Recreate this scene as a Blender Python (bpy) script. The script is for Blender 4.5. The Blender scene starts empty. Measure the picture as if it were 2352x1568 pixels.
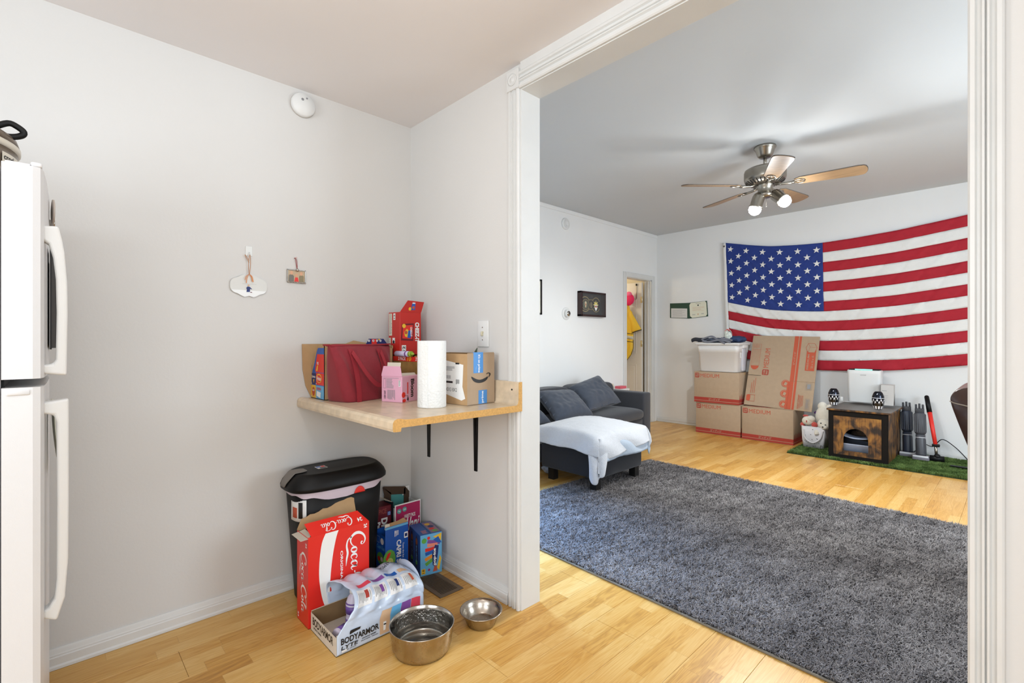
import bpy, bmesh, math, random
import numpy as np
from mathutils import Vector, Matrix, noise
random.seed(4)
PI = math.pi
S = bpy.context.scene
C = S.collection

# ------------------------------------------------------------------ camera, world, lights, exposure
cam_d = bpy.data.cameras.new('camera'); cam = bpy.data.objects.new('camera', cam_d); C.objects.link(cam)
cam_d.sensor_width = 36.0
cam_d.lens = 1112.0 / 2352.0 * 36.0
cam_d.shift_y = -2.0 / 2352.0
cam_d.clip_start = 0.02
cam.location = (0, 0, 1.18)
cam.rotation_euler = (PI / 2, 0, math.radians(46.36))
S.camera = cam

S.view_settings.view_transform = 'Standard'
S.view_settings.look = 'None'
S.view_settings.gamma = 1.0
S.view_settings.use_curve_mapping = False
S.view_settings.exposure = 0.0

W = bpy.data.worlds.new('world'); S.world = W; W.use_nodes = True
W.node_tree.nodes['Background'].inputs[0].default_value = (0.72, 0.85, 1.0, 1)
W.node_tree.nodes['Background'].inputs[1].default_value = 1.5

def light(name, kind, loc, energy, color, size=0.1, sy=None, target=None, spread=None):
    d = bpy.data.lights.new(name, kind); d.energy = energy; d.color = color
    if kind == 'AREA':
        d.shape = 'RECTANGLE'; d.size = size; d.size_y = sy or size
        if spread: d.spread = spread
    else:
        d.shadow_soft_size = size
    o = bpy.data.objects.new(name, d); C.objects.link(o); o.location = loc
    if target is not None:
        o.rotation_euler = (Vector(target) - Vector(loc)).to_track_quat('-Z', 'Y').to_euler()
    return o

light('kitchen_ceiling_lamp', 'POINT', (-0.86, 0.34, 2.18), 12.5, (0.95, 0.975, 1.0), 0.12)
light('kitchen_rear_fill', 'AREA', (-0.55, -2.42, 1.45), 52, (0.86, 0.94, 1.0), 1.6, 1.3, target=(-1.2, 1.5, 1.0))  # added fill from behind the camera, placed at an invented rear window
light('kitchen_side_fill', 'AREA', (1.62, -0.75, 1.35), 33, (0.86, 0.94, 1.0), 1.7, 1.4, target=(-2.4, 0.9, 0.9))  # second added fill, evens out the left wall; its window is invented
light('living_window_left_daylight', 'AREA', (-3.62, 2.25, 1.45), 26, (0.26, 0.52, 1.0), 0.5, 1.0, target=(-2.35, 2.12, 0.0), spread=0.9)
light('living_window_right_daylight', 'AREA', (1.62, 3.6, 1.5), 80, (0.76, 0.89, 1.0), 1.8, 1.4, target=(-2.5, 4.2, 1.6))
light('side_room_lamp', 'POINT', (-4.6, 5.7, 2.0), 14, (1.0, 0.88, 0.66), 0.1)

# ------------------------------------------------------------------ materials
def lin(c):
    return tuple(((v / 255.0) / 12.92 if v <= 10 else (((v / 255.0) + 0.055) / 1.055) ** 2.4) for v in c)
MATS = {}
def mat(name, rgb, rough=0.6, metal=0.0, spec=0.5, noise_amt=0.0, noise_scale=8.0, bump=0.0, bump_scale=60.0, emit=None, alpha=None, trans=0.0, coat=0.0, sheen=0.0, stretch=None, rough_var=0.0):
    if name in MATS: return MATS[name]
    m = bpy.data.materials.new(name); m.use_nodes = True
    nt = m.node_tree; b = nt.nodes['Principled BSDF']
    col = lin(rgb)
    b.inputs['Base Color'].default_value = (*col, 1)
    b.inputs['Roughness'].default_value = rough
    b.inputs['Metallic'].default_value = metal
    b.inputs['Specular IOR Level'].default_value = spec
    b.inputs['Transmission Weight'].default_value = trans
    b.inputs['Coat Weight'].default_value = coat
    b.inputs['Sheen Weight'].default_value = sheen
    if alpha is not None: b.inputs['Alpha'].default_value = alpha
    if emit:
        b.inputs['Emission Color'].default_value = (*lin(emit[0]), 1); b.inputs['Emission Strength'].default_value = emit[1]
    if noise_amt or bump or rough_var:
        tc = nt.nodes.new('ShaderNodeTexCoord'); mp = nt.nodes.new('ShaderNodeMapping')
        nt.links.new(tc.outputs['Object'], mp.inputs[0])
        if stretch: mp.inputs['Scale'].default_value = stretch
    if noise_amt:
        n = nt.nodes.new('ShaderNodeTexNoise'); n.inputs['Scale'].default_value = noise_scale; n.inputs['Detail'].default_value = 6
        nt.links.new(mp.outputs[0], n.inputs['Vector'])
        r = nt.nodes.new('ShaderNodeValToRGB')
        r.color_ramp.elements[0].position = 0.3; r.color_ramp.elements[1].position = 0.7
        r.color_ramp.elements[0].color = (*[v * (1 - noise_amt) for v in col], 1)
        r.color_ramp.elements[1].color = (*[min(1, v * (1 + noise_amt)) for v in col], 1)
        nt.links.new(n.outputs[0], r.inputs[0]); nt.links.new(r.outputs[0], b.inputs['Base Color'])
    if rough_var:
        n2 = nt.nodes.new('ShaderNodeTexNoise'); n2.inputs['Scale'].default_value = noise_scale; n2.inputs['Detail'].default_value = 5
        nt.links.new(mp.outputs[0], n2.inputs['Vector'])
        mr = nt.nodes.new('ShaderNodeMapRange'); mr.inputs[3].default_value = max(0, rough - rough_var); mr.inputs[4].default_value = rough + rough_var
        nt.links.new(n2.outputs[0], mr.inputs[0]); nt.links.new(mr.outputs[0], b.inputs['Roughness'])
    if bump:
        n = nt.nodes.new('ShaderNodeTexNoise'); n.inputs['Scale'].default_value = bump_scale; n.inputs['Detail'].default_value = 4
        nt.links.new(mp.outputs[0], n.inputs['Vector'])
        bp = nt.nodes.new('ShaderNodeBump'); bp.inputs['Strength'].default_value = bump; bp.inputs['Distance'].default_value = 0.004
        nt.links.new(n.outputs[0], bp.inputs['Height']); nt.links.new(bp.outputs[0], b.inputs['Normal'])
    MATS[name] = m
    return m

M_wall = mat('wall_paint', (214, 212, 209), 0.72, spec=0.3, noise_amt=0.018, noise_scale=1.3, bump=0.10, bump_scale=90)
M_wall2 = mat('living_wall_paint', (234, 234, 233), 0.72, spec=0.3, noise_amt=0.025, noise_scale=1.1, bump=0.10, bump_scale=90)
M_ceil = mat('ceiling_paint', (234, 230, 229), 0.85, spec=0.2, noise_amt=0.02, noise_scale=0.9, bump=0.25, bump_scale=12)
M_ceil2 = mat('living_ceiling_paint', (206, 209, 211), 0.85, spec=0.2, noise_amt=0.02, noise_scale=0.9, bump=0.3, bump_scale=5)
M_trim = mat('trim_gloss_white', (217, 217, 215), 0.35, noise_amt=0.02, noise_scale=9, bump=0.06, bump_scale=40)
M_white = mat('white_plastic', (226, 226, 224), 0.4)
M_appl = mat('appliance_white', (220, 220, 221), 0.32, bump=0.08, bump_scale=500)
M_black = mat('black_plastic', (9, 9, 10), 0.5, spec=0.3)
M_blackm = mat('black_metal', (24, 23, 22), 0.4, metal=0.4)
M_darkgap = mat('dark_gap', (14, 13, 12), 0.9)
M_card = mat('cardboard', (186, 152, 112), 0.85, spec=0.15, noise_amt=0.05, noise_scale=25, bump=0.06, bump_scale=150)
M_card2 = mat('kraft_cardboard', (178, 155, 130), 0.85, spec=0.15, noise_amt=0.03, noise_scale=25, bump=0.06, bump_scale=150)
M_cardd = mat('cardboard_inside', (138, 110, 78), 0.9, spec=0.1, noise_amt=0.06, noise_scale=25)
M_steel = mat('stainless_steel', (186, 180, 172), 0.2, metal=1.0, noise_scale=30, rough_var=0.1)
M_steelw = mat('worn_steel', (176, 166, 154), 0.27, metal=1.0, noise_amt=0.12, noise_scale=26, rough_var=0.12)
M_nickel = mat('brushed_nickel', (158, 152, 142), 0.3, metal=1.0)
M_glass = mat('clear_plastic', (235, 235, 240), 0.08, trans=0.0, alpha=0.35)

def ramp_set(r, stops):
    el = r.color_ramp.elements
    while len(el) > 2: el.remove(el[-1])
    el[0].position = stops[0][0]; el[0].color = (*lin(stops[0][1]), 1)
    el[1].position = stops[-1][0]; el[1].color = (*lin(stops[-1][1]), 1)
    for p, c in stops[1:-1]:
        e = el.new(p); e.color = (*lin(c), 1)

def floor_material():
    m = bpy.data.materials.new('laminate_oak_print'); m.use_nodes = True; nt = m.node_tree; N = nt.nodes; L = nt.links
    b = N['Principled BSDF']; b.inputs['Roughness'].default_value = 0.3; b.inputs['Specular IOR Level'].default_value = 0.45
    g = N.new('ShaderNodeNewGeometry'); sep = N.new('ShaderNodeSeparateXYZ'); L.new(g.outputs['Position'], sep.inputs[0])
    def mth(op, a, b_=None, c=None):
        n = N.new('ShaderNodeMath'); n.operation = op
        for i, v in enumerate((a, b_, c)):
            if v is None: continue
            if isinstance(v, (int, float)): n.inputs[i].default_value = v
            else: L.new(v, n.inputs[i])
        return n.outputs[0]
    sx = mth('DIVIDE', mth('ADD', sep.outputs['X'], 20.0), 0.0645)
    si = mth('FLOOR', sx)
    wn = N.new('ShaderNodeTexWhiteNoise'); wn.noise_dimensions = '1D'; L.new(si, wn.inputs['W'])
    sy = mth('ADD', mth('DIVIDE', mth('ADD', sep.outputs['Y'], 20.0), 0.41), mth('MULTIPLY', wn.outputs['Value'], 7.3))
    bi = mth('FLOOR', sy)
    cmb = N.new('ShaderNodeCombineXYZ'); L.new(si, cmb.inputs[0]); L.new(bi, cmb.inputs[1])
    wn2 = N.new('ShaderNodeTexWhiteNoise'); wn2.noise_dimensions = '2D'; L.new(cmb.outputs[0], wn2.inputs['Vector'])
    # grain coordinates, shifted per block
    off = N.new('ShaderNodeVectorMath'); off.operation = 'MULTIPLY_ADD'
    L.new(wn2.outputs['Color'], off.inputs[0]); off.inputs[1].default_value = (9, 9, 9); L.new(g.outputs['Position'], off.inputs[2])
    mp = N.new('ShaderNodeMapping'); mp.inputs['Scale'].default_value = (22, 1.9, 1); L.new(off.outputs[0], mp.inputs[0])
    n1 = N.new('ShaderNodeTexNoise'); n1.inputs['Scale'].default_value = 1.0; n1.inputs['Detail'].default_value = 3; n1.inputs['Distortion'].default_value = 0.8
    L.new(mp.outputs[0], n1.inputs['Vector'])
    rings = mth('FRACT', mth('MULTIPLY', n1.outputs[0], 9.0))
    rings = mth('ABSOLUTE', mth('SUBTRACT', rings, 0.5))
    mp2 = N.new('ShaderNodeMapping'); mp2.inputs['Scale'].default_value = (420, 9, 1); L.new(off.outputs[0], mp2.inputs[0])
    n2 = N.new('ShaderNodeTexNoise'); n2.inputs['Scale'].default_value = 1.0; n2.inputs['Detail'].default_value = 2; L.new(mp2.outputs[0], n2.inputs['Vector'])
    v = mth('ADD', mth('MULTIPLY', rings, 0.55), mth('MULTIPLY', n2.outputs[0], 0.45))
    v = mth('ADD', mth('MULTIPLY', v, 0.75), mth('MULTIPLY', wn2.outputs['Value'], 0.42))
    r = N.new('ShaderNodeValToRGB'); L.new(v, r.inputs[0])
    ramp_set(r, [(0.12, (166, 114, 44)), (0.38, (202, 150, 70)), (0.62, (213, 168, 95)), (0.95, (226, 190, 124))])
    # thin printed joints between strips and blocks
    fx = mth('FRACT', sx); fy = mth('FRACT', sy)
    jx = mth('LESS_THAN', mth('MINIMUM', fx, mth('SUBTRACT', 1.0, fx)), 0.012)
    jy = mth('LESS_THAN', mth('MINIMUM', fy, mth('SUBTRACT', 1.0, fy)), 0.0025)
    j = mth('MAXIMUM', jx, jy)
    mx = N.new('ShaderNodeMix'); mx.data_type = 'RGBA'; L.new(mth('MULTIPLY', j, 0.18), mx.inputs[0]); L.new(r.outputs[0], mx.inputs[6]); mx.inputs[7].default_value = (*lin((120, 80, 40)), 1)
    L.new(mx.outputs[2], b.inputs['Base Color'])
    bp = N.new('ShaderNodeBump'); bp.inputs['Strength'].default_value = 0.04; bp.inputs['Distance'].default_value = 0.002
    L.new(n2.outputs[0], bp.inputs['Height']); L.new(bp.outputs[0], b.inputs['Normal'])
    return m
M_floor = floor_material()

def rustic_wood():
    m = bpy.data.materials.new('rustic_burnt_wood'); m.use_nodes = True; nt = m.node_tree; N = nt.nodes; L = nt.links
    b = N['Principled BSDF']; b.inputs['Roughness'].default_value = 0.5
    tc = N.new('ShaderNodeTexCoord'); mp = N.new('ShaderNodeMapping'); mp.inputs['Scale'].default_value = (6, 6, 4); L.new(tc.outputs['Object'], mp.inputs[0])
    n1 = N.new('ShaderNodeTexNoise'); n1.inputs['Scale'].default_value = 2.2; n1.inputs['Detail'].default_value = 6; n1.inputs['Distortion'].default_value = 0.6; L.new(mp.outputs[0], n1.inputs['Vector'])
    mp2 = N.new('ShaderNodeMapping'); mp2.inputs['Scale'].default_value = (60, 60, 4); L.new(tc.outputs['Object'], mp2.inputs[0])
    n2 = N.new('ShaderNodeTexNoise'); n2.inputs['Scale'].default_value = 2.0; L.new(mp2.outputs[0], n2.inputs['Vector'])
    a = N.new('ShaderNodeMath'); a.operation = 'MULTIPLY_ADD'; L.new(n2.outputs[0], a.inputs[0]); a.inputs[1].default_value = 0.25; L.new(n1.outputs[0], a.inputs[2])
    r = N.new('ShaderNodeValToRGB'); L.new(a.outputs[0], r.inputs[0])
    ramp_set(r, [(0.50, (30, 20, 14)), (0.60, (78, 50, 24)), (0.70, (122, 82, 34)), (0.84, (150, 106, 46))])
    L.new(r.outputs[0], b.inputs['Base Color'])
    return m
M_rustic = rustic_wood()
def attr_mat(name, stops, rough=0.9, sheen=0.0):
    m = bpy.data.materials.new(name); m.use_nodes = True; nt = m.node_tree; N = nt.nodes; L = nt.links
    b = N['Principled BSDF']; b.inputs['Roughness'].default_value = rough; b.inputs['Specular IOR Level'].default_value = 0.2
    a = N.new('ShaderNodeAttribute'); a.attribute_name = 'shade'
    r = N.new('ShaderNodeValToRGB'); L.new(a.outputs['Fac'], r.inputs[0]); ramp_set(r, stops)
    L.new(r.outputs[0], b.inputs['Base Color'])
    return m
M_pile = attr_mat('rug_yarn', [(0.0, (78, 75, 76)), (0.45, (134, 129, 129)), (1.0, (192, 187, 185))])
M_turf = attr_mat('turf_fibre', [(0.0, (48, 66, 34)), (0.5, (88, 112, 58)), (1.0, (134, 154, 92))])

# ------------------------------------------------------------------ mesh helpers
class MB:
    def __init__(s): s.bm = bmesh.new(); s.mats = []; s.cur = 0; s.smooth = False
    def m(s, material):
        if material not in s.mats: s.mats.append(material)
        s.cur = s.mats.index(material); return s
    def _new(s, faces, smooth=None):
        for f in faces:
            f.material_index = s.cur; f.smooth = s.smooth if smooth is None else smooth
    def raw(s, verts, faces, M=None, smooth=None):
        vs = [s.bm.verts.new(M @ Vector(v) if M else v) for v in verts]
        out = []
        for f in faces:
            try: out.append(s.bm.faces.new([vs[i] for i in f]))
            except ValueError: pass
        s._new(out, smooth); return s
    def box(s, x0, x1, y0, y1, z0, z1, M=None, bev=0.0, seg=2):
        x0, x1 = min(x0, x1), max(x0, x1); y0, y1 = min(y0, y1), max(y0, y1); z0, z1 = min(z0, z1), max(z0, z1)
        v = [(x0, y0, z0), (x1, y0, z0), (x1, y1, z0), (x0, y1, z0), (x0, y0, z1), (x1, y0, z1), (x1, y1, z1), (x0, y1, z1)]
        f = [(0, 3, 2, 1), (4, 5, 6, 7), (0, 1, 5, 4), (1, 2, 6, 5), (2, 3, 7, 6), (3, 0, 4, 7)]
        if bev <= 0: return s.raw(v, f, M, False)
        t = bmesh.new(); vs = [t.verts.new(p) for p in v]
        for q in f: t.faces.new([vs[i] for i in q])
        bmesh.ops.bevel(t, geom=t.edges[:], offset=bev, segments=seg, profile=0.5, affect='EDGES')
        t.verts.index_update()
        s.raw([p.co.copy() for p in t.verts], [[q.index for q in g.verts] for g in t.faces], M, seg > 1)
        t.free(); return s
    def prism(s, poly, d0, d1, M=None, smooth=False):
        # polygon in local XY, extruded along local Z from d0 to d1
        n = len(poly)
        v = [(p[0], p[1], d0) for p in poly] + [(p[0], p[1], d1) for p in poly]
        f = [list(range(n))[::-1], list(range(n, 2 * n))] + [(i, (i + 1) % n, n + (i + 1) % n, n + i) for i in range(n)]
        return s.raw(v, f, M, smooth)
    def lathe(s, prof, n=32, M=None, smooth=True, sx=1.0, sy=1.0, caps=True):
        v = []; f = []
        for (r, z) in prof:
            for k in range(n):
                a = 2 * PI * k / n; v.append((r * math.cos(a) * sx, r * math.sin(a) * sy, z))
        for i in range(len(prof) - 1):
            for k in range(n):
                a, b = i * n + k, i * n + (k + 1) % n
                f.append((a, b, b + n, a + n))
        if caps and prof[0][0] > 1e-6: f.append(list(range(n))[::-1])
        if caps and prof[-1][0] > 1e-6: f.append([(len(prof) - 1) * n + k for k in range(n)])
        s.raw(v, f, M, smooth)
        return s
    def cyl(s, p0, p1, r0, r1=None, n=16, M=None, smooth=True):
        r1 = r0 if r1 is None else r1
        p0 = Vector(p0); p1 = Vector(p1); d = p1 - p0
        T = Matrix.Translation(p0) @ d.to_track_quat('Z', 'Y').to_matrix().to_4x4()
        if M: T = M @ T
        return s.lathe([(r0, 0), (r1, d.length)], n, T, smooth)
    def tube(s, pts, r, n=8, M=None, closed=False, flat=1.0):
        pts = [Vector(p) for p in pts]; rings = []
        up = Vector((0, 0, 1)); v = []; f = []
        rr = r if isinstance(r, (list, tuple)) else [r] * len(pts)
        prev = None
        for i, p in enumerate(pts):
            a = pts[i - 1] if (i > 0 or closed) else p; b = pts[(i + 1) % len(pts)] if (i < len(pts) - 1 or closed) else p
            t = (b - a).normalized()
            if prev is None:
                x = t.orthogonal().normalized()
            else:
                x = (prev - t * prev.dot(t)).normalized()
            prev = x; y = t.cross(x)
            for k in range(n):
                q = 2 * PI * k / n
                v.append(p + x * math.cos(q) * rr[i] + y * math.sin(q) * rr[i] * flat)
        m = len(pts)
        for i in range(m if closed else m - 1):
            for k in range(n):
                a = i * n + k; b = i * n + (k + 1) % n; c = ((i + 1) % m) * n + (k + 1) % n; d = ((i + 1) % m) * n + k
                f.append((a, b, c, d))
        if not closed:
            f.append(list(range(n))[::-1]); f.append([(m - 1) * n + k for k in range(n)])
        return s.raw(v, f, M, True)
    def strap(s, pts, w, th, wdir, M=None):
        # flat band along pts, width along wdir
        pts = [Vector(p) for p in pts]; wd = Vector(wdir).normalized(); v = []; f = []
        for i, p in enumerate(pts):
            t = (pts[min(i + 1, len(pts) - 1)] - pts[max(i - 1, 0)]).normalized(); nn = t.cross(wd).normalized()
            for a, b in ((-1, -1), (1, -1), (1, 1), (-1, 1)): v.append(p + wd * a * w / 2 + nn * b * th / 2)
        for i in range(len(pts) - 1):
            for k in range(4): f.append((i * 4 + k, i * 4 + (k + 1) % 4, i * 4 + 4 + (k + 1) % 4, i * 4 + 4 + k))
        f.append((0, 1, 2, 3)); e = (len(pts) - 1) * 4; f.append((e + 3, e + 2, e + 1, e))
        return s.raw(v, f, M, False)
    def grid(s, fn, nu, nv, M=None, smooth=True, closeu=False):
        v = [fn(i / nu, j / nv) for j in range(nv + 1) for i in range(nu + 1)]
        f = [(j * (nu + 1) + i, j * (nu + 1) + i + 1, (j + 1) * (nu + 1) + i + 1, (j + 1) * (nu + 1) + i) for j in range(nv) for i in range(nu)]
        return s.raw(v, f, M, smooth)
    def sheet(s, fn, nu, nv, th, M=None, smooth=True):
        # closed cloth: grid surface with thickness
        P = [[Vector(fn(i / nu, j / nv)) for i in range(nu + 1)] for j in range(nv + 1)]
        def nrm(i, j):
            a = P[j][min(i + 1, nu)] - P[j][max(i - 1, 0)]; b = P[min(j + 1, nv)][i] - P[max(j - 1, 0)][i]
            c = a.cross(b); return c.normalized() if c.length > 1e-9 else Vector((0, 0, 1))
        v = [P[j][i] + nrm(i, j) * th / 2 for j in range(nv + 1) for i in range(nu + 1)]
        v += [P[j][i] - nrm(i, j) * th / 2 for j in range(nv + 1) for i in range(nu + 1)]
        o = (nu + 1) * (nv + 1); f = []
        id_ = lambda i, j: j * (nu + 1) + i
        for j in range(nv):
            for i in range(nu):
                q = (id_(i, j), id_(i + 1, j), id_(i + 1, j + 1), id_(i, j + 1)); f.append(q); f.append(tuple(o + k for k in q[::-1]))
        for i in range(nu):
            f.append((id_(i + 1, 0), id_(i, 0), o + id_(i, 0), o + id_(i + 1, 0))); f.append((id_(i, nv), id_(i + 1, nv), o + id_(i + 1, nv), o + id_(i, nv)))
        for j in range(nv):
            f.append((id_(0, j), id_(0, j + 1), o + id_(0, j + 1), o + id_(0, j))); f.append((id_(nu, j + 1), id_(nu, j), o + id_(nu, j), o + id_(nu, j + 1)))
        return s.raw(v, f, M, smooth)
    def ball(s, c, rx, ry=None, rz=None, n=20, m=12, M=None):
        ry = rx if ry is None else ry; rz = rx if rz is None else rz
        T = Matrix.Translation(c) @ Matrix.Diagonal((rx, ry, rz, 1))
        if M: T = M @ T
        return s.lathe([(math.sin(PI * i / m), -math.cos(PI * i / m)) for i in range(m + 1)], n, T)
    def done(s, name, parent=None, mats=None, recalc=True):
        if recalc:
            bmesh.ops.remove_doubles(s.bm, verts=s.bm.verts[:], dist=1e-6)
            bmesh.ops.recalc_face_normals(s.bm, faces=s.bm.faces[:])
        me = bpy.data.meshes.new(name); s.bm.to_mesh(me); s.bm.free()
        for x in s.mats: me.materials.append(x)
        o = bpy.data.objects.new(name, me); C.objects.link(o)
        if parent: o.parent = parent
        return o

def new(material): return MB().m(material)
def tag(o, label, cat, group=None, kind=None):
    if label: o['label'] = label
    if cat: o['category'] = cat
    if group: o['group'] = group
    if kind: o['kind'] = kind
    return o
def thing(name, label, cat, loc=(0, 0, 0), rz=0.0, group=None):
    o = bpy.data.objects.new(name, None); C.objects.link(o); o.empty_display_size = 0.1
    o.location = loc; o.rotation_euler = (0, 0, rz); return tag(o, label, cat, group)
def struct(o): o['kind'] = 'structure'; return o
def dup(root, loc, rz=None, label=None):
    r = root.copy(); C.objects.link(r); r.location = loc
    if rz is not None: r.rotation_euler = (0, 0, rz)
    if label: r['label'] = label
    for ch in list(root.children):
        c = ch.copy(); C.objects.link(c); c.parent = r
        for g in ch.children:
            d = g.copy(); C.objects.link(d); d.parent = c
    return r
def frame(o, u, v):
    # local XY -> 3D plane with axes u, v and normal u x v
    u = Vector(u).normalized(); v = Vector(v).normalized(); n = u.cross(v); o = Vector(o)
    return Matrix(((u.x, v.x, n.x, o.x), (u.y, v.y, n.y, o.y), (u.z, v.z, n.z, o.z), (0, 0, 0, 1)))

TXT = {}
def text_shape(st, bold, shear):
    k = (st, bold, shear)
    if k not in TXT:
        cu = bpy.data.curves.new('t', 'FONT'); cu.body = st; cu.size = 1; cu.offset = bold; cu.shear = shear; cu.resolution_u = 3
        ob = bpy.data.objects.new('t', cu); C.objects.link(ob)
        dg = bpy.context.evaluated_depsgraph_get(); me = bpy.data.meshes.new_from_object(ob.evaluated_get(dg))
        vs = [(v.co.x, v.co.y) for v in me.vertices]; fs = [tuple(p.vertices) for p in me.polygons]
        bpy.data.objects.remove(ob); bpy.data.meshes.remove(me); bpy.data.curves.remove(cu)
        TXT[k] = (vs, fs)
    return TXT[k]

def smooth_path(pts, k=6):
    out = []; n = len(pts)
    for i in range(n - 1):
        p0 = pts[max(i - 1, 0)]; p1 = pts[i]; p2 = pts[i + 1]; p3 = pts[min(i + 2, n - 1)]
        for j in range(k):
            t = j / k
            out.append(tuple(0.5 * ((2 * b) + (-a + c) * t + (2 * a - 5 * b + 4 * c - d) * t * t + (-a + 3 * b - 3 * c + d) * t ** 3) for a, b, c, d in zip(p0, p1, p2, p3)))
    out.append(tuple(pts[-1])); return out

class Print:
    """flat printing on a face: frame = origin, u, v; every call lies a hair above the last"""
    def __init__(s, o, u, v, lift=0.0004):
        s.F = frame(o, u, v); s.z = lift; s.mb = MB()
    def _add(s, vs, fs, material):
        s.mb.m(material); s.mb.raw([(x, y, s.z) for x, y in vs], fs, s.F, False); s.z += 0.00012; return s
    def rect(s, x0, y0, x1, y1, m): return s._add([(x0, y0), (x1, y0), (x1, y1), (x0, y1)], [(0, 1, 2, 3)], m)
    def poly(s, pts, m): return s._add(pts, [tuple(range(len(pts)))], m)
    def rrect(s, x0, y0, x1, y1, r, m):
        p = []
        for cx, cy, a0 in ((x1 - r, y1 - r, 0), (x0 + r, y1 - r, 90), (x0 + r, y0 + r, 180), (x1 - r, y0 + r, 270)):
            for k in range(5): a = math.radians(a0 + 22.5 * k); p.append((cx + r * math.cos(a), cy + r * math.sin(a)))
        return s.poly(p, m)
    def disc(s, x, y, r, m, ry=None, n=20):
        ry = ry or r; return s.poly([(x + r * math.cos(2 * PI * k / n), y + ry * math.sin(2 * PI * k / n)) for k in range(n)], m)
    def ring(s, pts, w, m, closed=True):
        n = len(pts); q = pts + [pts[0]] if closed else pts
        for a, b in zip(q[:-1], q[1:]):
            dx, dy = b[0] - a[0], b[1] - a[1]; l = math.hypot(dx, dy) or 1; nx, ny = -dy / l * w / 2, dx / l * w / 2
            s._add([(a[0] + nx, a[1] + ny), (a[0] - nx, a[1] - ny), (b[0] - nx, b[1] - ny), (b[0] + nx, b[1] + ny)], [(0, 1, 2, 3)], m); s.z -= 0.00012
        s.z += 0.00012; return s
    def frame_(s, x0, y0, x1, y1, w, m): return s.ring([(x0, y0), (x1, y0), (x1, y1), (x0, y1)], w, m)
    def _fit(s, vs, x0, y0, x1, y1, rot):
        c = {0: (1, 0, 0, 1), 90: (0, -1, 1, 0), -90: (0, 1, -1, 0), 180: (-1, 0, 0, -1)}[rot]
        v = [(c[0] * a + c[1] * b, c[2] * a + c[3] * b) for a, b in vs]
        ax = min(p[0] for p in v); bx = max(p[0] for p in v); ay = min(p[1] for p in v); by = max(p[1] for p in v)
        return [(x0 + (p[0] - ax) / (bx - ax) * (x1 - x0), y0 + (p[1] - ay) / (by - ay) * (y1 - y0)) for p in v]
    def text(s, st, x0, y0, x1, y1, m, rot=0, bold=0.012, shear=0.0):
        vs, fs = text_shape(st, bold, shear); return s._add(s._fit(vs, x0, y0, x1, y1, rot), fs, m)
    def strokes(s, st, x0, y0, x1, y1, m, rot=0):
        vs = []; fs = []
        for pts in st:
            p = smooth_path(pts, 6); b0 = len(vs)
            for i, q in enumerate(p):
                a = p[max(i - 1, 0)]; b = p[min(i + 1, len(p) - 1)]; dx, dy = b[0] - a[0], b[1] - a[1]; l = math.hypot(dx, dy) or 1
                vs += [(q[0] - dy / l * q[2] / 2, q[1] + dx / l * q[2] / 2), (q[0] + dy / l * q[2] / 2, q[1] - dx / l * q[2] / 2)]
            fs += [(b0 + 2 * i, b0 + 2 * i + 1, b0 + 2 * i + 3, b0 + 2 * i + 2) for i in range(len(p) - 1)]
        return s._add(s._fit(vs, x0, y0, x1, y1, rot), fs, m)
    def lines(s, x0, y0, x1, y1, n, m, fill=0.45, seed=0, vert=False):
        rnd = random.Random(seed)
        for k in range(n):
            a = k / n; t = (1 / n) * fill
            w = 0.7 + 0.3 * rnd.random()
            if vert: s._add([(x0 + (x1 - x0) * a, y1 - (y1 - y0) * w), (x0 + (x1 - x0) * (a + t), y1 - (y1 - y0) * w), (x0 + (x1 - x0) * (a + t), y1), (x0 + (x1 - x0) * a, y1)], [(0, 1, 2, 3)], m)
            else: s._add([(x0, y1 - (y1 - y0) * (a + t)), (x0 + (x1 - x0) * w, y1 - (y1 - y0) * (a + t)), (x0 + (x1 - x0) * w, y1 - (y1 - y0) * a), (x0, y1 - (y1 - y0) * a)], [(0, 1, 2, 3)], m)
            s.z -= 0.00012
        s.z += 0.00012; return s
    def done(s, name, parent):
        return s.mb.done(name, parent, recalc=False)

I_red = mat('ink_red', (226, 48, 38), 0.45); I_white = mat('ink_white', (240, 240, 238), 0.5); I_black = mat('ink_black', (26, 25, 26), 0.5)
I_grey = mat('ink_grey', (140, 140, 142), 0.5); I_orange = mat('ink_orange_red', (194, 94, 70), 0.8, spec=0.15); I_dkred = mat('ink_brick_red', (168, 66, 56), 0.8, spec=0.15)
I_blue = mat('ink_blue', (28, 92, 178), 0.4); I_sky = mat('ink_sky_blue', (104, 176, 220), 0.45); I_yellow = mat('ink_yellow', (238, 190, 52), 0.45)
I_green = mat('ink_green', (96, 168, 72), 0.45); I_purple = mat('ink_purple', (128, 76, 152), 0.45); I_pink = mat('ink_pink', (224, 172, 196), 0.5)
I_tan = mat('ink_tan', (214, 178, 142), 0.5); I_navy = mat('ink_navy', (28, 48, 110), 0.45); I_teal = mat('ink_teal', (84, 160, 158), 0.5)
I_hot = mat('ink_magenta', (172, 34, 92), 0.45); I_maroon = mat('ink_maroon', (106, 20, 36), 0.45); I_tape = mat('tape_blue', (72, 142, 210), 0.3)
I_cream = mat('ink_cream', (228, 226, 206), 0.6); I_dkgreen = mat('ink_dark_green', (30, 66, 50), 0.5)

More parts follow.
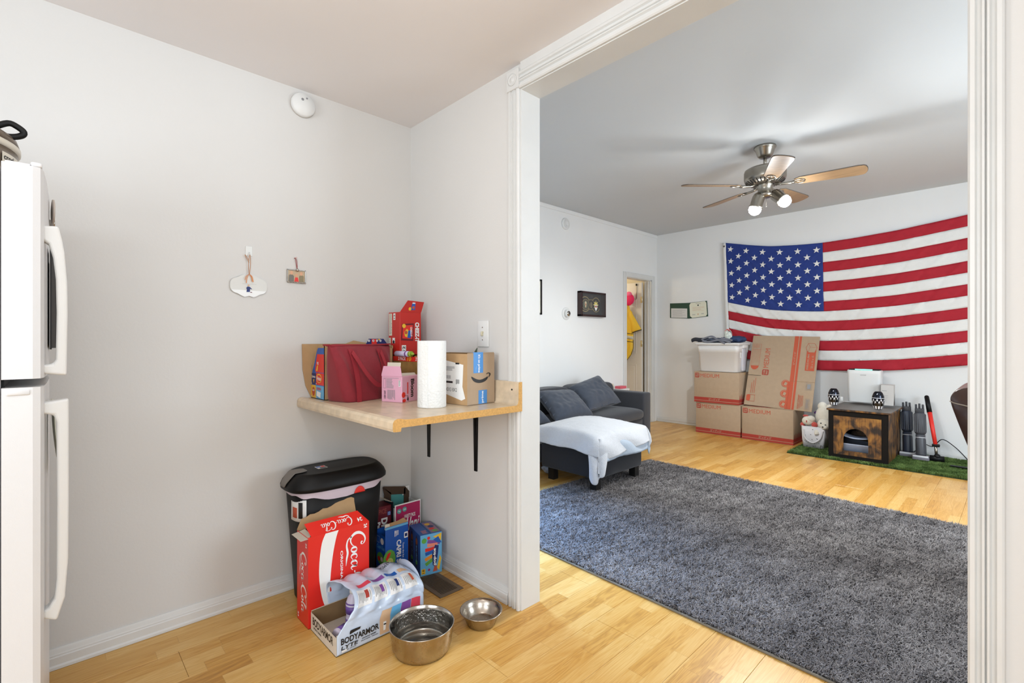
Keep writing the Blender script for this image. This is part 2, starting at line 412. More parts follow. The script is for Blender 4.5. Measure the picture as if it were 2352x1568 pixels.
# ================================================================== SETTING
XA, YB, YL = -2.40, 1.49, 1.602
LX, LY, LZ, KZ = -3.69, 6.47, 2.725, 2.392
RX = 1.7
OX0, OX1, OZ = -1.50, -0.076, 2.275
def sbox(name, m, *b, parent=None): return struct(new(m).box(*b).done(name, parent))
sbox('wall_left', M_wall, XA - 0.1, XA, -2.5, YB, 0, KZ)
wb = MB().m(M_wall)
wb.box(XA - 0.1, OX0 - 0.012, YB, YL - 0.012, 0, KZ); wb.box(OX1 + 0.012, RX, YB, YL - 0.012, 0, KZ); wb.box(OX0 - 0.012, OX1 + 0.012, YB, YL - 0.012, OZ + 0.012, KZ)
struct(wb.done('wall_partition'))
wb = MB().m(M_wall2)
wb.box(LX, OX0 - 0.012, YL - 0.012, YL, 0, LZ); wb.box(OX1 + 0.012, RX, YL - 0.012, YL, 0, LZ); wb.box(OX0 - 0.012, OX1 + 0.012, YL - 0.012, YL, OZ + 0.012, LZ)
struct(wb.done('wall_living_near'))
wb = MB().m(M_wall2)   # living left wall with door opening and a window opening behind the partition
for b in ((YL, 1.80, 0, LZ), (1.80, 2.70, 0, 0.80), (1.80, 2.70, 2.1, LZ), (2.70, 5.66, 0, LZ), (5.66, 6.32, 2.055, LZ), (6.32, LY, 0, LZ)):
    wb.box(LX - 0.11, LX, *b)
struct(wb.done('wall_living_left'))
sbox('wall_living_back', M_wall2, LX - 0.11, RX + 0.1, LY, LY + 0.1, 0, LZ)
wb = MB().m(M_wall2)
for b in ((-2.5, -1.6, 0, LZ), (-1.6, 0.1, 0, 0.65), (-1.6, 0.1, 2.05, LZ), (0.1, 2.7, 0, LZ), (2.7, 4.5, 0, 0.8), (2.7, 4.5, 2.2, LZ), (4.5, LY, 0, LZ)): wb.box(RX, RX + 0.1, *b)
struct(wb.done('wall_right'))
wb = MB().m(M_wall)
for b in ((XA - 0.1, -1.35, 0, KZ), (-1.35, 0.25, 0, 0.8), (-1.35, 0.25, 2.1, KZ), (0.25, RX, 0, KZ)): wb.box(b[0], b[1], -2.6, -2.5, b[2], b[3])
struct(wb.done('wall_kitchen_rear'))
sbox('ceiling', M_ceil, XA - 0.1, RX, -2.6, YB, KZ, KZ + 0.1)
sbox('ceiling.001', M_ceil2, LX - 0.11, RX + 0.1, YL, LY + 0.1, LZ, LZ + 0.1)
# side room beyond the ajar door
M_warm = mat('side_room_paint', (222, 212, 190), 0.8)
sr = MB().m(M_warm)
sr.box(-5.3, -5.2, 4.6, LY + 0.1, 0, 2.44); sr.box(-5.3, LX - 0.11, LY, LY + 0.1, 0, 2.44); sr.box(-5.3, LX - 0.11, 4.5, 4.6, 0, 2.44); sr.box(-5.3, LX - 0.11, 4.5, LY + 0.1, 2.44, 2.5)
struct(sr.done('wall_side_room'))
# window frames in the openings outside the view
def window(name, axis, c, a0, a1, z0, z1):
    f = MB().m(M_trim)
    def b(p0, p1, q0, q1):
        if axis == 'x': f.box(c - 0.03, c + 0.03, p0, p1, q0, q1)
        else: f.box(p0, p1, c - 0.03, c + 0.03, q0, q1)
    b(a0, a1, z0, z0 + 0.05); b(a0, a1, z1 - 0.05, z1); b(a0, a0 + 0.05, z0, z1); b(a1 - 0.05, a1, z0, z1); b(a0, a1, (z0 + z1) / 2 - 0.02, (z0 + z1) / 2 + 0.02)
    struct(f.done(name))
window('window_1', 'x', LX - 0.06, 1.80, 2.70, 0.8, 2.1)
window('window_2', 'x', RX + 0.05, 2.7, 4.5, 0.8, 2.2)
window('added_window_3', 'y', -2.55, -1.35, 0.25, 0.8, 2.1)  # unseen rear kitchen window, added to go with the rear fill

window('added_window_4', 'x', RX + 0.05, -1.6, 0.1, 0.65, 2.05)  # unseen kitchen side window, added around the side fill

# floor: sub-base plus real laminate planks
fl = struct(new(M_darkgap).box(-5.3, RX + 0.1, -2.6, LY + 0.1, -0.06, -0.008).done('floor'))
PW, PL = 0.1935, 1.24
pm = MB().m(M_floor)
g = 0.0005
def plank_mesh(x0, x1, y0, y1):
    b = MB().m(M_floor); e = 0.0007
    v = [(x0 + g, y0 + g, -0.008), (x1 - g, y0 + g, -0.008), (x1 - g, y1 - g, -0.008), (x0 + g, y1 - g, -0.008),
         (x0 + g, y0 + g, -e), (x1 - g, y0 + g, -e), (x1 - g, y1 - g, -e), (x0 + g, y1 - g, -e),
         (x0 + g + e, y0 + g + e, 0), (x1 - g - e, y0 + g + e, 0), (x1 - g - e, y1 - g - e, 0), (x0 + g + e, y1 - g - e, 0)]
    return b.raw(v, [(0, 1, 5, 4), (1, 2, 6, 5), (2, 3, 7, 6), (3, 0, 4, 7), (4, 5, 9, 8), (5, 6, 10, 9), (6, 7, 11, 10), (7, 4, 8, 11), (8, 9, 10, 11)], None, False).done('plank', fl)
full = plank_mesh(-PW / 2, PW / 2, -PL / 2, PL / 2); first_used = False
rp = random.Random(7); col_i = 0
x = XA
xs = []
k0 = math.floor((-5.2 - XA) / PW)
for k in range(k0, 22):
    xa = XA + k * PW; xb = xa + PW
    if xa > RX: break
    ylo = -2.5 if xa > XA - 0.001 else (YB if xa > LX - 0.12 else 4.6)
    yhi = LY
    y = ylo - rp.random() * PL if False else -20 + (k * 0.413 * PL) % PL
    while y < ylo - PL: y += PL
    while y < yhi:
        a, b = max(y, ylo), min(y + PL, yhi); xb2 = min(xb, RX)
        if b - a > 0.03:
            if abs((b - a) - PL) < 1e-6 and xb2 == xb:
                o = full if not first_used else full.copy()
                if first_used: C.objects.link(o)
                first_used = True; o.parent = fl; o.location = ((xa + xb) / 2, (a + b) / 2, 0)
            else: plank_mesh(xa, xb2, a, b)
        y += PL

# baseboards with a stepped profile
def baseboard(name, p0, p1, nrm, h=0.072, t=0.014):
    p0 = Vector((*p0, 0)); p1 = Vector((*p1, 0)); n = Vector((*nrm, 0)); u = (p1 - p0).normalized(); L = (p1 - p0).length
    prof = [(0, 0.001), (t + 0.004, 0.001), (t + 0.004, 0.010), (t, 0.016), (t, 0.042), (t - 0.003, 0.045), (t - 0.003, 0.050), (t - 0.005, 0.054), (t - 0.008, 0.066), (0.004, h), (0, h)]
    F = Matrix(((n.x, 0, u.x, p0.x), (n.y, 0, u.y, p0.y), (0, 1, 0, 0), (0, 0, 0, 1)))
    return struct(new(M_trim).prism(prof, 0, L, F).done(name))
baseboard('baseboard_left', (XA, -2.5), (XA, YB), (1, 0))
baseboard('baseboard_partition', (XA + 0.016, YB), (-1.578, YB), (0, -1))
baseboard('baseboard_back', (LX + 0.012, LY), (RX, LY), (0, -1), 0.06, 0.012)
baseboard('baseboard_living_left', (LX, YL), (LX, 5.58), (1, 0), 0.06, 0.012)

# fluted casings of the wide opening
def fluted(w, t=0.017):
    return [(0, 0), (w, 0), (w, t * 0.75), (w * 0.93, t), (w * 0.80, t), (w * 0.74, t * 0.55), (w * 0.66, t * 0.55), (w * 0.60, t), (w * 0.54, t), (w * 0.50, t * 0.6), (w * 0.46, t), (w * 0.40, t), (w * 0.34, t * 0.55), (w * 0.26, t * 0.55), (w * 0.20, t), (w * 0.07, t), (0, t * 0.75)]
def casing_v(name, x0, w, z1):
    F = Matrix(((1, 0, 0, x0), (0, -1, 0, YB), (0, 0, 1, 0.001), (0, 0, 0, 1)))
    return struct(new(M_trim).prism(fluted(w), 0, z1, F).done(name))
casing_v('trim_1', -1.573, 0.067, 2.281)
casing_v('trim_2', OX1 - 0.004, 0.058, 2.281)
F = Matrix(((0, 0, 1, -1.503), (0, -1, 0, YB), (1, 0, 0, 2.279), (0, 0, 0, 1)))
struct(new(M_trim).prism(fluted(0.074), 0, OX1 - (-1.503), F).done('trim_3'))
t4 = new(M_trim).box(-1.50, OX1, YB - 0.010, YB, 2.353, KZ)
struct(t4.done('trim_4'))
for i, xx in enumerate((-1.5385, OX1 + 0.032)):
    rb = new(M_trim).box(xx - 0.037, xx + 0.037, YB - 0.022, YB, 2.281, 2.366, bev=0.002, seg=1)
    Fr = frame((xx, YB - 0.022, 2.324), (1, 0, 0), (0, 0, 1))
    rb.lathe([(0.026, 0), (0.026, 0.003), (0.021, 0.004), (0.018, 0.001), (0.013, 0.001), (0.010, 0.005), (0, 0.006)], 28, Fr)
    struct(rb.done('trim_%d' % (5 + i)))
# jamb lining
struct(new(M_trim).box(OX0 - 0.012, OX0, YB - 0.003, YL + 0.002, 0.001, OZ + 0.012).done('trim_7'))
struct(new(M_trim).box(OX1, OX1 + 0.012, YB - 0.003, YL + 0.002, 0.001, OZ + 0.012).done('trim_8'))
struct(new(M_trim).box(OX0, OX1, YB - 0.003, YL + 0.002, OZ, OZ + 0.012).done('trim_9'))
# narrow ledge trim on the living room's left wall under the ceiling, short piece on the back wall
struct(new(M_wall2).box(LX, LX + 0.012, YL, LY, LZ - 0.045, LZ, bev=0.003, seg=1).done('trim_10'))
# door casing in the far left wall
def cas(name, b): struct(new(M_trim).box(*b, bev=0.003, seg=1).done(name))
cas('trim_11', (LX, LX + 0.014, 5.585, 5.662, 0.001, 2.115)); cas('trim_12', (LX, LX + 0.014, 6.318, 6.395, 0.001, 2.115)); cas('trim_13', (LX, LX + 0.014, 5.662, 6.318, 2.050, 2.115))
jl = new(M_trim); jl.box(LX - 0.11, LX, 5.655, 5.668, 0.001, 2.055); jl.box(LX - 0.11, LX, 6.308, 6.32, 0.001, 2.055); jl.box(LX - 0.11, LX, 5.66, 6.32, 2.043, 2.055)
jl.box(LX - 0.055, LX - 0.035, 6.296, 6.308, 0.001, 2.045)
struct(jl.done('trim_14'))
# ajar panelled door
dr = struct(bpy.data.objects.new('door_1', None)); C.objects.link(dr); dr.location = (LX - 0.115, 6.262, 0.012)
M_door = mat('door_paint', (216, 210, 200), 0.45)
dr.rotation_euler = (0, 0, math.radians(180))
DW = 0.64
db = new(M_door).box(0, DW, -0.0175, 0.0175, 0, 2.02, bev=0.002, seg=1).done('door_slab', dr)
for (a, b, z0, z1) in ((0.09, 0.28, 1.66, 1.88), (0.36, 0.55, 1.66, 1.88), (0.09, 0.28, 0.98, 1.56), (0.36, 0.55, 0.98, 1.56), (0.09, 0.28, 0.16, 0.82), (0.36, 0.55, 0.16, 0.82)):
    p = new(M_door)
    for q0, q1, r0, r1 in ((a, b, z0, z0 + 0.014), (a, b, z1 - 0.014, z1), (a, a + 0.014, z0 + 0.014, z1 - 0.014), (b - 0.014, b, z0 + 0.014, z1 - 0.014)): p.box(q0, q1, 0.0175, 0.0215, r0, r1)
    p.box(a + 0.03, b - 0.03, 0.0175, 0.0225, z0 + 0.03, z1 - 0.03, bev=0.002, seg=1)
    p.done('door_panel', dr)
for z in (1.72, 1.08, 0.22):
    h = mat('brass_hinge', (222, 214, 186), 0.25, metal=0.8)
    new(h).cyl((-0.008, 0.024, z), (-0.008, 0.024, z + 0.09), 0.007).box(-0.006, 0.02, 0.0175, 0.0195, z, z + 0.09).done('hinge', dr)

# ================================================================== wall fixtures
t = thing('smoke_detector', 'round white smoke detector with two small vents high on the bare wall', 'smoke detector', (XA, 0.884, 2.317))
FA = frame((0, 0, 0), (0, 1, 0), (0, 0, 1))      # wall A: local x -> +Y, y -> Z, normal +X
new(M_white).lathe([(0.054, 0), (0.056, 0.004), (0.056, 0.018), (0.051, 0.026), (0.0, 0.028)], 40, FA).done('cover', t)
new(mat('backplate_grey', (190, 184, 176), 0.6)).lathe([(0.057, 0.0), (0.057, 0.006)], 40, FA).done('back_plate', t)
pv = Print((0.0275, 0, 0), (0, 1, 0), (0, 0, 1)); pv.disc(-0.008, 0.02, 0.0065, I_grey).disc(0.012, 0.03, 0.0045, I_grey); pv.done('vent_hole', t)
def detector(name, lab, loc, r):
    t = thing(name, lab, 'detector', loc)
    new(M_white).lathe([(r, 0), (r * 1.02, 0.004), (r * 0.98, 0.014), (r * 0.9, 0.018), (0, 0.019)], 36, FA).done('base', t)
    new(M_white).lathe([(r * 0.62, 0.018), (r * 0.60, 0.026), (r * 0.45, 0.028), (r * 0.45, 0.025), (r * 0.2, 0.026), (0, 0.03)], 30, FA).done('sounder', t)
    return t
detector('smoke_alarm', 'round white alarm near the ceiling of the living room left wall', (LX, 4.383, 2.552), 0.068)
t = thing('thermostat', 'round white dial thermostat on the wall left of the dark display frame', 'thermostat', (LX, 4.398, 1.498))
new(M_white).lathe([(0.074, 0), (0.075, 0.004), (0.068, 0.008), (0, 0.009)], 36, FA).done('back_plate', t)
new(M_white).lathe([(0.045, 0.008), (0.043, 0.032), (0.038, 0.038), (0.0, 0.038)], 30, FA).done('dial', t)
new(M_steel).lathe([(0.030, 0.037), (0.030, 0.043), (0.0, 0.044)], 24, FA).done('centre_cap', t)
t = thing('light_switch', 'white wall switch plate beside the opening with a broken toggle', 'switch', (-1.757, YB, 1.212))
FB = frame((0, 0, 0), (1, 0, 0), (0, 0, 1))      # partition face: normal -Y
new(M_white).box(-0.040, 0.040, -0.007, 0, -0.062, 0.062, bev=0.0025).done('plate', t)
new(mat('toggle_ivory', (206, 198, 170), 0.5)).box(-0.005, 0.005, -0.016, -0.006, -0.010, 0.010, bev=0.002).box(-0.002, 0.007, -0.014, -0.006, 0.004, 0.012).done('toggle', t)
for z in (-0.028, 0.031): new(M_steel).cyl((0, -0.0065, z), (0, -0.009, z), 0.003, n=10).done('screw', t)

# hanging ornaments on the bare wall
M_cord = mat('bronze_wire', (186, 130, 84), 0.4, metal=0.5)
t = thing('wall_hook', 'clear adhesive hook above the white scalloped plaque', 'hook', (XA, 0.649, 1.583))
new(mat('hook_white', (226, 228, 226), 0.35)).box(0, 0.003, -0.015, 0.013, -0.022, 0.022, bev=0.001, seg=1).done('backing', t)
new(M_white).tube([(0.003, 0, -0.006), (0.006, 0, -0.014), (0.012, 0, -0.017), (0.014, 0, -0.012)], 0.003, 6).done('prong', t)
t = thing('plaque_ornament', 'white scalloped ornament hung by bronze ribbon, small seated figure at its middle', 'ornament', (XA, 0.647, 1.430))
outl = []
for k in range(64):
    a = 2 * PI * k / 64; c, s_ = math.cos(a), math.sin(a)
    rx, rz = 0.072, 0.046
    xx_ = rx * abs(c) ** 0.6 * (1 if c > 0 else -1)
    zz_ = rz * abs(s_) ** 0.55 * (1 if s_ > 0 else -1); tt_ = abs(xx_) / rx
    zz_ *= 1 - 0.22 * max(0, tt_ - 0.45) / 0.55 + 0.10 * math.sin(tt_ * 2 * PI * 1.15 + 0.2) - 0.05 * max(0, 1 - tt_ / 0.15)
    outl.append((xx_ * (1 + 0.05 * math.cos(3 * a) ** 2), zz_ - 0.004))
new(mat('acrylic_frost', (220, 220, 216), 0.25)).prism(outl, 0.004, 0.007, FA).done('plaque', t)
low = [p for p in outl if p[1] < -0.024]; low = sorted(low, key=lambda p: math.atan2(p[1] + 0.02, p[0]))
new(mat('ornament_snow', (240, 242, 242), 0.4)).prism(low, 0.0072, 0.0086, FA).done('snow_band', t)
pr = Print((0.0089, 0, 0), (0, 1, 0), (0, 0, 1))
pr.poly([(-0.011, -0.032), (-0.009, -0.020), (-0.012, -0.014), (-0.006, -0.007), (0.002, -0.008), (0.006, -0.012), (0.012, -0.017), (0.010, -0.019), (0.004, -0.016), (0.003, -0.031)], I_navy)
pr.disc(-0.002, -0.002, 0.004, I_tan).rect(0.004, -0.034, 0.012, -0.031, I_maroon); pr.rect(-0.028, 0.004, 0.03, 0.0045, I_grey); pr.text('Name', -0.008, -0.041, -0.002, -0.038, I_grey) if False else None
pr.done('painted_figure', t)
rib = new(mat('copper_ribbon', (206, 138, 92), 0.35, metal=0.3))
for pts in ([(0.01, 0.0, 0.048), (0.013, -0.012, 0.04), (0.013, -0.018, 0.022)], [(0.01, 0.0, 0.048), (0.014, 0.010, 0.038), (0.013, 0.016, 0.014)], [(0.01, -0.002, 0.048), (0.013, -0.01, 0.03), (0.012, -0.012, 0.008)], [(0.01, 0.002, 0.048), (0.013, 0.009, 0.034), (0.013, 0.012, 0.016)]):
    rib.strap(smooth_path(pts, 5), 0.004, 0.0006, (0, 1, 0.3))
rib.done('ribbon', t)
new(M_cord).tube(smooth_path([(0.009, 0, 0.048), (0.009, -0.003, 0.09), (0.012, 0.002, 0.138), (0.009, 0.006, 0.10), (0.009, 0.001, 0.048)], 5), 0.0012, 6).tube(smooth_path([(0.009, 0.0, 0.11), (0.009, -0.016, 0.134), (0.009, -0.014, 0.124), (0.009, 0.0, 0.10)], 5), 0.0010, 5).done('hanging_wire', t)
t = thing('photo_ornament', 'tiny silver framed family photo hung on a red ribbon', 'ornament', (XA, 0.855, 1.489))
fr = new(M_steel)
for b in ((-0.043, 0.043, 0.026, 0.031), (-0.043, 0.043, -0.032, -0.026), (-0.044, -0.038, -0.032, 0.031), (0.038, 0.044, -0.032, 0.031)): fr.box(0.002, 0.007, b[0], b[1], b[2], b[3], bev=0.001, seg=1)
for k in range(14): fr.ball((0.008, -0.04 + k * 0.0062, -0.029 - 0.002 * (k % 2)), 0.0035, n=8, m=5)
fr.ball((0.008, 0.003, 0.029), 0.008, n=10, m=6); fr.done('frame', t)
new(mat('photo_backdrop', (196, 172, 140), 0.5)).box(0.001, 0.004, -0.039, 0.039, -0.027, 0.027).done('photo', t)
pr = Print((0.0045, 0, 0), (0, 1, 0), (0, 0, 1)); skin = mat('photo_skin', (218, 168, 136), 0.6)
pr.poly([(-0.036, -0.026), (-0.034, 0.004), (-0.020, 0.008), (-0.012, 0.0), (-0.012, -0.026)], mat('photo_grey', (120, 116, 108), 0.6)).poly([(0.012, -0.026), (0.012, 0.0), (0.022, 0.008), (0.034, 0.002), (0.034, -0.026)], mat('photo_olive', (140, 128, 100), 0.6))
pr.disc(-0.023, 0.014, 0.007, skin, 0.009).disc(0.022, 0.013, 0.007, skin, 0.009).disc(0.0, 0.004, 0.006, skin, 0.007).poly([(-0.010, -0.026), (-0.006, -0.006), (0.006, -0.006), (0.010, -0.026)], I_red)
pr.done('family_picture', t)
new(mat('red_ribbon', (150, 48, 48), 0.5)).tube(smooth_path([(0.006, 0.002, 0.036), (0.004, -0.002, 0.066), (0.006, -0.006, 0.082), (0.003, -0.01, 0.086)], 5), 0.0014, 6).tube([(0.006, 0.003, 0.036), (0.004, 0.003, 0.07), (0.004, 0.0, 0.082)], 0.0012, 6).done('ribbon', t)
new(mat('nail_pink', (226, 190, 184), 0.4)).cyl((0, -0.003, 0.087), (0.012, -0.003, 0.088), 0.0035, n=10).done('nail', t)

# ================================================================== FRIDGE
t = thing('refrigerator', 'white top freezer refrigerator at the left edge with curved handles', 'refrigerator', (-1.965, -0.40, 0))
fx = lambda x: x + 1.965
fy = lambda y: y + 0.40
new(M_appl).box(fx(-2.32), fx(-1.613), fy(-0.72), fy(-0.0835), 0.02, 1.588, bev=0.006).done('body', t)
new(M_black).box(fx(-2.31), fx(-1.640), fy(-0.09), fy(-0.078), 0.10, 1.575).done('gasket', t)
def fdoor(z0, z1):
    prof = [(-2.32, -0.0815), (-1.61, -0.0815), (-1.6085, -0.03), (-1.614, -0.017), (-1.64, -0.0115), (-1.75, -0.0065), (-1.965, -0.002), (-2.18, -0.0065), (-2.29, -0.0115), (-2.318, -0.02)]
    return new(M_appl).prism([(fx(a), fy(b)) for a, b in prof], z0, z1)
d = fdoor(1.090, 1.592); d.box(fx(-2.31), fx(-1.612), fy(-0.076), fy(-0.034), 1.592, 1.597, bev=0.002); d.box(fx(-2.31), fx(-1.612), fy(-0.034), fy(-0.014), 1.592, 1.604, bev=0.004)
d1 = d.done('freezer_door', t)
d2 = fdoor(0.09, 1.070); d2.box(fx(-2.31), fx(-1.606), fy(-0.074), fy(-0.034), 1.052, 1.066, bev=0.003); d2 = d2.done('lower_door', t)
UP = [(-0.015, 1.463), (0.015, 1.466), (0.022, 1.43), (0.026, 1.401), (0.031, 1.325), (0.032, 1.25), (0.031, 1.182), (0.030, 1.092), (-0.016, 1.099), (-0.016, 1.120), (0.004, 1.122), (0.010, 1.133), (0.0115, 1.25), (0.010, 1.334), (0.005, 1.388), (-0.003, 1.419), (-0.015, 1.428)]
LO = [(-0.016, 1.027), (0.034, 1.034), (0.034, 0.775), (0.033, 0.632), (0.027, 0.535), (0.012, 0.482), (-0.014, 0.496), (-0.014, 0.513), (-0.004, 0.519), (0.007, 0.537), (0.011, 0.584), (0.012, 0.775), (0.011, 0.975), (0.006, 0.995), (-0.016, 1.0)]
for nm, po, par in (('handle', UP, d1), ('handle', LO, d2)):
    h = MB().m(M_white); F = frame((fx(-1.69), fy(0), 0), (0, 1, 0), (0, 0, 1)); n = len(po)
    h.prism(po, 0, 0.034, F)
    o = h.done(nm, par); md = o.modifiers.new('bevel', 'BEVEL'); md.width = 0.006; md.segments = 3; md.limit_method = 'ANGLE'; md.angle_limit = 0.9
# magnets and papers held on the doors
def mag(name, lab, loc, build):
    t_ = thing(name, lab, 'magnet', loc); build(t_); return t_
tm = thing('round_magnet', 'thin pale oval disc magnet high on the freezer door', 'magnet', (-1.95, 0.0035, 1.555), math.radians(5))
new(mat('disc_beige', (190, 178, 168), 0.5)).lathe([(0.036, 0), (0.036, 0.004), (0, 0.005)], 32, frame((0, 0, 0), (-1, 0, 0), (0, 0, 1))).done('disc', tm)
tm = thing('knob_magnet', 'small silver knob magnet above the freezer handle', 'magnet', (-2.02, -0.001, 1.535))
new(M_steel).lathe([(0.010, 0), (0.008, 0.007), (0.014, 0.009), (0.014, 0.012), (0, 0.013)], 20, frame((0, -0.001, 0), (-1, 0, 0), (0, 0, 1))).done('knob', tm)
tm = thing('calendar_magnet', 'black backed picture calendar stuck on the freezer door behind the handle', 'calendar', (-2.02, -0.001, 1.28))
new(I_black).box(-0.11, 0.11, 0.0, 0.004, -0.125, 0.125).done('backing', tm)
pr = Print((0, 0.004, 0), (-1, 0, 0), (0, 0, 1)); pr.rect(-0.10, 0.02, 0.10, 0.115, I_sky).rect(-0.10, -0.06, 0.10, 0.015, I_yellow).rect(-0.1, -0.115, 0.1, -0.07, I_dkgreen); pr.done('picture', tm)
tm = thing('folded_booklet', 'black booklet standing off the freezer door behind the handle', 'booklet', (-1.86, -0.001, 1.30))
new(I_black).prism([(-0.06, 0), (0.06, 0), (0.06, 0.004), (0.02, 0.019), (-0.06, 0.024)], -0.14, 0.13).done('cover', tm)
tm = thing('paper_slip', 'curled paper slip stuck on the lower refrigerator door', 'paper', (-1.80, -0.001, 0.92))
new(I_cream).sheet(lambda u, v: (-0.05 + 0.1 * u, 0.003 + 0.014 * v * v + 0.006 * u, 0.10 - 0.19 * v), 6, 10, 0.0008).done('sheet', tm)

# ================================================================== SLOW COOKER
t = thing('slow_cooker', 'taupe slow cooker with black lid handle on top of the refrigerator', 'slow cooker', (-1.95, -0.225, 1.5895))
M_taupe = mat('taupe_enamel', (112, 98, 84), 0.3, metal=0.25); M_cream = mat('cooker_band', (214, 206, 190), 0.3)
new(M_taupe).lathe([(0.135, 0.0), (0.148, 0.01), (0.157, 0.06), (0.160, 0.108), (0.150, 0.112)], 48, sx=1.15).done('body', t)
new(M_cream).lathe([(0.1615, 0.106), (0.1655, 0.110), (0.1655, 0.122), (0.158, 0.126)], 48, sx=1.15).done('rim_band', t)
lid = new(M_taupe).lathe([(0.164, 0.125), (0.158, 0.145), (0.130, 0.165), (0.07, 0.180), (0, 0.184)], 48, sx=1.15).done('lid', t)
hp = [(0.0, y, z) for y, z in ((0.098, 0.150), (0.118, 0.166), (0.142, 0.182), (0.158, 0.178), (0.172, 0.166), (0.166, 0.154), (0.145, 0.146), (0.12, 0.148))]
new(M_black).tube([(p[0] + 0.05, p[1], p[2]) for p in smooth_path(hp + [hp[0]], 4)][:-1], 0.008, 8, closed=True).done('handle', lid)
pr = Print((0.12, 0.1245, 0.05), (-0.80, 0.60, 0) if False else (0.78, -0.626, 0), (0, 0, 1)); pr = None
ang = math.radians(70)
bx, by = 0.160 * 1.15 * math.cos(ang), 0.160 * math.sin(ang)
def pot_pt(a, z, e): return (0.160 * 1.15 * math.cos(a) * (1 + e), 0.160 * math.sin(a) * (1 + e), z)
a0_, a1_ = math.radians(56), math.radians(84)
bd_ = new(M_cream).grid(lambda u, v: pot_pt(a0_ + (a1_ - a0_) * u, 0.060 + 0.030 * v, 0.006), 12, 3)
vs_, fs_ = text_shape('crockpot', 0.02, 0.0); fit_ = Print._fit(None, vs_, 0.06, 0.066, 0.94, 0.085, 0)
bd_.m(I_black_ := mat('ink_black', (26, 25, 26), 0.5)).raw([pot_pt(a0_ + (a1_ - a0_) * x, y, 0.012) for x, y in fit_], fs_, None, False)
bd_.done('name_badge', t)

# ================================================================== COUNTER
M_lam = mat('beige_laminate', (214, 194, 166), 0.28, noise_amt=0.14, noise_scale=22, spec=0.5)
M_chip = mat('particle_board', (206, 160, 94), 0.85, noise_amt=0.14, noise_scale=160, bump=0.4, bump_scale=220)
t = thing('counter', 'beige laminate countertop shelf bracketed into the kitchen corner', 'counter', (XA, YB, 0))
cx0, cx1 = 0.001, 0.903
prof = [(-0.001, 0.872), (-0.001, 0.900), (-0.55, 0.900), (-0.585, 0.902), (-0.600, 0.906), (-0.614, 0.907), (-0.626, 0.902), (-0.631, 0.893), (-0.632, 0.872), (-0.629, 0.862), (-0.615, 0.861), (-0.600, 0.861), (-0.598, 0.874)]
F = Matrix(((0, 0, 1, 0), (1, 0, 0, 0), (0, 1, 0, 0), (0, 0, 0, 1)))
new(M_lam).prism(prof, cx0, cx1 - 0.0015, F, False).done('worktop', t)
new(M_chip).prism(prof, cx1 - 0.0015, cx1, F, False).done('raw_edge', t)
bsp = [(-0.001, 0.900), (-0.001, 1.000), (-0.017, 1.000), (-0.021, 0.994), (-0.022, 0.92), (-0.025, 0.906), (-0.034, 0.900)]
new(M_lam).prism(bsp, cx0, cx1 - 0.0015, F).done('backsplash', t); new(M_chip).prism(bsp, cx1 - 0.0015, cx1, F).done('raw_edge', t)
new(M_darkgap).cyl((0.86, -0.0215, 0.965), (0.86, -0.0235, 0.965), 0.004, n=10).done('screw', t)
for i, bx in enumerate((-2.214, -1.813)):
    tb = thing('shelf_bracket', ('black iron bracket under the counter nearer the corner', 'black iron bracket under the counter nearer the opening')[i], 'bracket', (bx, YB, 0))
    new(M_blackm).prism([(-0.010, 0.55), (0.010, 0.55), (0.017, 0.86), (-0.017, 0.86)], 0, 0.006, frame((0, 0, 0), (1, 0, 0), (0, 0, 1))).done('wall_leg', tb)
    new(M_blackm).box(-0.015, 0.015, -0.36, -0.001, 0.862, 0.8715, bev=0.001, seg=1).done('shelf_arm', tb)
    new(M_blackm).prism([(-0.005, 0.70), (-0.014, 0.80), (-0.035, 0.845), (-0.09, 0.862), (-0.005, 0.862)], -0.002, 0.002, Matrix(((0, 0, 1, 0), (1, 0, 0, 0), (0, 1, 0, 0), (0, 0, 0, 1)))).done('web', tb)

# ------------------------------------------------------------------ things on the counter
CT = 0.9005
def carton(t, w, d, h, m, mi=None, th=0.0015, open_top=False, name='carton_body'):
    # box with local origin at front-left-bottom corner: x 0..w, y 0..d
    b = new(m)
    if not open_top: b.box(0, w, 0, d, 0, h, bev=0.0012, seg=1)
    else:
        b.box(0, w, 0, th, 0, h).box(0, w, d - th, d, 0, h).box(0, th, th, d - th, 0, h).box(w - th, w, th, d - th, 0, h).box(0, w, 0, d, 0, th)
        if mi:
            b.m(mi).box(th, w - th, th, th + 0.0004, th, h - 0.001).box(th, w - th, d - th - 0.0004, d - th, th, h - 0.001).box(th, th + 0.0004, th, d - th, th, h - 0.001).box(w - th - 0.0004, w - th, th, d - th, th, h - 0.001)
    return b.done(name, t)

# snack variety carton behind the bag
t = thing('snack_carton', 'tan cut-open snack variety carton printed with chip bags behind the red bag', 'carton', (-2.396, 0.925, CT), math.radians(0))
cb = new(M_card)
W1, D1, H1 = 0.155, 0.36, 0.275
th = 0.003
cb.prism([(0.0, 0.0), (W1, 0), (W1, H1 - 0.02), (0.085, H1 - 0.012), (0.06, 0.235), (0.028, 0.175), (0.0, 0.155)], 0, th, frame((0, th, 0), (1, 0, 0), (0, 0, 1)))
cb.prism([(0.0, 0.0), (D1, 0), (D1, H1 - 0.01), (-0.045, H1 - 0.012), (-0.042, 0.14), (-0.028, 0.06)], 0, th, frame((0, 0, 0), (0, 1, 0), (0, 0, 1))); cb.box(0, W1, D1 - th, D1, 0, H1 - 0.02); cb.box(0, W1, 0, D1, 0, th)
cb.prism([(0, 0), (D1, 0), (D1, 0.24), (0.25, 0.26), (0.0, H1 - 0.02)], 0, th, frame((W1 - th, 0, 0), (0, 1, 0), (0, 0, 1)))
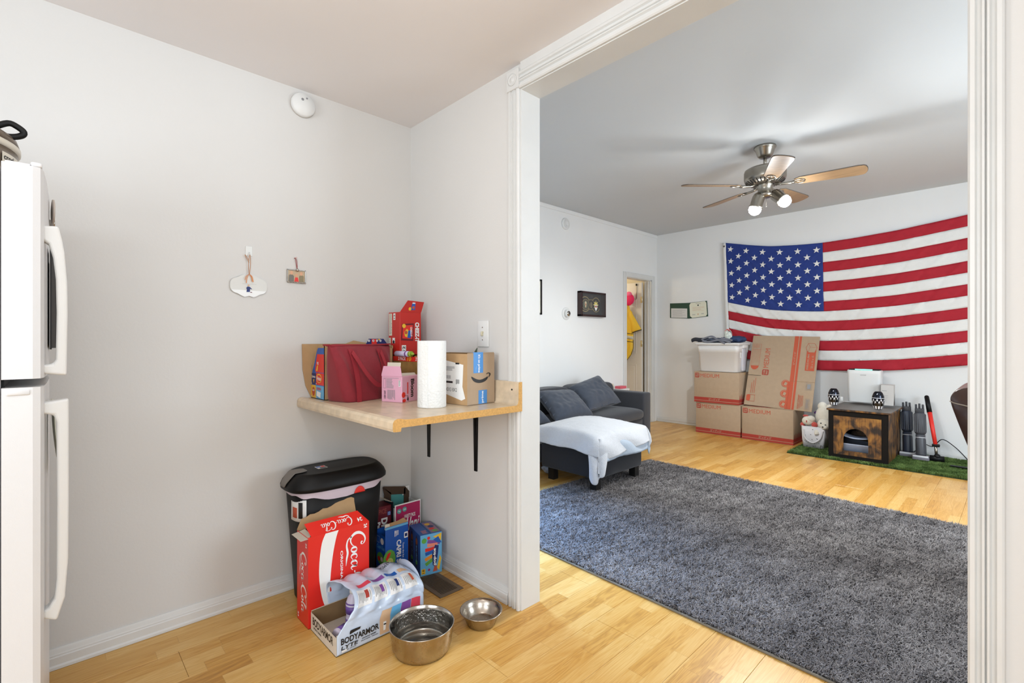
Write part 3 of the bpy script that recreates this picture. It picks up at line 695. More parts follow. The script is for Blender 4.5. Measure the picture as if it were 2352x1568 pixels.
cb.done('carton_body', t)
fp = new(M_card).prism([(0, 0), (0.19, 0), (0.18, 0.035), (0.10, 0.05), (0.05, 0.03), (0, 0.03)], 0, 0.003, frame((0.02, 0.10, H1 - 0.045), (0.3, 1, 0), (-0.05, 0, 1))).done('top_flap', t)
pr = Print((0, 0, 0), (1, 0, 0), (0, 0, 1))
pr.poly([(0.004, 0.003), (W1, 0.003), (W1, 0.245), (0.085, 0.245), (0.068, 0.225), (0.040, 0.168), (0.018, 0.135), (0.008, 0.10)], I_blue)
pr.rect(0.010, 0.068, 0.060, 0.122, I_navy).rect(0.062, 0.068, W1, 0.125, I_red).poly([(0.050, 0.140), (0.060, 0.128), (W1, 0.128), (W1, 0.215), (0.075, 0.215)], I_red).poly([(0.062, 0.135), (0.080, 0.135), (0.088, 0.168), (0.072, 0.155)], I_yellow).text('FRITO', 0.074, 0.165, 0.092, 0.178, I_white, bold=0.03)
pr.rect(0.004, 0.004, 0.060, 0.065, I_yellow).rect(0.062, 0.004, W1, 0.065, I_sky)
pr.disc(0.098, 0.100, 0.032, I_yellow, 0.022).disc(0.098, 0.099, 0.028, I_red, 0.017).text('Fritos', 0.073, 0.090, 0.122, 0.108, I_white, bold=0.03, shear=0.2)
pr.text('Doritos', 0.014, 0.100, 0.056, 0.112, I_white, bold=0.03).poly([(0.030, 0.092), (0.045, 0.093), (0.036, 0.074)], I_yellow)
pr.disc(0.034, 0.034, 0.017, I_orange, 0.022).text("Lay's", 0.022, 0.034, 0.046, 0.046, I_white, bold=0.03).poly([(0.072, 0.016), (0.118, 0.008), (0.122, 0.034), (0.074, 0.040)], I_white).text('FUNYUNS', 0.072, 0.044, 0.122, 0.057, I_red, bold=0.03)
for i, (a, b) in enumerate(((0.010, 0.070), (0.064, 0.070), (0.009, 0.008), (0.066, 0.006))): pr.disc(a + 0.004, b + 0.003, 0.004, I_white).text(str(i + 1), a + 0.0025, b, a + 0.0055, b + 0.006, I_navy)
pr.done('printed_chip_bags', t)
# red front print on the flap side and the far flap with number discs
b2 = new(I_navy).prism([(0, 0), (0.135, 0), (0.105, 0.036), (0.02, 0.036)], 0, 0.003, frame((W1 - 0.06, 0.235, H1 - 0.022), (-0.05, 1, 0), (0, 0, 1)))
b2.done('numbered_flap', t)
pr = Print((W1 - 0.0565, 0.235, H1 - 0.022), (-0.05, 1, 0), (0, 0, 1)); pr.rect(0.035, 0.003, 0.065, 0.034, I_red)
pr.poly([(0.065, 0.030), (0.08, 0.036), (0.09, 0.030)], I_yellow)
for i, a in enumerate((0.020, 0.045, 0.066, 0.086)): pr.disc(a, 0.026, 0.006, I_white).text(str(7 + i if i < 3 else 0), a - 0.003, 0.022, a + 0.003, 0.030, I_navy)
pr.done('number_discs', t)

# crayon / tissue carton in the corner with the snack box on top
t = thing('multipack_carton', 'brown multipack carton with red strip reading PACK 10 in the counter corner', 'carton', (-2.300, 1.292, CT), math.radians(0))
cb = new(mat('brown_carton', (148, 112, 58), 0.8, noise_amt=0.3, noise_scale=18))
cb.box(0, 0.25, 0, 0.003, 0, 0.175).box(0, 0.25, 0.150, 0.153, 0, 0.205).box(0, 0.003, 0.003, 0.15, 0, 0.205).box(0.247, 0.25, 0.003, 0.15, 0, 0.205).box(0, 0.25, 0, 0.15, 0, 0.003); cb.done('carton_body', t)
new(I_red).box(0, 0.25, -0.001, 0.001, 0.176, 0.200).box(0.249, 0.251, 0, 0.15, 0.176, 0.200).done('red_strip', t)
pr = Print((0, -0.001, 0), (1, 0, 0), (0, 0, 1)); pr.text('2 PACK', 0.10, 0.180, 0.175, 0.197, I_white, bold=0.03, shear=0.2).text('10', 0.185, 0.178, 0.225, 0.199, I_yellow, bold=0.03, shear=0.2); pr.done('lettering', t)
pr = Print((0.251, 0, 0), (0, 1, 0), (0, 0, 1)); pr.text('2 PACK', 0.005, 0.180, 0.06, 0.197, I_white, bold=0.03, shear=0.2).text('10', 0.070, 0.177, 0.100, 0.200, I_yellow, bold=0.03, shear=0.2); pr.done('lettering', t)
t = thing('glue_bottle', 'lavender tube with a lime green pointed cap below the red cracker box', 'tube', (-2.165, 1.275, CT + 0.2055), math.radians(6))
new(mat('tube_lavender', (206, 200, 226), 0.4)).cyl((-0.02, 0, 0.008), (0.085, 0, 0.008), 0.014, n=20).done('tube_body', t)
new(I_purple).cyl((0.06, 0, 0.008), (0.07, 0, 0.008), 0.0146, n=20).done('band', t)
new(mat('lime_cap', (150, 180, 60), 0.4)).cyl((0.085, 0, 0.008), (0.103, 0, 0.008), 0.0135, n=18).cyl((0.103, 0, 0.008), (0.122, 0, 0.008), 0.011, 0.002, n=18).done('cap', t)
# red cracker box, open lid flap leaning
t = thing('cracker_box', 'red open snack cracker box standing tall in the corner above the counter clutter', 'box', (-2.315, 1.302, CT + 0.206), math.radians(2))
M_cz = mat('cracker_red', (196, 40, 32), 0.4)
cw, cd, ch = 0.108, 0.130, 0.222
b = new(M_cz); b.box(0, cw, 0, cd, 0, ch, bev=0.001, seg=1); b.done('carton_body', t)
flap = [(0, 0), (cd, 0), (cd + 0.012, 0.058), (0.04, 0.062)]
new(M_cz).prism(flap, -0.0008, 0.0008, frame((cw, 0, ch), (0, 1, 0), (0.12, 0.05, 1))).done('lid_flap', t)
pr = Print((0, 0, 0), (1, 0, 0), (0, 0, 1))
pr.rect(0.004, 0.10, 0.033, ch - 0.006, I_cream).lines(0.006, 0.104, 0.032, ch - 0.010, 16, I_grey, seed=3).rect(0.046, ch - 0.040, 0.066, ch - 0.006, I_white).text('12', 0.050, ch - 0.034, 0.062, ch - 0.012, I_black, rot=90, bold=0.03)
pr.rect(0.003, 0.04, 0.022, 0.088, I_cream).lines(0.004, 0.045, 0.02, 0.085, 8, I_grey).rect(0.038, 0.060, 0.062, 0.088, I_white).disc(0.050, 0.067, 0.009, I_black); pr.done('nutrition_print', t)
pr = Print((cw, 0, 0), (0, 1, 0), (0, 0, 1))
pr.poly([(0.006, 0.075), (0.012, 0.16), (0.085, 0.165), (0.080, 0.072)], I_maroon).poly([(0.014, 0.085), (0.018, 0.152), (0.078, 0.156), (0.074, 0.082)], I_red)
pr.disc(0.024, 0.150, 0.011, I_yellow).poly([(0.030, 0.095), (0.024, 0.118), (0.042, 0.135), (0.060, 0.120), (0.052, 0.090)], I_yellow).poly([(0.044, 0.088), (0.050, 0.126), (0.070, 0.128), (0.066, 0.086)], I_blue).disc(0.036, 0.116, 0.009, I_orange)
pr.text('CHEEZ-IT', 0.062, 0.095, 0.074, 0.145, I_white, rot=-90, bold=0.03).text('CHEEZ-IT', 0.092, 0.066, 0.118, 0.170, I_white, rot=-90, bold=0.05)
pr.rect(0.010, 0.012, 0.036, 0.050, I_white).text('12', 0.015, 0.017, 0.031, 0.045, I_black, rot=90, bold=0.03); pr.done('front_print', t)
pr = Print((cw + 0.0008, 0, ch), (0, 1, 0), (0.12, 0.05, 1), 0.0006); pr.disc(0.058, 0.018, 0.009, I_yellow).poly([(0.065, 0.012), (0.068, 0.048), (0.088, 0.050), (0.090, 0.014)], I_blue).disc(0.078, 0.026, 0.008, I_orange).rect(0.069, 0.046, 0.087, 0.052, I_white); pr.done('flap_print', t)

# burgundy tote bag
t = thing('tote_bag', 'burgundy insulated tote bag with long strap handles on the counter', 'bag', (-2.139, 0.944, CT), math.radians(106))
M_bag = mat('burgundy_fabric', (138, 26, 40), 0.72, noise_amt=0.05, noise_scale=60, bump=0.25, bump_scale=350, sheen=0.2)
M_bagd = mat('burgundy_strap', (150, 34, 46), 0.7, bump=0.2, bump_scale=400)
BW, BD, BH = 0.32, 0.15, 0.258
def bagpt(face, u, v):
    # rounded rectangular cross-section, tapering closed towards the zip
    z = BH * v
    w = 0.118 + 0.070 * v ** 0.8; d = BD / 2 * (1 - v) ** 0.75 + 0.010
    a = u * 2 * PI
    c, s_ = math.cos(a), math.sin(a); e = 0.42
    x = w * (abs(c) ** e) * (1 if c > 0 else -1); y = d * (abs(s_) ** e) * (1 if s_ > 0 else -1)
    wr = 0.006 * math.sin(9 * x / BW * PI + 7 * v) * math.sin(v * PI) + 0.007 * noise.noise(Vector((x * 14, y * 10 + 3, z * 16)))
    return (x + 0.125 + 0.020 * v, y + 0.01 + wr * (1 if abs(s_) > 0.3 else 0.3) - 0.012 * math.sin(v * PI) * (1 if s_ < 0 else 0), z + 0.006 * math.sin(u * 12) * v)
b = new(M_bag).grid(lambda u, v: bagpt(0, u, v), 96, 36)
b.raw([bagpt(0, k / 96, 0) for k in range(96)], [tuple(range(96))])
b.done('bag_body', t)
tp = [bagpt(0, 0.5, 1), bagpt(0, 0.3, 1), bagpt(0, 0.25, 1), bagpt(0, 0.2, 1), bagpt(0, 0.0, 1)]
new(M_bagd).strap([(-0.040, 0.01, BH - 0.002), (0.06, 0.01, BH + 0.002), (0.2, 0.01, BH + 0.001), (0.335, 0.01, BH + 0.004)], 0.034, 0.006, (0, 1, 0)).box(-0.065, -0.035, 0.004, 0.020, BH - 0.002, BH + 0.005, bev=0.002, seg=1).done('zip_band', t)
for xs_ in (0.055, 0.230):
    pts = []
    for k in range(12):
        v = k / 11 * 0.93
        y = 0.01 - (BD / 2 * (1 - v) ** 0.75 + 0.010) - 0.004 - 0.012 * math.sin(v * PI); pts.append((xs_, y - 0.004, BH * v))
    new(M_bagd).strap(pts, 0.026, 0.003, (1, 0, 0)).done('strap_webbing', t)
hs = smooth_path([(0.055, -0.034, BH * 0.88), (0.062, -0.062, BH * 0.74), (0.085, -0.090, BH * 0.52), (0.120, -0.106, BH * 0.34), (0.158, -0.108, BH * 0.27), (0.192, -0.104, BH * 0.36), (0.220, -0.082, BH * 0.60), (0.230, -0.036, BH * 0.88)], 6)
new(M_bagd).strap(hs, 0.024, 0.003, (0.55, 0.25, 0.6)).done('carry_handle', t)

# pink drink carton
t = thing('pink_carton', 'pink open drink carton with cherries between the bag and the paper towels', 'carton', (-1.917, 1.145, CT), math.radians(0))
fdir = Vector((-1.954 + 1.917, 1.245 - 1.145, 0)).normalized(); sdir = Vector((-0.117, -0.032, 0)).normalized()
t.rotation_euler = (0, 0, math.atan2(fdir.y, fdir.x))   # local +x runs along the front face, local +y towards the left side
pw, pd, ph = 0.15, 0.118, 0.117
M_pk = mat('pink_card', (226, 170, 192), 0.5)
carton(t, pw, pd, ph, M_pk, M_cream)
pr = Print((0, 0, 0), (1, 0, 0), (0, 0, 1))
pr.text('Bloom', 0.062, 0.020, 0.088, 0.103, I_black, rot=-90, bold=0.04).rrect(0.036, 0.036, 0.043, 0.090, 0.003, I_red).disc(0.055, 0.078, 0.010, I_pink)
pr.disc(0.010, 0.034, 0.013, I_red).disc(0.014, 0.008, 0.012, I_red, 0.008).ring([(0.016, 0.030), (0.030, 0.028), (0.042, 0.030)], 0.0014, I_black, False).poly([(0.040, 0.030), (0.034, 0.010), (0.042, 0.003), (0.046, 0.012)], I_black); pr.done('front_print', t)
pr = Print((0, pd, 0), (0, -1, 0), (0, 0, 1))
pr.frame_(0.012, 0.062, 0.024, 0.104, 0.0008, I_black).lines(0.028, 0.060, 0.072, 0.104, 9, I_grey, seed=4).rect(0.098, 0.072, 0.110, 0.100, I_white).lines(0.099, 0.073, 0.109, 0.099, 9, I_black).text('CHERRY BURST', 0.014, 0.014, 0.026, 0.052, I_black, rot=90).lines(0.034, 0.010, 0.080, 0.056, 9, I_grey, seed=5, vert=True); pr.rect(0.010, 0.108, 0.10, 0.1095, I_grey); pr.done('side_print', t)
fl_ = new(M_pk).prism([(0, 0), (pd, 0), (pd - 0.010, 0.038), (pd - 0.014, 0.046), (0.008, 0.046), (0, 0.010)], 0, 0.0012, frame((0, pd, ph), (0, -1, 0), (0.10, 0, 1))).done('side_flap', t)
new(M_cream).prism([(0.03, 0), (pd - 0.012, 0), (pd - 0.012, 0.018), (0.03, 0.018)], 0, 0.001, frame((0.005, pd, ph + 0.045), (0, -1, 0), (0.10, 0, 1))).done('glue_flap', t)
pr = Print((0.0002, pd, ph), (0, -1, 0), (0.10, 0, 1), 0.0003)
pr = Print((-0.0004, pd, ph), (0, -1, 0), (0.10, 0, 1), 0.0003); pr.rrect(0.018, 0.004, 0.048, 0.040, 0.004, mat('peach_can', (232, 170, 150), 0.4)).disc(0.030, 0.030, 0.007, I_red).disc(0.038, 0.024, 0.007, I_red).rect(0.020, 0.003, 0.046, 0.007, I_maroon).text('00', 0.070, 0.018, 0.098, 0.036, I_white, bold=0.04); pr.done('flap_print', t)
new(M_cream).prism([(0, 0), (0.13, 0), (0.135, 0.016), (0.01, 0.020)], 0, 0.001, frame((0.01, 0.03, ph - 0.001), (1, 0, 0), (0, 0.6, 0.5))).done('top_flap', t)

# paper towel roll
t = thing('paper_towel_roll', 'white paper towel roll standing upright at the counter edge', 'paper towels', (-1.722, 1.172, CT))
M_pt = mat('paper_towel', (238, 238, 236), 0.9, spec=0.1, bump=0.9, bump_scale=110)
b = new(M_pt); n = 64; prf = []
pts = []
b.lathe([(0.0205, 0.002), (0.0590, 0.0), (0.0605, 0.002), (0.0605, 0.276), (0.059, 0.279), (0.0205, 0.279), (0.0205, 0.002)], 72)
b.box(0.058, 0.0610, -0.004, 0.020, 0.001, 0.278, M=Matrix.Rotation(-1.2, 4, 'Z'), bev=0.0008, seg=1)
b.done('towel_roll', t); new(M_card).lathe([(0.018, 0.002), (0.0204, 0.002), (0.0204, 0.2785), (0.018, 0.2785), (0.018, 0.002)], 32).done('core', t)

# shipping box
t = thing('shipping_box', 'brown shipping box with blue tape and a black smile arrow at the counter end', 'box', (-1.630, 1.290, CT), math.radians(94))
# local x along the front face (+Y world), local y towards -X
sw, sd, sh = 0.165, 0.30, 0.2225
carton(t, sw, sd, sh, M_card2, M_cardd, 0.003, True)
new(M_card).box(0.0, 0.003, 0.0, sd - 0.003, 0.001, sh, M=Matrix.Translation((-0.0004, 0.0004, 0))).done('side_panel', t)
new(M_card).prism([(0.004, 0), (sd - 0.004, 0), (sd - 0.008, 0.07), (0.008, 0.07)], 0, 0.003, frame((0.007, 0, sh - 0.004), (0, 1, 0), (0.25, 0, -1))).done('inner_flap', t)
new(M_card2).prism([(0, 0), (sw, 0), (sw - 0.003, 0.006), (0.003, 0.004)], 0, 0.003, frame((0, 0.003, sh - 0.001), (1, 0, 0), (0, 0, 1))).done('front_rim', t)
pr = Print((0, 0, 0), (1, 0, 0), (0, 0, 1))
pr.rect(0.036, 0.138, 0.094, sh, I_tape).rect(0.066, 0.002, 0.118, 0.062, I_tape)
pr.text("It's on prime", 0.060, 0.140, 0.078, 0.218, I_white, rot=-90, bold=0.02).text('prime', 0.083, 0.006, 0.100, 0.058, I_white, rot=90, bold=0.02)
pr.strokes([[(0, 0, .1), (2, -3, .5), (4, -3.2, .5), (0, 0, .1)][:3]], 0.050, 0.142, 0.054, 0.170, I_white, rot=-90)
sm = [(0.0, 0.60, 0.04), (0.10, 0.42, 0.15), (0.25, 0.24, 0.25), (0.45, 0.16, 0.28), (0.65, 0.22, 0.25), (0.80, 0.36, 0.17), (0.90, 0.52, 0.05)]
arrow = [(0.82, 0.74, 0.04), (0.90, 0.82, 0.07), (1.0, 0.80, 0.08), (1.02, 0.66, 0.07), (0.95, 0.46, 0.03)]
pr.strokes([sm, arrow], 0.022, 0.094, 0.140, 0.137, I_black)
pr.done('tape_and_logo', t)
new(I_tape).box(0.036, 0.094, -0.0006, 0.0036, sh, sh + 0.0062).done('tape_fold', t)
pr = Print((-0.0004, sd, 0), (0, -1, 0), (0, 0, 1)) 
q = lambda a: sd - a
pr.poly([(q(0.158), 0.045), (q(0.036), 0.020), (q(0.012), 0.030), (q(0.030), 0.080), (q(0.024), 0.175), (q(0.142), 0.192)], I_white)
pr.rect(q(0.148), 0.092, q(0.094), 0.101, I_black).text('DEX3 8X2', q(0.146), 0.056, q(0.066), 0.072, I_black, bold=0.0).lines(q(0.142), 0.108, q(0.105), 0.126, 10, I_grey, vert=True).lines(q(0.138), 0.145, q(0.080), 0.165, 4, I_grey, seed=2).rect(q(0.075), 0.176, q(0.05), 0.183, I_black)
pr.lines(q(0.072), 0.088, q(0.048), 0.110, 6, I_black, vert=True); pr.rect(q(0.215), 0.072, q(0.185), 0.104, I_yellow).text('XL', q(0.207), 0.080, q(0.192), 0.098, I_black)
pr.done('shipping_label', t)
t = thing('green_scrap', 'small dark green leaf-like scrap poking out of the shipping box below the switch', 'scrap', (-1.72, 1.36, CT + 0.16))
new(mat('dark_green_leaf', (44, 62, 32), 0.4)).sheet(lambda u, v: (0.013 * math.sin(PI * v ** 0.8) * (u - 0.5) * 2, 0.02 + 0.04 * v, 0.085 * v + 0.004 * math.cos(u * PI)), 6, 10, 0.002).done('leaf', t)

# ------------------------------------------------------------------ trash can and cartons on the kitchen floor
t = thing('trash_can', 'slim black plastic trash can with grey lid latch against the wall', 'trash can', (-2.255, 0.985, 0))
def sup(a, w, d, e=0.55):
    c, s_ = math.cos(a), math.sin(a); return (d * abs(c) ** e * (1 if c > 0 else -1), w * abs(s_) ** e * (1 if s_ > 0 else -1))
def supgrid(b, prof, n=64, e=0.55, cap0=True, cap1=True):
    v = []; f = []
    for (w, d, z, *o) in prof:
        for k in range(n):
            x, y = sup(2 * PI * k / n, w, d, e); v.append((x + (o[0] if o else 0), y + (o[1] if len(o) > 1 else 0), z if not callable(z) else z(y)))
    for i in range(len(prof) - 1):
        for k in range(n): f.append((i * n + k, i * n + (k + 1) % n, (i + 1) * n + (k + 1) % n, (i + 1) * n + k))
    if cap0: f.append(tuple(range(n))[::-1])
    if cap1: f.append(tuple((len(prof) - 1) * n + k for k in range(n)))
    return b.raw(v, f, None, True)
supgrid(new(M_black), [(0.168, 0.102, 0.001), (0.174, 0.107, 0.012), (0.203, 0.116, 0.40), (0.210, 0.119, 0.50), (0.200, 0.110, 0.50)]).done('bin_body', t)
M_liner = mat('bag_liner', (206, 190, 202), 0.35, bump=0.4, bump_scale=40)
b = new(M_liner)
v = []; f = []; n = 72
for j in range(5):
    for k in range(n):
        a = 2 * PI * k / n; x, y = sup(a, 0.2125 + 0.001 * (j % 2), 0.1215 + 0.0015 * math.sin(5 * a + j))
        low_ = 0.466 + 0.030 * abs(y / 0.21) ** 1.5 + 0.004 * math.sin(9 * a)
        v.append((x, y, low_ + (0.522 - low_) * j / 4))
for j in range(4):
    for k in range(n): f.append((j * n + k, j * n + (k + 1) % n, (j + 1) * n + (k + 1) % n, (j + 1) * n + k))
b.raw(v, f, None, True).done('bin_liner', t)
rt = new(I_red).sheet(lambda u, v: (0.1245 + 0.002 * math.sin(u * PI), 0.035 + 0.055 * u, 0.472 + (0.030 * math.sin(u * PI) ** 0.6) * v), 8, 4, 0.001).done('drawstring', t)
lidm = new(M_black)
supgrid(lidm, [(0.226, 0.132, 0.512), (0.235, 0.138, 0.518), (0.236, 0.138, 0.532), (0.228, 0.130, 0.552), (0.212, 0.116, 0.572), (0.196, 0.102, 0.586), (0.190, 0.097, 0.5845), (0.10, 0.045, 0.588)], 72, 0.62)
lo_ = lidm.done('lid', t)
lt = new(mat('latch_grey', (118, 112, 106), 0.5)).sheet(lambda u, v: (0.035 * (u - 0.5) * 2 * (1 - 0.35 * (2 * v - 1) ** 4), -0.241 + 0.100 * v, 0.534 + 0.056 * min(1, v * 2.4) ** 0.7 if v < 0.42 else 0.590), 8, 16, 0.003).done('latch', lo_)
F_ = frame((0.0, -0.07, 0.5925), (0, 1, 0), (-1, 0, 0)); pr = Print((0.0, -0.09, 0.5872), (0, 1, 0), (-1, 0, 0), 0.001)
pr.rect(0, -0.022, 0.045, 0.026, I_white).rect(0.003, 0.002, 0.024, 0.023, I_blue).rect(0.025, 0.002, 0.042, 0.023, I_red).rect(0.012, -0.019, 0.042, -0.002, I_black); pr.done('lid_sticker', lo_)
pr = Print((0.122, -0.185, 0.352), (0.55, 1, 0), (0.01, 0, 1), 0.001)
st = new(I_white).sheet(lambda u, v: ((lambda p: (p[0] * 1.012, p[1] * 1.008, 0.385 + 0.095 * v))(sup(-PI / 2 + 0.02 + 0.75 * u, 0.2055, 0.1175))), 14, 3, 0.001).done('side_sticker', t)
st2 = new(I_orange).sheet(lambda u, v: ((lambda p: (p[0] * 1.022, p[1] * 1.014, 0.40 + 0.045 * v))(sup(-PI / 2 + 0.10 + 0.24 * u, 0.2055, 0.1175))), 6, 2, 0.0008).done('sticker_print', st)
st3 = new(I_black).sheet(lambda u, v: ((lambda p: (p[0] * 1.022, p[1] * 1.014, 0.40 + 0.07 * v))(sup(-PI / 2 + 0.42 + 0.2 * u, 0.2055, 0.1175))), 6, 2, 0.0008).done('sticker_print', st)

# script lettering, drawn as calligraphic strokes (x right, y up, stroke width)
def coca():
    s = []
    s.append([(2.3, 2.75, .05), (2.05, 3.15, .22), (1.5, 3.35, .30), (0.85, 3.0, .34), (0.35, 2.2, .42), (0.25, 1.2, .46), (0.65, 0.35, .40), (1.3, 0.1, .30), (1.95, 0.45, .16), (2.2, 0.9, .06)])
    s.append([(2.3, 2.75, .05), (2.1, 2.45, .28), (1.85, 2.55, .22), (1.9, 2.85, .06)])
    def o(x): return [(x + .45, 1.55, .10), (x + .12, 1.2, .30), (x + .08, 0.6, .34), (x + .38, 0.22, .16), (x + .72, 0.55, .30), (x + .78, 1.15, .30), (x + .48, 1.55, .10), (x + .9, 1.35, .08)]
    s.append(o(2.35))
    s.append([(4.2, 1.25, .20), (3.95, 1.55, .14), (3.55, 1.25, .30), (3.5, 0.6, .34), (3.8, 0.22, .18), (4.3, 0.6, .08), (4.55, 1.0, .06)])
    s.append([(5.3, 1.4, .14), (4.95, 1.55, .14), (4.6, 1.2, .30), (4.55, 0.6, .34), (4.8, 0.22, .16), (5.2, 0.7, .10), (5.4, 1.5, .24), (5.35, 0.6, .32), (5.55, 0.22, .18), (5.95, 0.6, .08)])
    return s
def shift(st, dx): return [[(x + dx, y, w) for x, y, w in p] for p in st]
def cocacola():
    a = coca(); s = list(a)
    s.append([(0.65, 0.35, .20), (1.0, -0.45, .26), (1.9, -0.75, .36), (3.0, -0.55, .42), (3.9, -0.75, .34), (5.0, -0.9, .05)])
    s.append([(6.1, 1.0, .24), (6.45, 1.05, .24)])
    b = shift([a[0], a[1], a[2]], 6.5); s += b
    s.append([(9.85, 0.9, .06), (10.5, 2.4, .16), (10.75, 3.1, .20), (10.5, 3.25, .16), (10.2, 2.4, .28), (10.1, 0.9, .32), (10.3, 0.22, .20), (10.7, 0.6, .08)])
    s += shift([a[4]], 6.25)
    s.append([(8.5, 2.6, .05), (9.3, 3.2, .20), (10.3, 3.4, .14), (11.0, 2.9, .05)])
    return s
CC = cocacola()
# large soda carton: local x along +Y face, faces +X
t = thing('soda_carton', 'large red soda can carton with white script lettering, torn open at the top', 'carton', (-2.005, 0.762, 0.0005))
M_coke = mat('soda_red', (224, 42, 32), 0.38)
kh, kw, kd = 0.375, 0.268, 0.122
b = new(M_coke); th = 0.0012
b.box(-th, 0, 0, kw, 0, kh - 0.001).box(-kd, -th, 0, th, 0, kh - 0.004).box(-kd, -th, kw - th, kw, 0, kh - 0.02).box(-kd, -kd + th, th, kw - th, 0, kh - 0.01).box(-kd, 0, 0, kw, 0, th)
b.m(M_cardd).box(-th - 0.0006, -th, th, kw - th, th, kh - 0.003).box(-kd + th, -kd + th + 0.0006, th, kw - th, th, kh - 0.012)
b.done('carton_body', t)
new(M_cream).prism([(0, -0.03), (kd - 0.02, -0.03), (kd - 0.005, 0.0), (kd - 0.03, 0.018), (0.015, 0.022)], 0, 0.001, frame((-kd + 0.006, 0.004, kh - 0.006), (1, 0, 0), (0, 0.9, 0.25))).done('inner_flap', t)
# folded-out printed top flap, and torn brown rear flap
new(M_coke).prism([(0.012, 0), (kw, 0), (kw - 0.035, 0.062), (0.0, 0.062)], 0, 0.0012, frame((0.0, 0, kh - 0.001), (0, 1, 0), (-0.62, 0, 0.62))).done('top_flap', t)
rr = random.Random(3); top = [(kw * 0.97, 0.066), (kw * 0.97, 0.082)]
for k in range(14): a = 0.92 - k / 13 * 0.92; top.append((kw * a, 0.094 - 0.055 * (1 - a) ** 1.2 + rr.uniform(-0.004, 0.004) - (0.03 if k == 13 else 0)))
new(M_card).prism([(0, 0), (kw, 0)] + top, 0, 0.0014, frame((-kd, 0, kh - 0.008), (0, 1, 0), (-0.12, 0, 1))).done('torn_flap', t)
pr = Print((0, 0, 0), (0, 1, 0), (0, 0, 1))
band = [(0.072, 0.372), (0.056, 0.335), (0.046, 0.26), (0.046, 0.18), (0.062, 0.09), (0.090, 0.028)]; band2 = [(0.094, 0.05), (0.090, 0.12), (0.094, 0.20), (0.104, 0.28), (0.118, 0.345), (0.128, 0.372)]
sp = lambda p: smooth_path([(x, y, 0) for x, y in p], 5)
aa = sp(band); bb = sp(band2[::-1]); vs = [(x, y) for x, y, _ in aa] + [(x, y) for x, y, _ in bb[::-1]]; n_ = len(aa)
pr._add(vs, [(i, i + 1, 2 * n_ - 2 - i, 2 * n_ - 1 - i) for i in range(n_ - 1)], I_white)
pr.strokes(CC, 0.170, -0.09, 0.252, 0.352, I_white, rot=-90) if False else pr.strokes(CC, 0.160, 0.008, 0.252, 0.345, I_white, rot=-90)
pr.text('ORIGINAL TASTE', 0.136, 0.055, 0.147, 0.280, I_white, rot=-90, bold=0.02).text('24', 0.243, 0.350, 0.258, 0.368, I_white, rot=-90, bold=0.03)
pr.done('front_print', t)
pr = Print((-kd, 0, 0), (1, 0, 0), (0, 0, 1)); pr.strokes(CC, 0.030, 0.045, 0.105, 0.300, I_white, rot=-90).text('24', 0.094, 0.325, 0.108, 0.345, I_white, rot=-90, bold=0.03).text('ORIGINAL TASTE', 0.012, 0.10, 0.020, 0.25, mat('ink_gold', (214, 120, 60), 0.5), rot=-90).text('24', 0.010, 0.012, 0.022, 0.034, I_white, rot=-90, bold=0.03); pr.done('side_print', t)
pr = Print((0.0010, 0, kh), (0, 1, 0), (-0.62, 0, 0.62), 0.0012); pr.strokes(CC, 0.060, 0.004, 0.196, 0.054, I_white, rot=180).text('24', 0.218, 0.010, 0.240, 0.028, I_white, rot=180, bold=0.03); pr.done('flap_print', t)

# shrink-wrapped drink tray: local x along +Y?  x = world X, y = world Y
t = thing('drink_multipack', 'shrink-wrapped tray of sports drinks, torn open, on the floor before the red carton', 'multipack', (-1.757, 0.770, 0.0005), math.radians(0))
tw, td = 0.240, 0.375     # tray: x from -tw..0, y 0..td
M_tray = mat('tray_card', (214, 202, 186), 0.7, noise_amt=0.03, noise_scale=30)
b = new(M_tray); b.box(-tw, 0, 0, td, 0, 0.002).box(-tw, 0, 0, 0.002, 0.0, 0.070).box(-tw, -tw + 0.002, 0.002, td, 0, 0.078).box(-0.002, 0, 0.002, td, 0, 0.078).box(-tw, 0, td - 0.002, td, 0, 0.070)
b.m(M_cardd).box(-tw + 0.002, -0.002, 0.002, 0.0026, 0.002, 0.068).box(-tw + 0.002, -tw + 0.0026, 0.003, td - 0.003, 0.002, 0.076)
b.done('tray', t)
pr = Print((-tw, 0, 0), (1, 0, 0), (0, 0, 1)); pr.text('BODYARMOR', 0.020, 0.030, 0.215, 0.062, I_black, bold=0.03).text('SPORTS DRINK', 0.030, 0.016, 0.105, 0.025, I_black); pr.done('tray_lettering', t)
M_wrap = mat('shrink_wrap', (198, 212, 232), 0.18, spec=0.6, coat=0.4, bump=0.5, bump_scale=26)
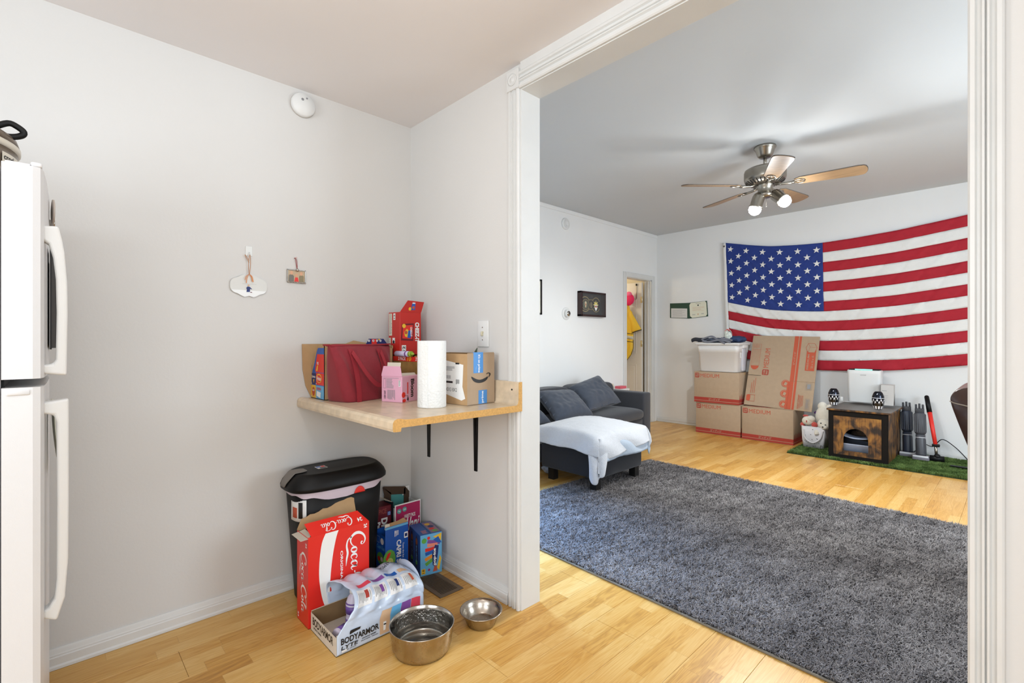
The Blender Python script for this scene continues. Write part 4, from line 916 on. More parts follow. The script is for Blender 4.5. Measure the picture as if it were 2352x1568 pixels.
def wrap_pt(u, v, e=0.0):
    # cross-section over the two rows of bottles; u across (0..1), v along Y
    y0 = 0.060 + 0.02 * math.sin(u * PI) ** 2 + 0.010 * math.sin(u * 14)
    if u > 0.72: y0 *= max(0.03, 1 - (u - 0.72) / 0.14)
    y = y0 + (td + 0.006 - y0) * v
    s_ = u * 4
    if s_ < 1: x, z = -tw - 0.003, 0.004 + 0.124 * s_
    elif s_ < 3:
        q_ = (s_ - 1) / 2; a = PI * (1 - q_)
        x = -tw / 2 + (tw / 2 + 0.003) * (abs(math.cos(a)) ** 0.8) * (1 if math.cos(a) > 0 else -1); z = 0.128 + 0.062 * abs(math.sin(a)) ** 0.62
    else: x, z = 0.003, 0.004 + 0.124 * (4 - s_)
    bump = 0.006 * math.sin(v * 4 * 2 * PI + 0.6) * (1 if z > 0.12 else 0.15) + 0.004 * noise.noise(Vector((x * 30, y * 30, z * 30)))
    if v > 0.9: z = z - (v - 0.9) * 0.25 * max(0, z - 0.05) / 0.15
    cx_, cz_ = -tw / 2, 0.1
    d = Vector((x - cx_, 0, z - cz_)); d = d.normalized() if d.length else d
    return (x + d.x * (bump + e) * (1 if z > 0.10 else 0.2) + (d.x * e if z <= 0.10 else 0), y, z + d.z * (bump + e) * (1 if z > 0.03 else 0))
wr_ = new(M_wrap).sheet(lambda u, v: wrap_pt(u, v), 96, 44, 0.0006)
wr_.done('shrink_wrap', t)
new(M_wrap).sheet(lambda u, v: (-tw / 2 + (tw / 2 + 0.002) * math.cos(PI * u) * (1 - 0.8 * v), td + 0.006 + 0.012 * math.sin(v * PI / 2) * math.sin(PI * u), 0.010 + (0.120 + 0.05 * math.sin(PI * u)) * (1 - 0.55 * v) if v > 0 else 0.012 + 0.19 * math.sin(PI * u) ** 0.5), 24, 8, 0.0006).done('wrap_end', t)
# printed areas follow the wrap surface
def wprint(b, m, u0, u1, v0, v1, e=0.0013, nu=10, nv=8):
    b.m(m).grid(lambda a, c: wrap_pt(u0 + (u1 - u0) * a, v0 + (v1 - v0) * c, e), nu, nv)
b = MB()
for k, m in enumerate((I_tan, I_sky, I_purple, mat('ink_coral', (214, 66, 86), 0.4))):
    v0 = 0.46 + 0.125 * k; wprint(b, m, 0.80, 0.985, v0, v0 + 0.118)
for k, m in enumerate((mat('ink_coral', (214, 66, 86), 0.4), I_purple, I_blue, I_tan)): wprint(b, m, 0.52, 0.55, 0.12 + 0.21 * k, 0.30 + 0.21 * k)
for k in range(4): wprint(b, mat('label_white', (226, 224, 222), 0.35), 0.575, 0.72, 0.05 + 0.225 * k, 0.245 + 0.225 * k)
b.done('flavour_panels', t)
b = MB()
def wtext(st, u0, u1, v0, v1, m=I_black, rot=0, shear=0.15, bold=0.02, e=0.0019):
    vs, fs = text_shape(st, bold, shear); c = Print._fit(None, vs, v0, u0, v1, u1, rot)
    b.m(m).raw([wrap_pt(u1 - (y - u0), x, e) for x, y in c], fs, None, False)
wtext('BODYARMOR', 0.882, 0.930, 0.04, 0.45, shear=0, bold=0.03); wtext('LYTE', 0.940, 0.970, 0.04, 0.22)
wtext('coconut water', 0.938, 0.952, 0.26, 0.42); wtext('electrolytes  vitamins', 0.958, 0.970, 0.25, 0.44); wtext('sports drink', 0.975, 0.984, 0.04, 0.20)
wtext('BODYARMOR', 0.42, 0.46, 0.62, 0.95, rot=180, bold=0.0)
for k in range(4):
    for j in range(9):
        rr2 = 0.6 + 0.4 * rr.random()
        b.m(I_grey).grid(lambda a, c: wrap_pt(0.60 + 0.10 * (0.0 + a * rr2), 0.065 + 0.225 * k + 0.02 * j + 0.007 * c, 0.0019), 5, 1)
    b.m((I_dkred, I_purple, I_navy, I_orange)[k]).grid(lambda a, c: wrap_pt(0.585 + 0.075 * a, 0.165 + 0.225 * k + 0.045 * c, 0.0024), 5, 3)
b.m(I_black).grid(lambda a, c: wrap_pt(0.845 + 0.028 * a * (1 - 0.4 * c), 0.13 + 0.11 * c, 0.0022), 4, 5)
for k in range(4):
    b.m(I_white).grid(lambda a, c: wrap_pt(0.89 + 0.07 * a, 0.50 + 0.125 * k + 0.035 * c * (1 - 0.3 * a), 0.0022), 4, 3)
    b.m(I_black).grid(lambda a, c: wrap_pt(0.905 + 0.010 * a, 0.503 + 0.125 * k + 0.028 * c, 0.0027), 2, 2)
b.m(I_white).grid(lambda a, c: wrap_pt(0.972 + 0.014 * a, 0.045 + 0.055 * c, 0.0022), 2, 2)
b.done('wrap_lettering', t)
# bottles
M_bot = mat('bottle_white', (206, 196, 214), 0.35); M_lab = mat('bottle_purple', (104, 74, 150), 0.4)
def bottle_at(x, y, z, lab, tilt=None):
    o = thing('drink_bottle', lab, 'bottle', (x, y, z))
    new(M_bot).lathe([(0.028, 0.0), (0.032, 0.006), (0.032, 0.05), (0.029, 0.058), (0.032, 0.068), (0.032, 0.105), (0.024, 0.130), (0.015, 0.142), (0.015, 0.148)], 28).done('flask', o)
    new(M_lab).lathe([(0.0325, 0.012), (0.0325, 0.048)], 28).lathe([(0.0325, 0.070), (0.0325, 0.10)], 28).done('label_band', o)
    for k in range(5): new(M_lab).lathe([(0.0325, 0.108 + 0.0), (0.030, 0.112)], 28).done('rib', o) if k == 0 else None
    new(M_white).lathe([(0.017, 0.146), (0.017, 0.162), (0.0, 0.163)], 24).done('cap', o)
    if tilt: o.rotation_euler = tilt
    return o
bx_, by_ = -1.757 - tw, 0.770
bottle_at(bx_ + 0.115, by_ + 0.130, 0.004, 'upright purple labelled sports drink bottle at the tray opening')
bo = bottle_at(bx_ + 0.180, by_ + 0.028, 0.0345, 'purple labelled sports drink bottle lying at the tray front', (-PI / 2 + 0.03, 0, 0.25))

# other cartons in the corner
t = thing('drink_pouch_box', 'blue juice pouch box with kiwi and strawberries, opened at the top', 'box', (-2.142, 1.186, 0.0005), math.radians(90))
# local x: +Y world ; local y: -X world
w_, d_, h_ = 0.128, 0.092, 0.262
M_cs = mat('juice_blue', (20, 84, 176), 0.4)
b = new(M_cs); th = 0.0012
b.box(0, w_, 0, th, 0, h_).box(0, th, th, d_, 0, h_ - 0.045).box(w_ - th, w_, th, d_, 0, h_ - 0.03).box(0, w_, d_ - th, d_, 0, h_ - 0.03).box(0, w_, 0, d_, 0, th); b.done('carton_body', t)
new(M_card).prism([(0, 0), (w_, 0), (w_ - 0.01, 0.03), (w_ * 0.6, 0.022), (0.02, 0.02)], 0, 0.001, frame((0, 0.002, h_ - 0.002), (1, 0, 0), (0, 0.8, 0.55))).done('top_flap', t)
new(M_cream).prism([(0, 0), (0.03, 0), (0.028, 0.024), (0.004, 0.024)], 0, 0.001, frame((-0.002, 0.004, h_ - 0.01), (1, 0, 0), (0, 0.1, 1))).done('side_tab', t)
pr = Print((0, 0, 0), (1, 0, 0), (0, 0, 1)); pr.rect(0, h_ - 0.012, w_, h_ - 0.001, I_sky)
pr.text('CAPRI SUN', 0.062, 0.030, 0.088, 0.185, I_white, rot=-90, bold=0.03).text('Taste the fun', 0.096, 0.09, 0.104, 0.165, I_white, rot=-90)
pr.disc(0.022, 0.100, 0.034, I_green, 0.050).disc(0.024, 0.085, 0.020, mat('ink_lime', (196, 214, 120), 0.4), 0.024).disc(0.024, 0.085, 0.007, I_white).poly([(0.002, 0.110), (0.012, 0.132), (0.030, 0.138), (0.026, 0.120), (0.008, 0.098)], I_red).disc(0.012, 0.035, 0.020, I_red, 0.014).rect(0.046, 0.03, 0.050, 0.135, I_green)
pr.rrect(0.104, 0.185, 0.126, 0.215, 0.004, I_white).rect(0.108, 0.192, 0.122, 0.208, I_navy).text('36', 0.052, 0.222, 0.060, 0.236, I_white).lines(0.050, 0.205, 0.075, 0.235, 4, I_white, vert=True); pr.done('front_print', t)
pr = Print((0, d_, 0), (0, -1, 0), (0, 0, 1)); pr.text('Capri-Sun', 0.01, 0.140, 0.085, 0.165, I_sky).disc(0.045, 0.100, 0.034, I_green, 0.030).disc(0.030, 0.095, 0.012, I_red).disc(0.058, 0.098, 0.012, I_white).lines(0.01, 0.02, 0.08, 0.055, 5, I_sky).frame_(0.01, 0.175, 0.035, 0.205, 0.001, I_white).disc(0.062, 0.188, 0.016, I_white); pr.done('side_print', t)

t = thing('ice_pop_box', 'blue ice pop box with colourful pops resting on the floor vent edge', 'box', (-2.060, 1.333, 0.003), math.atan2(0.112, 0.025))
# local x along front face, local y back-left
w_, d_, h_ = 0.116, 0.165, 0.205
new(mat('pop_blue', (36, 96, 168), 0.4)).box(0, w_, 0, d_, 0, h_, bev=0.0012, seg=1).done('carton_body', t)
pr = Print((0, 0, 0), (1, 0, 0), (0, 0, 1)); pr.rect(0.0008, 0.0008, w_ - 0.0008, h_ - 0.0008, I_sky)
for (x0, y0, ang, l, m) in ((0.036, 0.160, -14, 0.070, I_purple), (0.036, 0.140, -4, 0.055, mat('ink_salmon', (232, 140, 118), 0.4)), (0.026, 0.118, 2, 0.05, I_red), (0.028, 0.098, 10, 0.05, I_blue), (0.028, 0.070, 20, 0.05, mat('ink_orange', (236, 146, 48), 0.4)), (0.032, 0.046, 28, 0.050, I_green)):
    a = math.radians(ang); c, s_ = math.cos(a), math.sin(a); hh = 0.017
    pr.poly([(x0, y0), (x0 + l * c, y0 + l * s_), (x0 + l * c - hh * s_, y0 + l * s_ + hh * c), (x0 - hh * s_, y0 + hh * c)], m)
pr.poly([(0.066, 0.045), (0.062, 0.10), (0.078, 0.145), (0.098, 0.138), (0.094, 0.10), (0.088, 0.06), (0.076, 0.035)], I_navy).text('pop-ice', 0.068, 0.042, 0.086, 0.128, I_white, rot=90, bold=0.05)
pr.disc(0.020, 0.175, 0.013, I_green).disc(0.044, 0.185, 0.008, I_red).poly([(0.066, 0.188), (0.113, 0.200), (0.110, 0.160), (0.09, 0.176)], I_yellow).poly([(0.068, 0.172), (0.095, 0.186), (0.113, 0.150), (0.090, 0.155)], I_blue).rect(0.006, 0.010, 0.026, 0.036, I_yellow).text('18', 0.010, 0.014, 0.022, 0.033, I_black, rot=90).disc(0.046, 0.026, 0.006, I_hot).poly([(0.066, 0.012), (0.074, 0.038), (0.086, 0.04), (0.090, 0.012)], I_orange).poly([(0.088, 0.028), (0.100, 0.012), (0.112, 0.07), (0.104, 0.09)], I_yellow)
pr.done('front_print', t)
pr = Print((0, d_, 0), (0, -1, 0), (0, 0, 1)); pr.rect(0.003, 0.003, d_ - 0.003, h_ - 0.003, mat('ink_deep_blue', (30, 72, 132), 0.5))
for y_ in (0.045, 0.115):
    pr.disc(y_, 0.11, 0.020, mat('ink_dark', (42, 40, 58), 0.5), 0.082).disc(y_, 0.16, 0.014, mat('ink_brown', (128, 74, 44), 0.5), 0.016).disc(y_, 0.055, 0.012, I_green, 0.012).text('pop-ice', y_ - 0.008, 0.06, y_ + 0.008, 0.14, I_sky, rot=90, bold=0.02)
pr.done('side_print', t)
pr = Print((0, 0, h_), (1, 0, 0), (0, 1, 0)); pr.lines(0.02, 0.012, 0.05, 0.055, 5, mat('ink_salmon', (232, 140, 118), 0.4)).rect(0.064, 0.01, 0.112, 0.155, mat('ink_mauve', (150, 120, 140), 0.5)).disc(0.09, 0.03, 0.014, I_green).disc(0.084, 0.06, 0.014, I_red).disc(0.09, 0.09, 0.016, I_navy).disc(0.083, 0.125, 0.014, I_yellow); pr.rect(0.055, 0.0, 0.0565, d_, M_darkgap); pr.done('top_print', t)

t = thing('energy_drink_box', 'magenta drink box with white script and a brown carry handle in the corner', 'box', (-2.262, 1.308, 0.0005), math.radians(90))
w_, d_, h_ = 0.158, 0.120, 0.318
M_al = mat('magenta_print', (176, 30, 88), 0.45)
b = new(I_white); b.box(0, w_, 0, 0.002, 0, h_ - 0.004).box(0, 0.002, 0.002, d_, 0, h_ - 0.02).box(w_ - 0.002, w_, 0.002, d_, 0, h_ - 0.02).box(0, w_, 0, d_, 0, 0.002).done('carton_body', t)
M_dk = mat('brown_board', (74, 56, 42), 0.85)
fr_ = new(M_dk)
Fp = frame((0, d_, 0), (1, 0, 0), (0, 0, 1))
fr_.prism([(0, 0), (w_, 0), (w_, 0.26), (0, 0.26)], 0, 0.002, Fp).prism([(0, 0.26), (0.045, 0.26), (0.045, 0.345), (-0.006, 0.385), (0.004, 0.34)], 0, 0.002, Fp).prism([(0.125, 0.26), (w_, 0.26), (w_ + 0.002, 0.33), (0.135, 0.36), (0.125, 0.35)], 0, 0.002, Fp).prism([(0.045, 0.335), (0.135, 0.320), (0.135, 0.362), (0.0, 0.388), (-0.004, 0.384)], 0, 0.002, Fp)
fr_.done('carry_handle', t)
pr = Print((0, 0, 0), (1, 0, 0), (0, 0, 1)); pr.rect(0.006, 0.15, w_ - 0.004, h_ - 0.010, M_al).rect(0.006, 0.006, w_ - 0.004, 0.15, I_orange)
pr.disc(0.026, h_ - 0.040, 0.013, I_teal).disc(0.058, h_ - 0.036, 0.013, I_teal).text('0g', 0.020, h_ - 0.045, 0.032, h_ - 0.035, I_white).text('200', 0.050, h_ - 0.041, 0.066, h_ - 0.032, I_white).text('VARIETY PACK', 0.055, h_ - 0.085, 0.125, h_ - 0.065, I_white, bold=0.02).text('Alani', 0.045, h_ - 0.155, 0.150, h_ - 0.085, I_white, shear=0.5, bold=0.02).text('nu', 0.105, h_ - 0.172, 0.145, h_ - 0.155, I_white, shear=0.4)
pr.done('front_print', t)
t = thing('white_teal_box', 'white and teal box with a barcode standing behind the magenta drink box', 'box', (-2.3875, 1.345, 0.0005), math.radians(90))
new(I_white).box(0, 0.09, -0.095, -0.010, 0, 0.345, bev=0.001, seg=1).done('carton_body', t) if False else None
new(I_white).box(0, 0.125, -0.004, 0.0, 0, 0.362, bev=0.001, seg=1).done('carton_body', t)
pr = Print((0, -0.004, 0), (1, 0, 0), (0, 0, 1)); pr.rect(0.003, 0.20, 0.080, 0.335, I_teal).rect(0.075, 0.03, 0.122, 0.315, I_teal).lines(0.085, 0.330, 0.115, 0.352, 10, I_black, vert=True); pr.done('front_print', t)
t = thing('soda_box', 'dark maroon cola box with white lettering beside the trash can', 'box', (-2.289, 1.214, 0.0005), math.radians(90))
w_, d_, h_ = 0.088, 0.088, 0.315
new(I_maroon).box(0, w_, 0, d_, 0, h_, bev=0.001, seg=1).done('carton_body', t)
pr = Print((0, 0, 0), (1, 0, 0), (0, 0, 1)); pr.text('DR', 0.030, h_ - 0.125, 0.066, h_ - 0.060, I_white, rot=-90, bold=0.05).text('Pepper', 0.002, h_ - 0.170, 0.026, h_ - 0.075, I_white, rot=-90, bold=0.05).text('SPICE', 0.004, h_ - 0.038, 0.060, h_ - 0.012, mat('ink_rust', (150, 70, 64), 0.5), bold=0.03).rect(0.066, h_ - 0.052, 0.084, h_ - 0.032, I_blue).text('12', 0.069, h_ - 0.050, 0.082, h_ - 0.035, I_white); pr.done('front_print', t)
t = thing('dark_slim_box', 'dark teal slim box with an open cream flap between maroon and magenta boxes', 'box', (-2.300, 1.266, 0.0005), math.radians(0))
t.location = (-2.275, 1.3035, 0.0005)
new(mat('dark_teal', (22, 40, 46), 0.5)).box(-0.09, 0.0, 0.0, 0.0035, 0, 0.33).done('carton_body', t)
new(M_cream).prism([(0, 0), (0.085, 0), (0.075, 0.045), (0.0, 0.045)], 0, 0.001, frame((-0.088, -0.002, 0.332), (1, 0, 0), (0.15, -0.8, 0.35))).done('open_flap', t)

# floor register
t = thing('floor_vent', 'brown metal floor register with slatted louvres in the kitchen floor', 'vent', (-1.951, 1.358, 0))
M_ven = mat('vent_brown', (118, 100, 80), 0.45, metal=0.4)
vw, vd = 0.247, 0.134
b = new(M_ven)
b.box(-vw / 2, vw / 2, -vd / 2, -vd / 2 + 0.022, 0.0, 0.004, bev=0.0015, seg=1).box(-vw / 2, vw / 2, vd / 2 - 0.022, vd / 2, 0.0, 0.004, bev=0.0015, seg=1).box(-vw / 2, -vw / 2 + 0.022, -vd / 2 + 0.02, vd / 2 - 0.02, 0.0, 0.004).box(vw / 2 - 0.022, vw / 2, -vd / 2 + 0.02, vd / 2 - 0.02, 0.0, 0.004)
b.done('frame', t)
new(M_darkgap).box(-vw / 2 + 0.02, vw / 2 - 0.02, -vd / 2 + 0.02, vd / 2 - 0.02, 0.0002, 0.0006).done('duct_opening', t)
sl = None
for k in range(18):
    x = -vw / 2 + 0.030 + k * 0.0110
    if sl is None:
        sl = new(M_ven).box(-0.0026, 0.0026, -vd / 2 + 0.020, vd / 2 - 0.020, 0.0022, 0.0036).done('louvre', t); sl.location.x = x
    else:
        c_ = sl.copy(); C.objects.link(c_); c_.parent = t; c_.location.x = x

# steel bowls
t = thing('large_bowl', 'large stainless steel pet bowl with hammered band holding water', 'bowl', (-1.583, 1.032, 0.0))
b = new(M_steelw).lathe([(0.0, 0.004), (0.082, 0.004), (0.098, 0.0), (0.104, 0.003), (0.111, 0.02), (0.122, 0.092), (0.1225, 0.098)], 72, caps=False)
b.done('outer_wall', t)
b = new(M_steel).lathe([(0.1225, 0.098), (0.1232, 0.1005), (0.1215, 0.102), (0.1195, 0.100), (0.1165, 0.084)], 72, caps=False).done('rolled_rim', t)
M_ham = mat('hammered_steel', (168, 164, 158), 0.14, metal=1.0, bump=1.0, bump_scale=85)
nn = 96
def ham(u, v):
    a = u * 2 * PI; z = 0.040 + 0.045 * v; r_ = 0.1105 + (0.1165 - 0.1105) * v
    r_ += 0.0012 * noise.noise(Vector((math.cos(a) * 16, math.sin(a) * 16, z * 130)))
    return (r_ * math.cos(a), r_ * math.sin(a), z)
b = new(M_ham); b.grid(ham, 160, 12); b.done('hammered_band', t)
new(M_steel).lathe([(0.1105, 0.040), (0.106, 0.018), (0.100, 0.011), (0.090, 0.009), (0.0, 0.009)], 72, caps=False).done('basin', t)
M_water = bpy.data.materials.new('water'); M_water.use_nodes = True
_n = M_water.node_tree.nodes; _l = M_water.node_tree.links; _n.remove(_n['Principled BSDF'])
_tr = _n.new('ShaderNodeBsdfTransparent'); _tr.inputs[0].default_value = (0.90, 0.93, 0.94, 1); _gl = _n.new('ShaderNodeBsdfGlossy'); _gl.inputs['Roughness'].default_value = 0.02
_fr = _n.new('ShaderNodeFresnel'); _fr.inputs[0].default_value = 1.33; _mx = _n.new('ShaderNodeMixShader')
_l.new(_fr.outputs[0], _mx.inputs[0]); _l.new(_tr.outputs[0], _mx.inputs[1]); _l.new(_gl.outputs[0], _mx.inputs[2]); _l.new(_mx.outputs[0], _n['Material Output'].inputs[0])
new(M_water).lathe([(0.1085, 0.0362), (0.0, 0.036)], 72, caps=False).done('water', t)
t = thing('small_bowl', 'small empty stainless steel bowl beside the opening trim', 'bowl', (-1.553, 1.303, 0.0))
new(M_steelw).lathe([(0.0, 0.003), (0.050, 0.003), (0.052, 0.0), (0.056, 0.003), (0.070, 0.040), (0.0755, 0.049), (0.0815, 0.0515), (0.0835, 0.054), (0.0825, 0.0562), (0.0790, 0.056), (0.0745, 0.0525), (0.071, 0.050), (0.066, 0.036), (0.055, 0.010), (0.048, 0.0062), (0.0, 0.006)], 72).done('bowl_shell', t)
t.scale = (1.07, 1.07, 1.07)

# ================================================================== LIVING ROOM
def blades(name, parent, m, n, x0, x1, y0, y1, h, w, seed, lean=0.6, z0=0.004, mask=None, clump=9.0, patch=1.6, segs=2, cols=(0.5, 0.22), dirs=(1.6, 1.3, 0.9)):
    rg = np.random.default_rng(seed)
    x = rg.uniform(x0, x1, n); y = rg.uniform(y0, y1, n)
    if mask is not None: k = mask(x, y); x, y = x[k], y[k]
    n = len(x)
    def field(s, ph):
        r = np.zeros(n)
        r2 = np.random.default_rng(ph)
        for _ in range(7):
            a = r2.uniform(0, 2 * np.pi); f = s * r2.uniform(0.5, 1.8); r += np.sin((x * np.cos(a) + y * np.sin(a)) * f * 2 * np.pi + r2.uniform(0, 6.3))
        return r / 3.0
    ang = field(clump * 0.35, 1) * dirs[0] + field(clump, 2) * dirs[1] + rg.normal(0, dirs[2], n)
    ln = np.clip(lean + 0.16 * field(clump, 3) + rg.normal(0, 0.18, n), 0.05, 1.15)
    hh = h * rg.uniform(0.7, 1.15, n)
    dx, dy = np.cos(ang), np.sin(ang); px, py = -dy, dx
    ww = w * rg.uniform(0.7, 1.2, n)
    sh = np.clip(cols[0] + cols[1] * (0.55 * field(patch, 5) + 0.45 * field(patch * 3.1, 6) + 0.30 * field(clump, 7)) + rg.normal(0, 0.13, n), 0, 1)
    V = np.zeros((n, 5, 3)); 
    mx = x + dx * hh * np.sin(ln) * 0.45; my = y + dy * hh * np.sin(ln) * 0.45; mz = z0 + hh * np.cos(ln * 0.5) * 0.55
    tx = x + dx * hh * np.sin(ln) * 1.05; ty = y + dy * hh * np.sin(ln) * 1.05; tz = z0 + hh * np.cos(ln) * 0.95
    V[:, 0] = np.stack([x - px * ww / 2, y - py * ww / 2, np.full(n, z0)], 1); V[:, 1] = np.stack([x + px * ww / 2, y + py * ww / 2, np.full(n, z0)], 1)
    V[:, 2] = np.stack([mx + px * ww / 2, my + py * ww / 2, mz], 1); V[:, 3] = np.stack([mx - px * ww / 2, my - py * ww / 2, mz], 1); V[:, 4] = np.stack([tx, ty, tz], 1)
    me = bpy.data.meshes.new(name); me.vertices.add(n * 5); me.vertices.foreach_set('co', V.reshape(-1))
    b = (np.arange(n) * 5)[:, None]
    loops = np.concatenate([b + np.array([0, 1, 2, 3]), b + np.array([3, 2, 4])], 1).reshape(-1).astype(np.int32)
    me.loops.add(n * 7); me.loops.foreach_set('vertex_index', loops)
    me.polygons.add(n * 2); st = np.stack([np.arange(n) * 7, np.arange(n) * 7 + 4], 1).reshape(-1).astype(np.int32)
    me.polygons.foreach_set('loop_start', st)
    try: me.polygons.foreach_set('loop_total', np.tile([4, 3], n).astype(np.int32))
    except Exception: pass
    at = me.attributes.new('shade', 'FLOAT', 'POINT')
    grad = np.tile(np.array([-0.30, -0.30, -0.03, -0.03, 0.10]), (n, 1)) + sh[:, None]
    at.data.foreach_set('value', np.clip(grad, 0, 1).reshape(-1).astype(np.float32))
    me.update(calc_edges=True); me.materials.append(m)
    o = bpy.data.objects.new(name, me); C.objects.link(o); o.parent = parent; o['kind'] = 'stuff'
    return o

# shag rug (slightly turned)
t = thing('shag_rug', 'large grey shag rug across the living room floor', 'rug', (-2.60, 2.025, 0), math.radians(-2.1))
RL, RWD = 3.05, 2.235
rb_ = new(mat('rug_backing', (70, 68, 68), 0.95)).box(0, RL, 0, RWD, 0.0005, 0.006, bev=0.001, seg=1).done('backing', t)
bind = new(mat('rug_binding', (122, 116, 104), 0.9))
bind.box(-0.004, RL, -0.006, 0.004, 0.0005, 0.009, bev=0.002, seg=1).box(-0.006, 0.004, -0.004, RWD, 0.0005, 0.009, bev=0.002, seg=1); bind.done('edge_binding', t)
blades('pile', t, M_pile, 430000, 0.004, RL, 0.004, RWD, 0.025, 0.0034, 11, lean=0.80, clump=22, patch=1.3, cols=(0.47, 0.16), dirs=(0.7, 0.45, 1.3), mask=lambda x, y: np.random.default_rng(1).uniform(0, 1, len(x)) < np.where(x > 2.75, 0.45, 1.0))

# artificial turf runner
t = thing('turf_runner', 'green artificial grass runner under the cat house along the back wall', 'turf', (-1.690, 5.600, 0), 0)
TL, TW = 2.3, 0.845
TF = lambda x, y: x > np.where(y > 0, -0.0, 0) - 0 * y
new(mat('turf_backing', (30, 44, 24), 0.95)).box(0, TL, 0, TW, 0.0005, 0.005).done('backing', t)
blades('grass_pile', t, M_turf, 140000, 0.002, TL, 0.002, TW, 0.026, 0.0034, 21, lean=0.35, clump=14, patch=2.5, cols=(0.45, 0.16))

# sofa
M_sofa = mat('charcoal_linen', (58, 59, 64), 0.9, spec=0.15, noise_amt=0.08, noise_scale=90, bump=0.35, bump_scale=420, sheen=0.25)
M_sofad = mat('charcoal_dark', (44, 45, 50), 0.9, spec=0.15, noise_amt=0.08, noise_scale=90, bump=0.3, bump_scale=420, sheen=0.2)
M_pil = mat('pillow_slate', (62, 68, 80), 0.92, spec=0.1, noise_amt=0.10, noise_scale=40, bump=0.45, bump_scale=300, sheen=0.3)
M_leg = mat('black_wood_leg', (18, 17, 17), 0.45)
t = thing('sofa', 'charcoal fabric sofa against the left wall of the living room', 'sofa', (-3.30, 3.5, 0))
def sb(name, *b, bev=0.02, m=M_sofa, seg=3): 
    x0, x1, y0, y1, z0, z1 = b
    return new(m).box(x0 + 3.30, x1 + 3.30, y0 - 3.5, y1 - 3.5, z0, z1, bev=bev, seg=seg).done(name, t)
sb('base', -3.60, -2.99, 1.95, 4.93, 0.075, 0.285, bev=0.012)
sb('armrest', -3.62, -2.975, 4.925, 5.085, 0.07, 0.578, bev=0.022)
sb('armrest', -3.62, -2.975, 1.80, 1.955, 0.07, 0.578, bev=0.022)
sb('backrest_frame', -3.63, -3.47, 1.95, 4.93, 0.25, 0.655, bev=0.03)
def cushion(name, x0, x1, y0, y1, z0, z1, puff=0.02, M=None, m=M_sofa, par=None, e=0.5):
    cx, cy, cz = (x0 + x1) / 2, (y0 + y1) / 2, (z0 + z1) / 2; hx, hy, hz = (x1 - x0) / 2, (y1 - y0) / 2, (z1 - z0) / 2
    def fn(u, v):
        a = u * 2 * PI; b_ = (v - 0.5) * PI
        ca, sa, cb_, sb_ = math.cos(a), math.sin(a), math.cos(b_), math.sin(b_)
        pw = lambda q, k: (abs(q) ** k) * (1 if q > 0 else -1)
        x = hx * pw(ca, 0.22) * pw(cb_, 0.25); y = hy * pw(sa, 0.22) * pw(cb_, 0.25); z = hz * pw(sb_, 0.6)
        z += puff * pw(sb_, 0.3) * max(0, 1 - (x / hx) ** 2) * max(0, 1 - (y / hy) ** 2)
        z += 0.004 * noise.noise(Vector((x * 6 + cx, y * 6 + cy, z * 4)))
        p = Vector((x + cx, y + cy, z + cz)); return tuple(M @ p if M else p)
    return new(m).grid(fn, 96, 28).done(name, par)
def cu(name, x0, x1, y0, y1, z0, z1, **k):
    return cushion(name, x0 + 3.30, x1 + 3.30, y0 - 3.5, y1 - 3.5, z0, z1, par=t, **k)
cu('seat_cushion', -3.50, -2.935, 4.085, 4.920, 0.285, 0.405)
cu('seat_cushion', -3.50, -2.985, 3.25, 4.08, 0.285, 0.400)
cu('seat_cushion', -3.50, -2.985, 2.41, 3.245, 0.285, 0.400)
cu('back_cushion', -3.56, -3.36, 4.115, 4.92, 0.42, 0.690, puff=0.0)
cu('back_cushion', -3.56, -3.36, 3.26, 4.105, 0.42, 0.685, puff=0.0)
cu('back_cushion', -3.56, -3.36, 2.41, 3.25, 0.42, 0.685, puff=0.0)
for (x, y) in ((-3.03, 5.035), (-3.55, 5.035), (-3.03, 1.88), (-3.55, 1.88), (-3.03, 3.5)):
    new(M_leg).prism([(-0.025, -0.025), (0.025, -0.025), (0.025, 0.025), (-0.025, 0.025)], 0.0005, 0.074, Matrix.Translation((x + 3.30, y - 3.5, 0))).done('leg', t)
def pillow(lab, P, th, seed):
    TL_, TR_, BR_, BL_ = [Vector(p) for p in P]; c = (TL_ + TR_ + BR_ + BL_) / 4
    bot = min(p.z for p in (TL_, TR_, BR_, BL_)); o = thing('throw_pillow', lab, 'pillow', (c.x, c.y, c.z))
    nrm_ = (TR_ - TL_).cross(BL_ - TL_).normalized()
    if nrm_.x < 0: nrm_ = -nrm_
    b = new(M_pil)
    for sgn in (1, -1):
        def fn(u, v, sgn=sgn):
            # pinched sides, pointed corners
            uu, vv = 2 * u - 1, 2 * v - 1
            k = 0.07
            u2 = 0.5 + 0.5 * uu * (1 - k * (1 - vv * vv)); v2 = 0.5 + 0.5 * vv * (1 - k * (1 - uu * uu))
            p = TL_.lerp(TR_, u2).lerp(BL_.lerp(BR_, u2), v2)
            q = max(0, (1 - uu ** 4) * (1 - vv ** 4)) ** 0.55
            w = 0.006 * noise.noise(Vector((u * 5 + seed, v * 5, sgn))) + 0.008 * noise.noise(Vector((u * 11 + seed, v * 9, 3))) * q
            w += 0.010 * math.sin((u * 3 + v * 8) * 2 + seed) * q * max(0, v - 0.5)
            return tuple(p + nrm_ * (sgn * th * q + w) - c)
        b.grid(fn, 40, 40)
    return b.done('pillow_cover', o)
pillow('slate throw pillow leaning high in the sofa corner next to the arm', [(-3.36, 4.05, 0.675), (-3.36, 4.58, 0.775), (-3.10, 4.66, 0.485), (-3.02, 3.96, 0.465)], 0.085, 1)
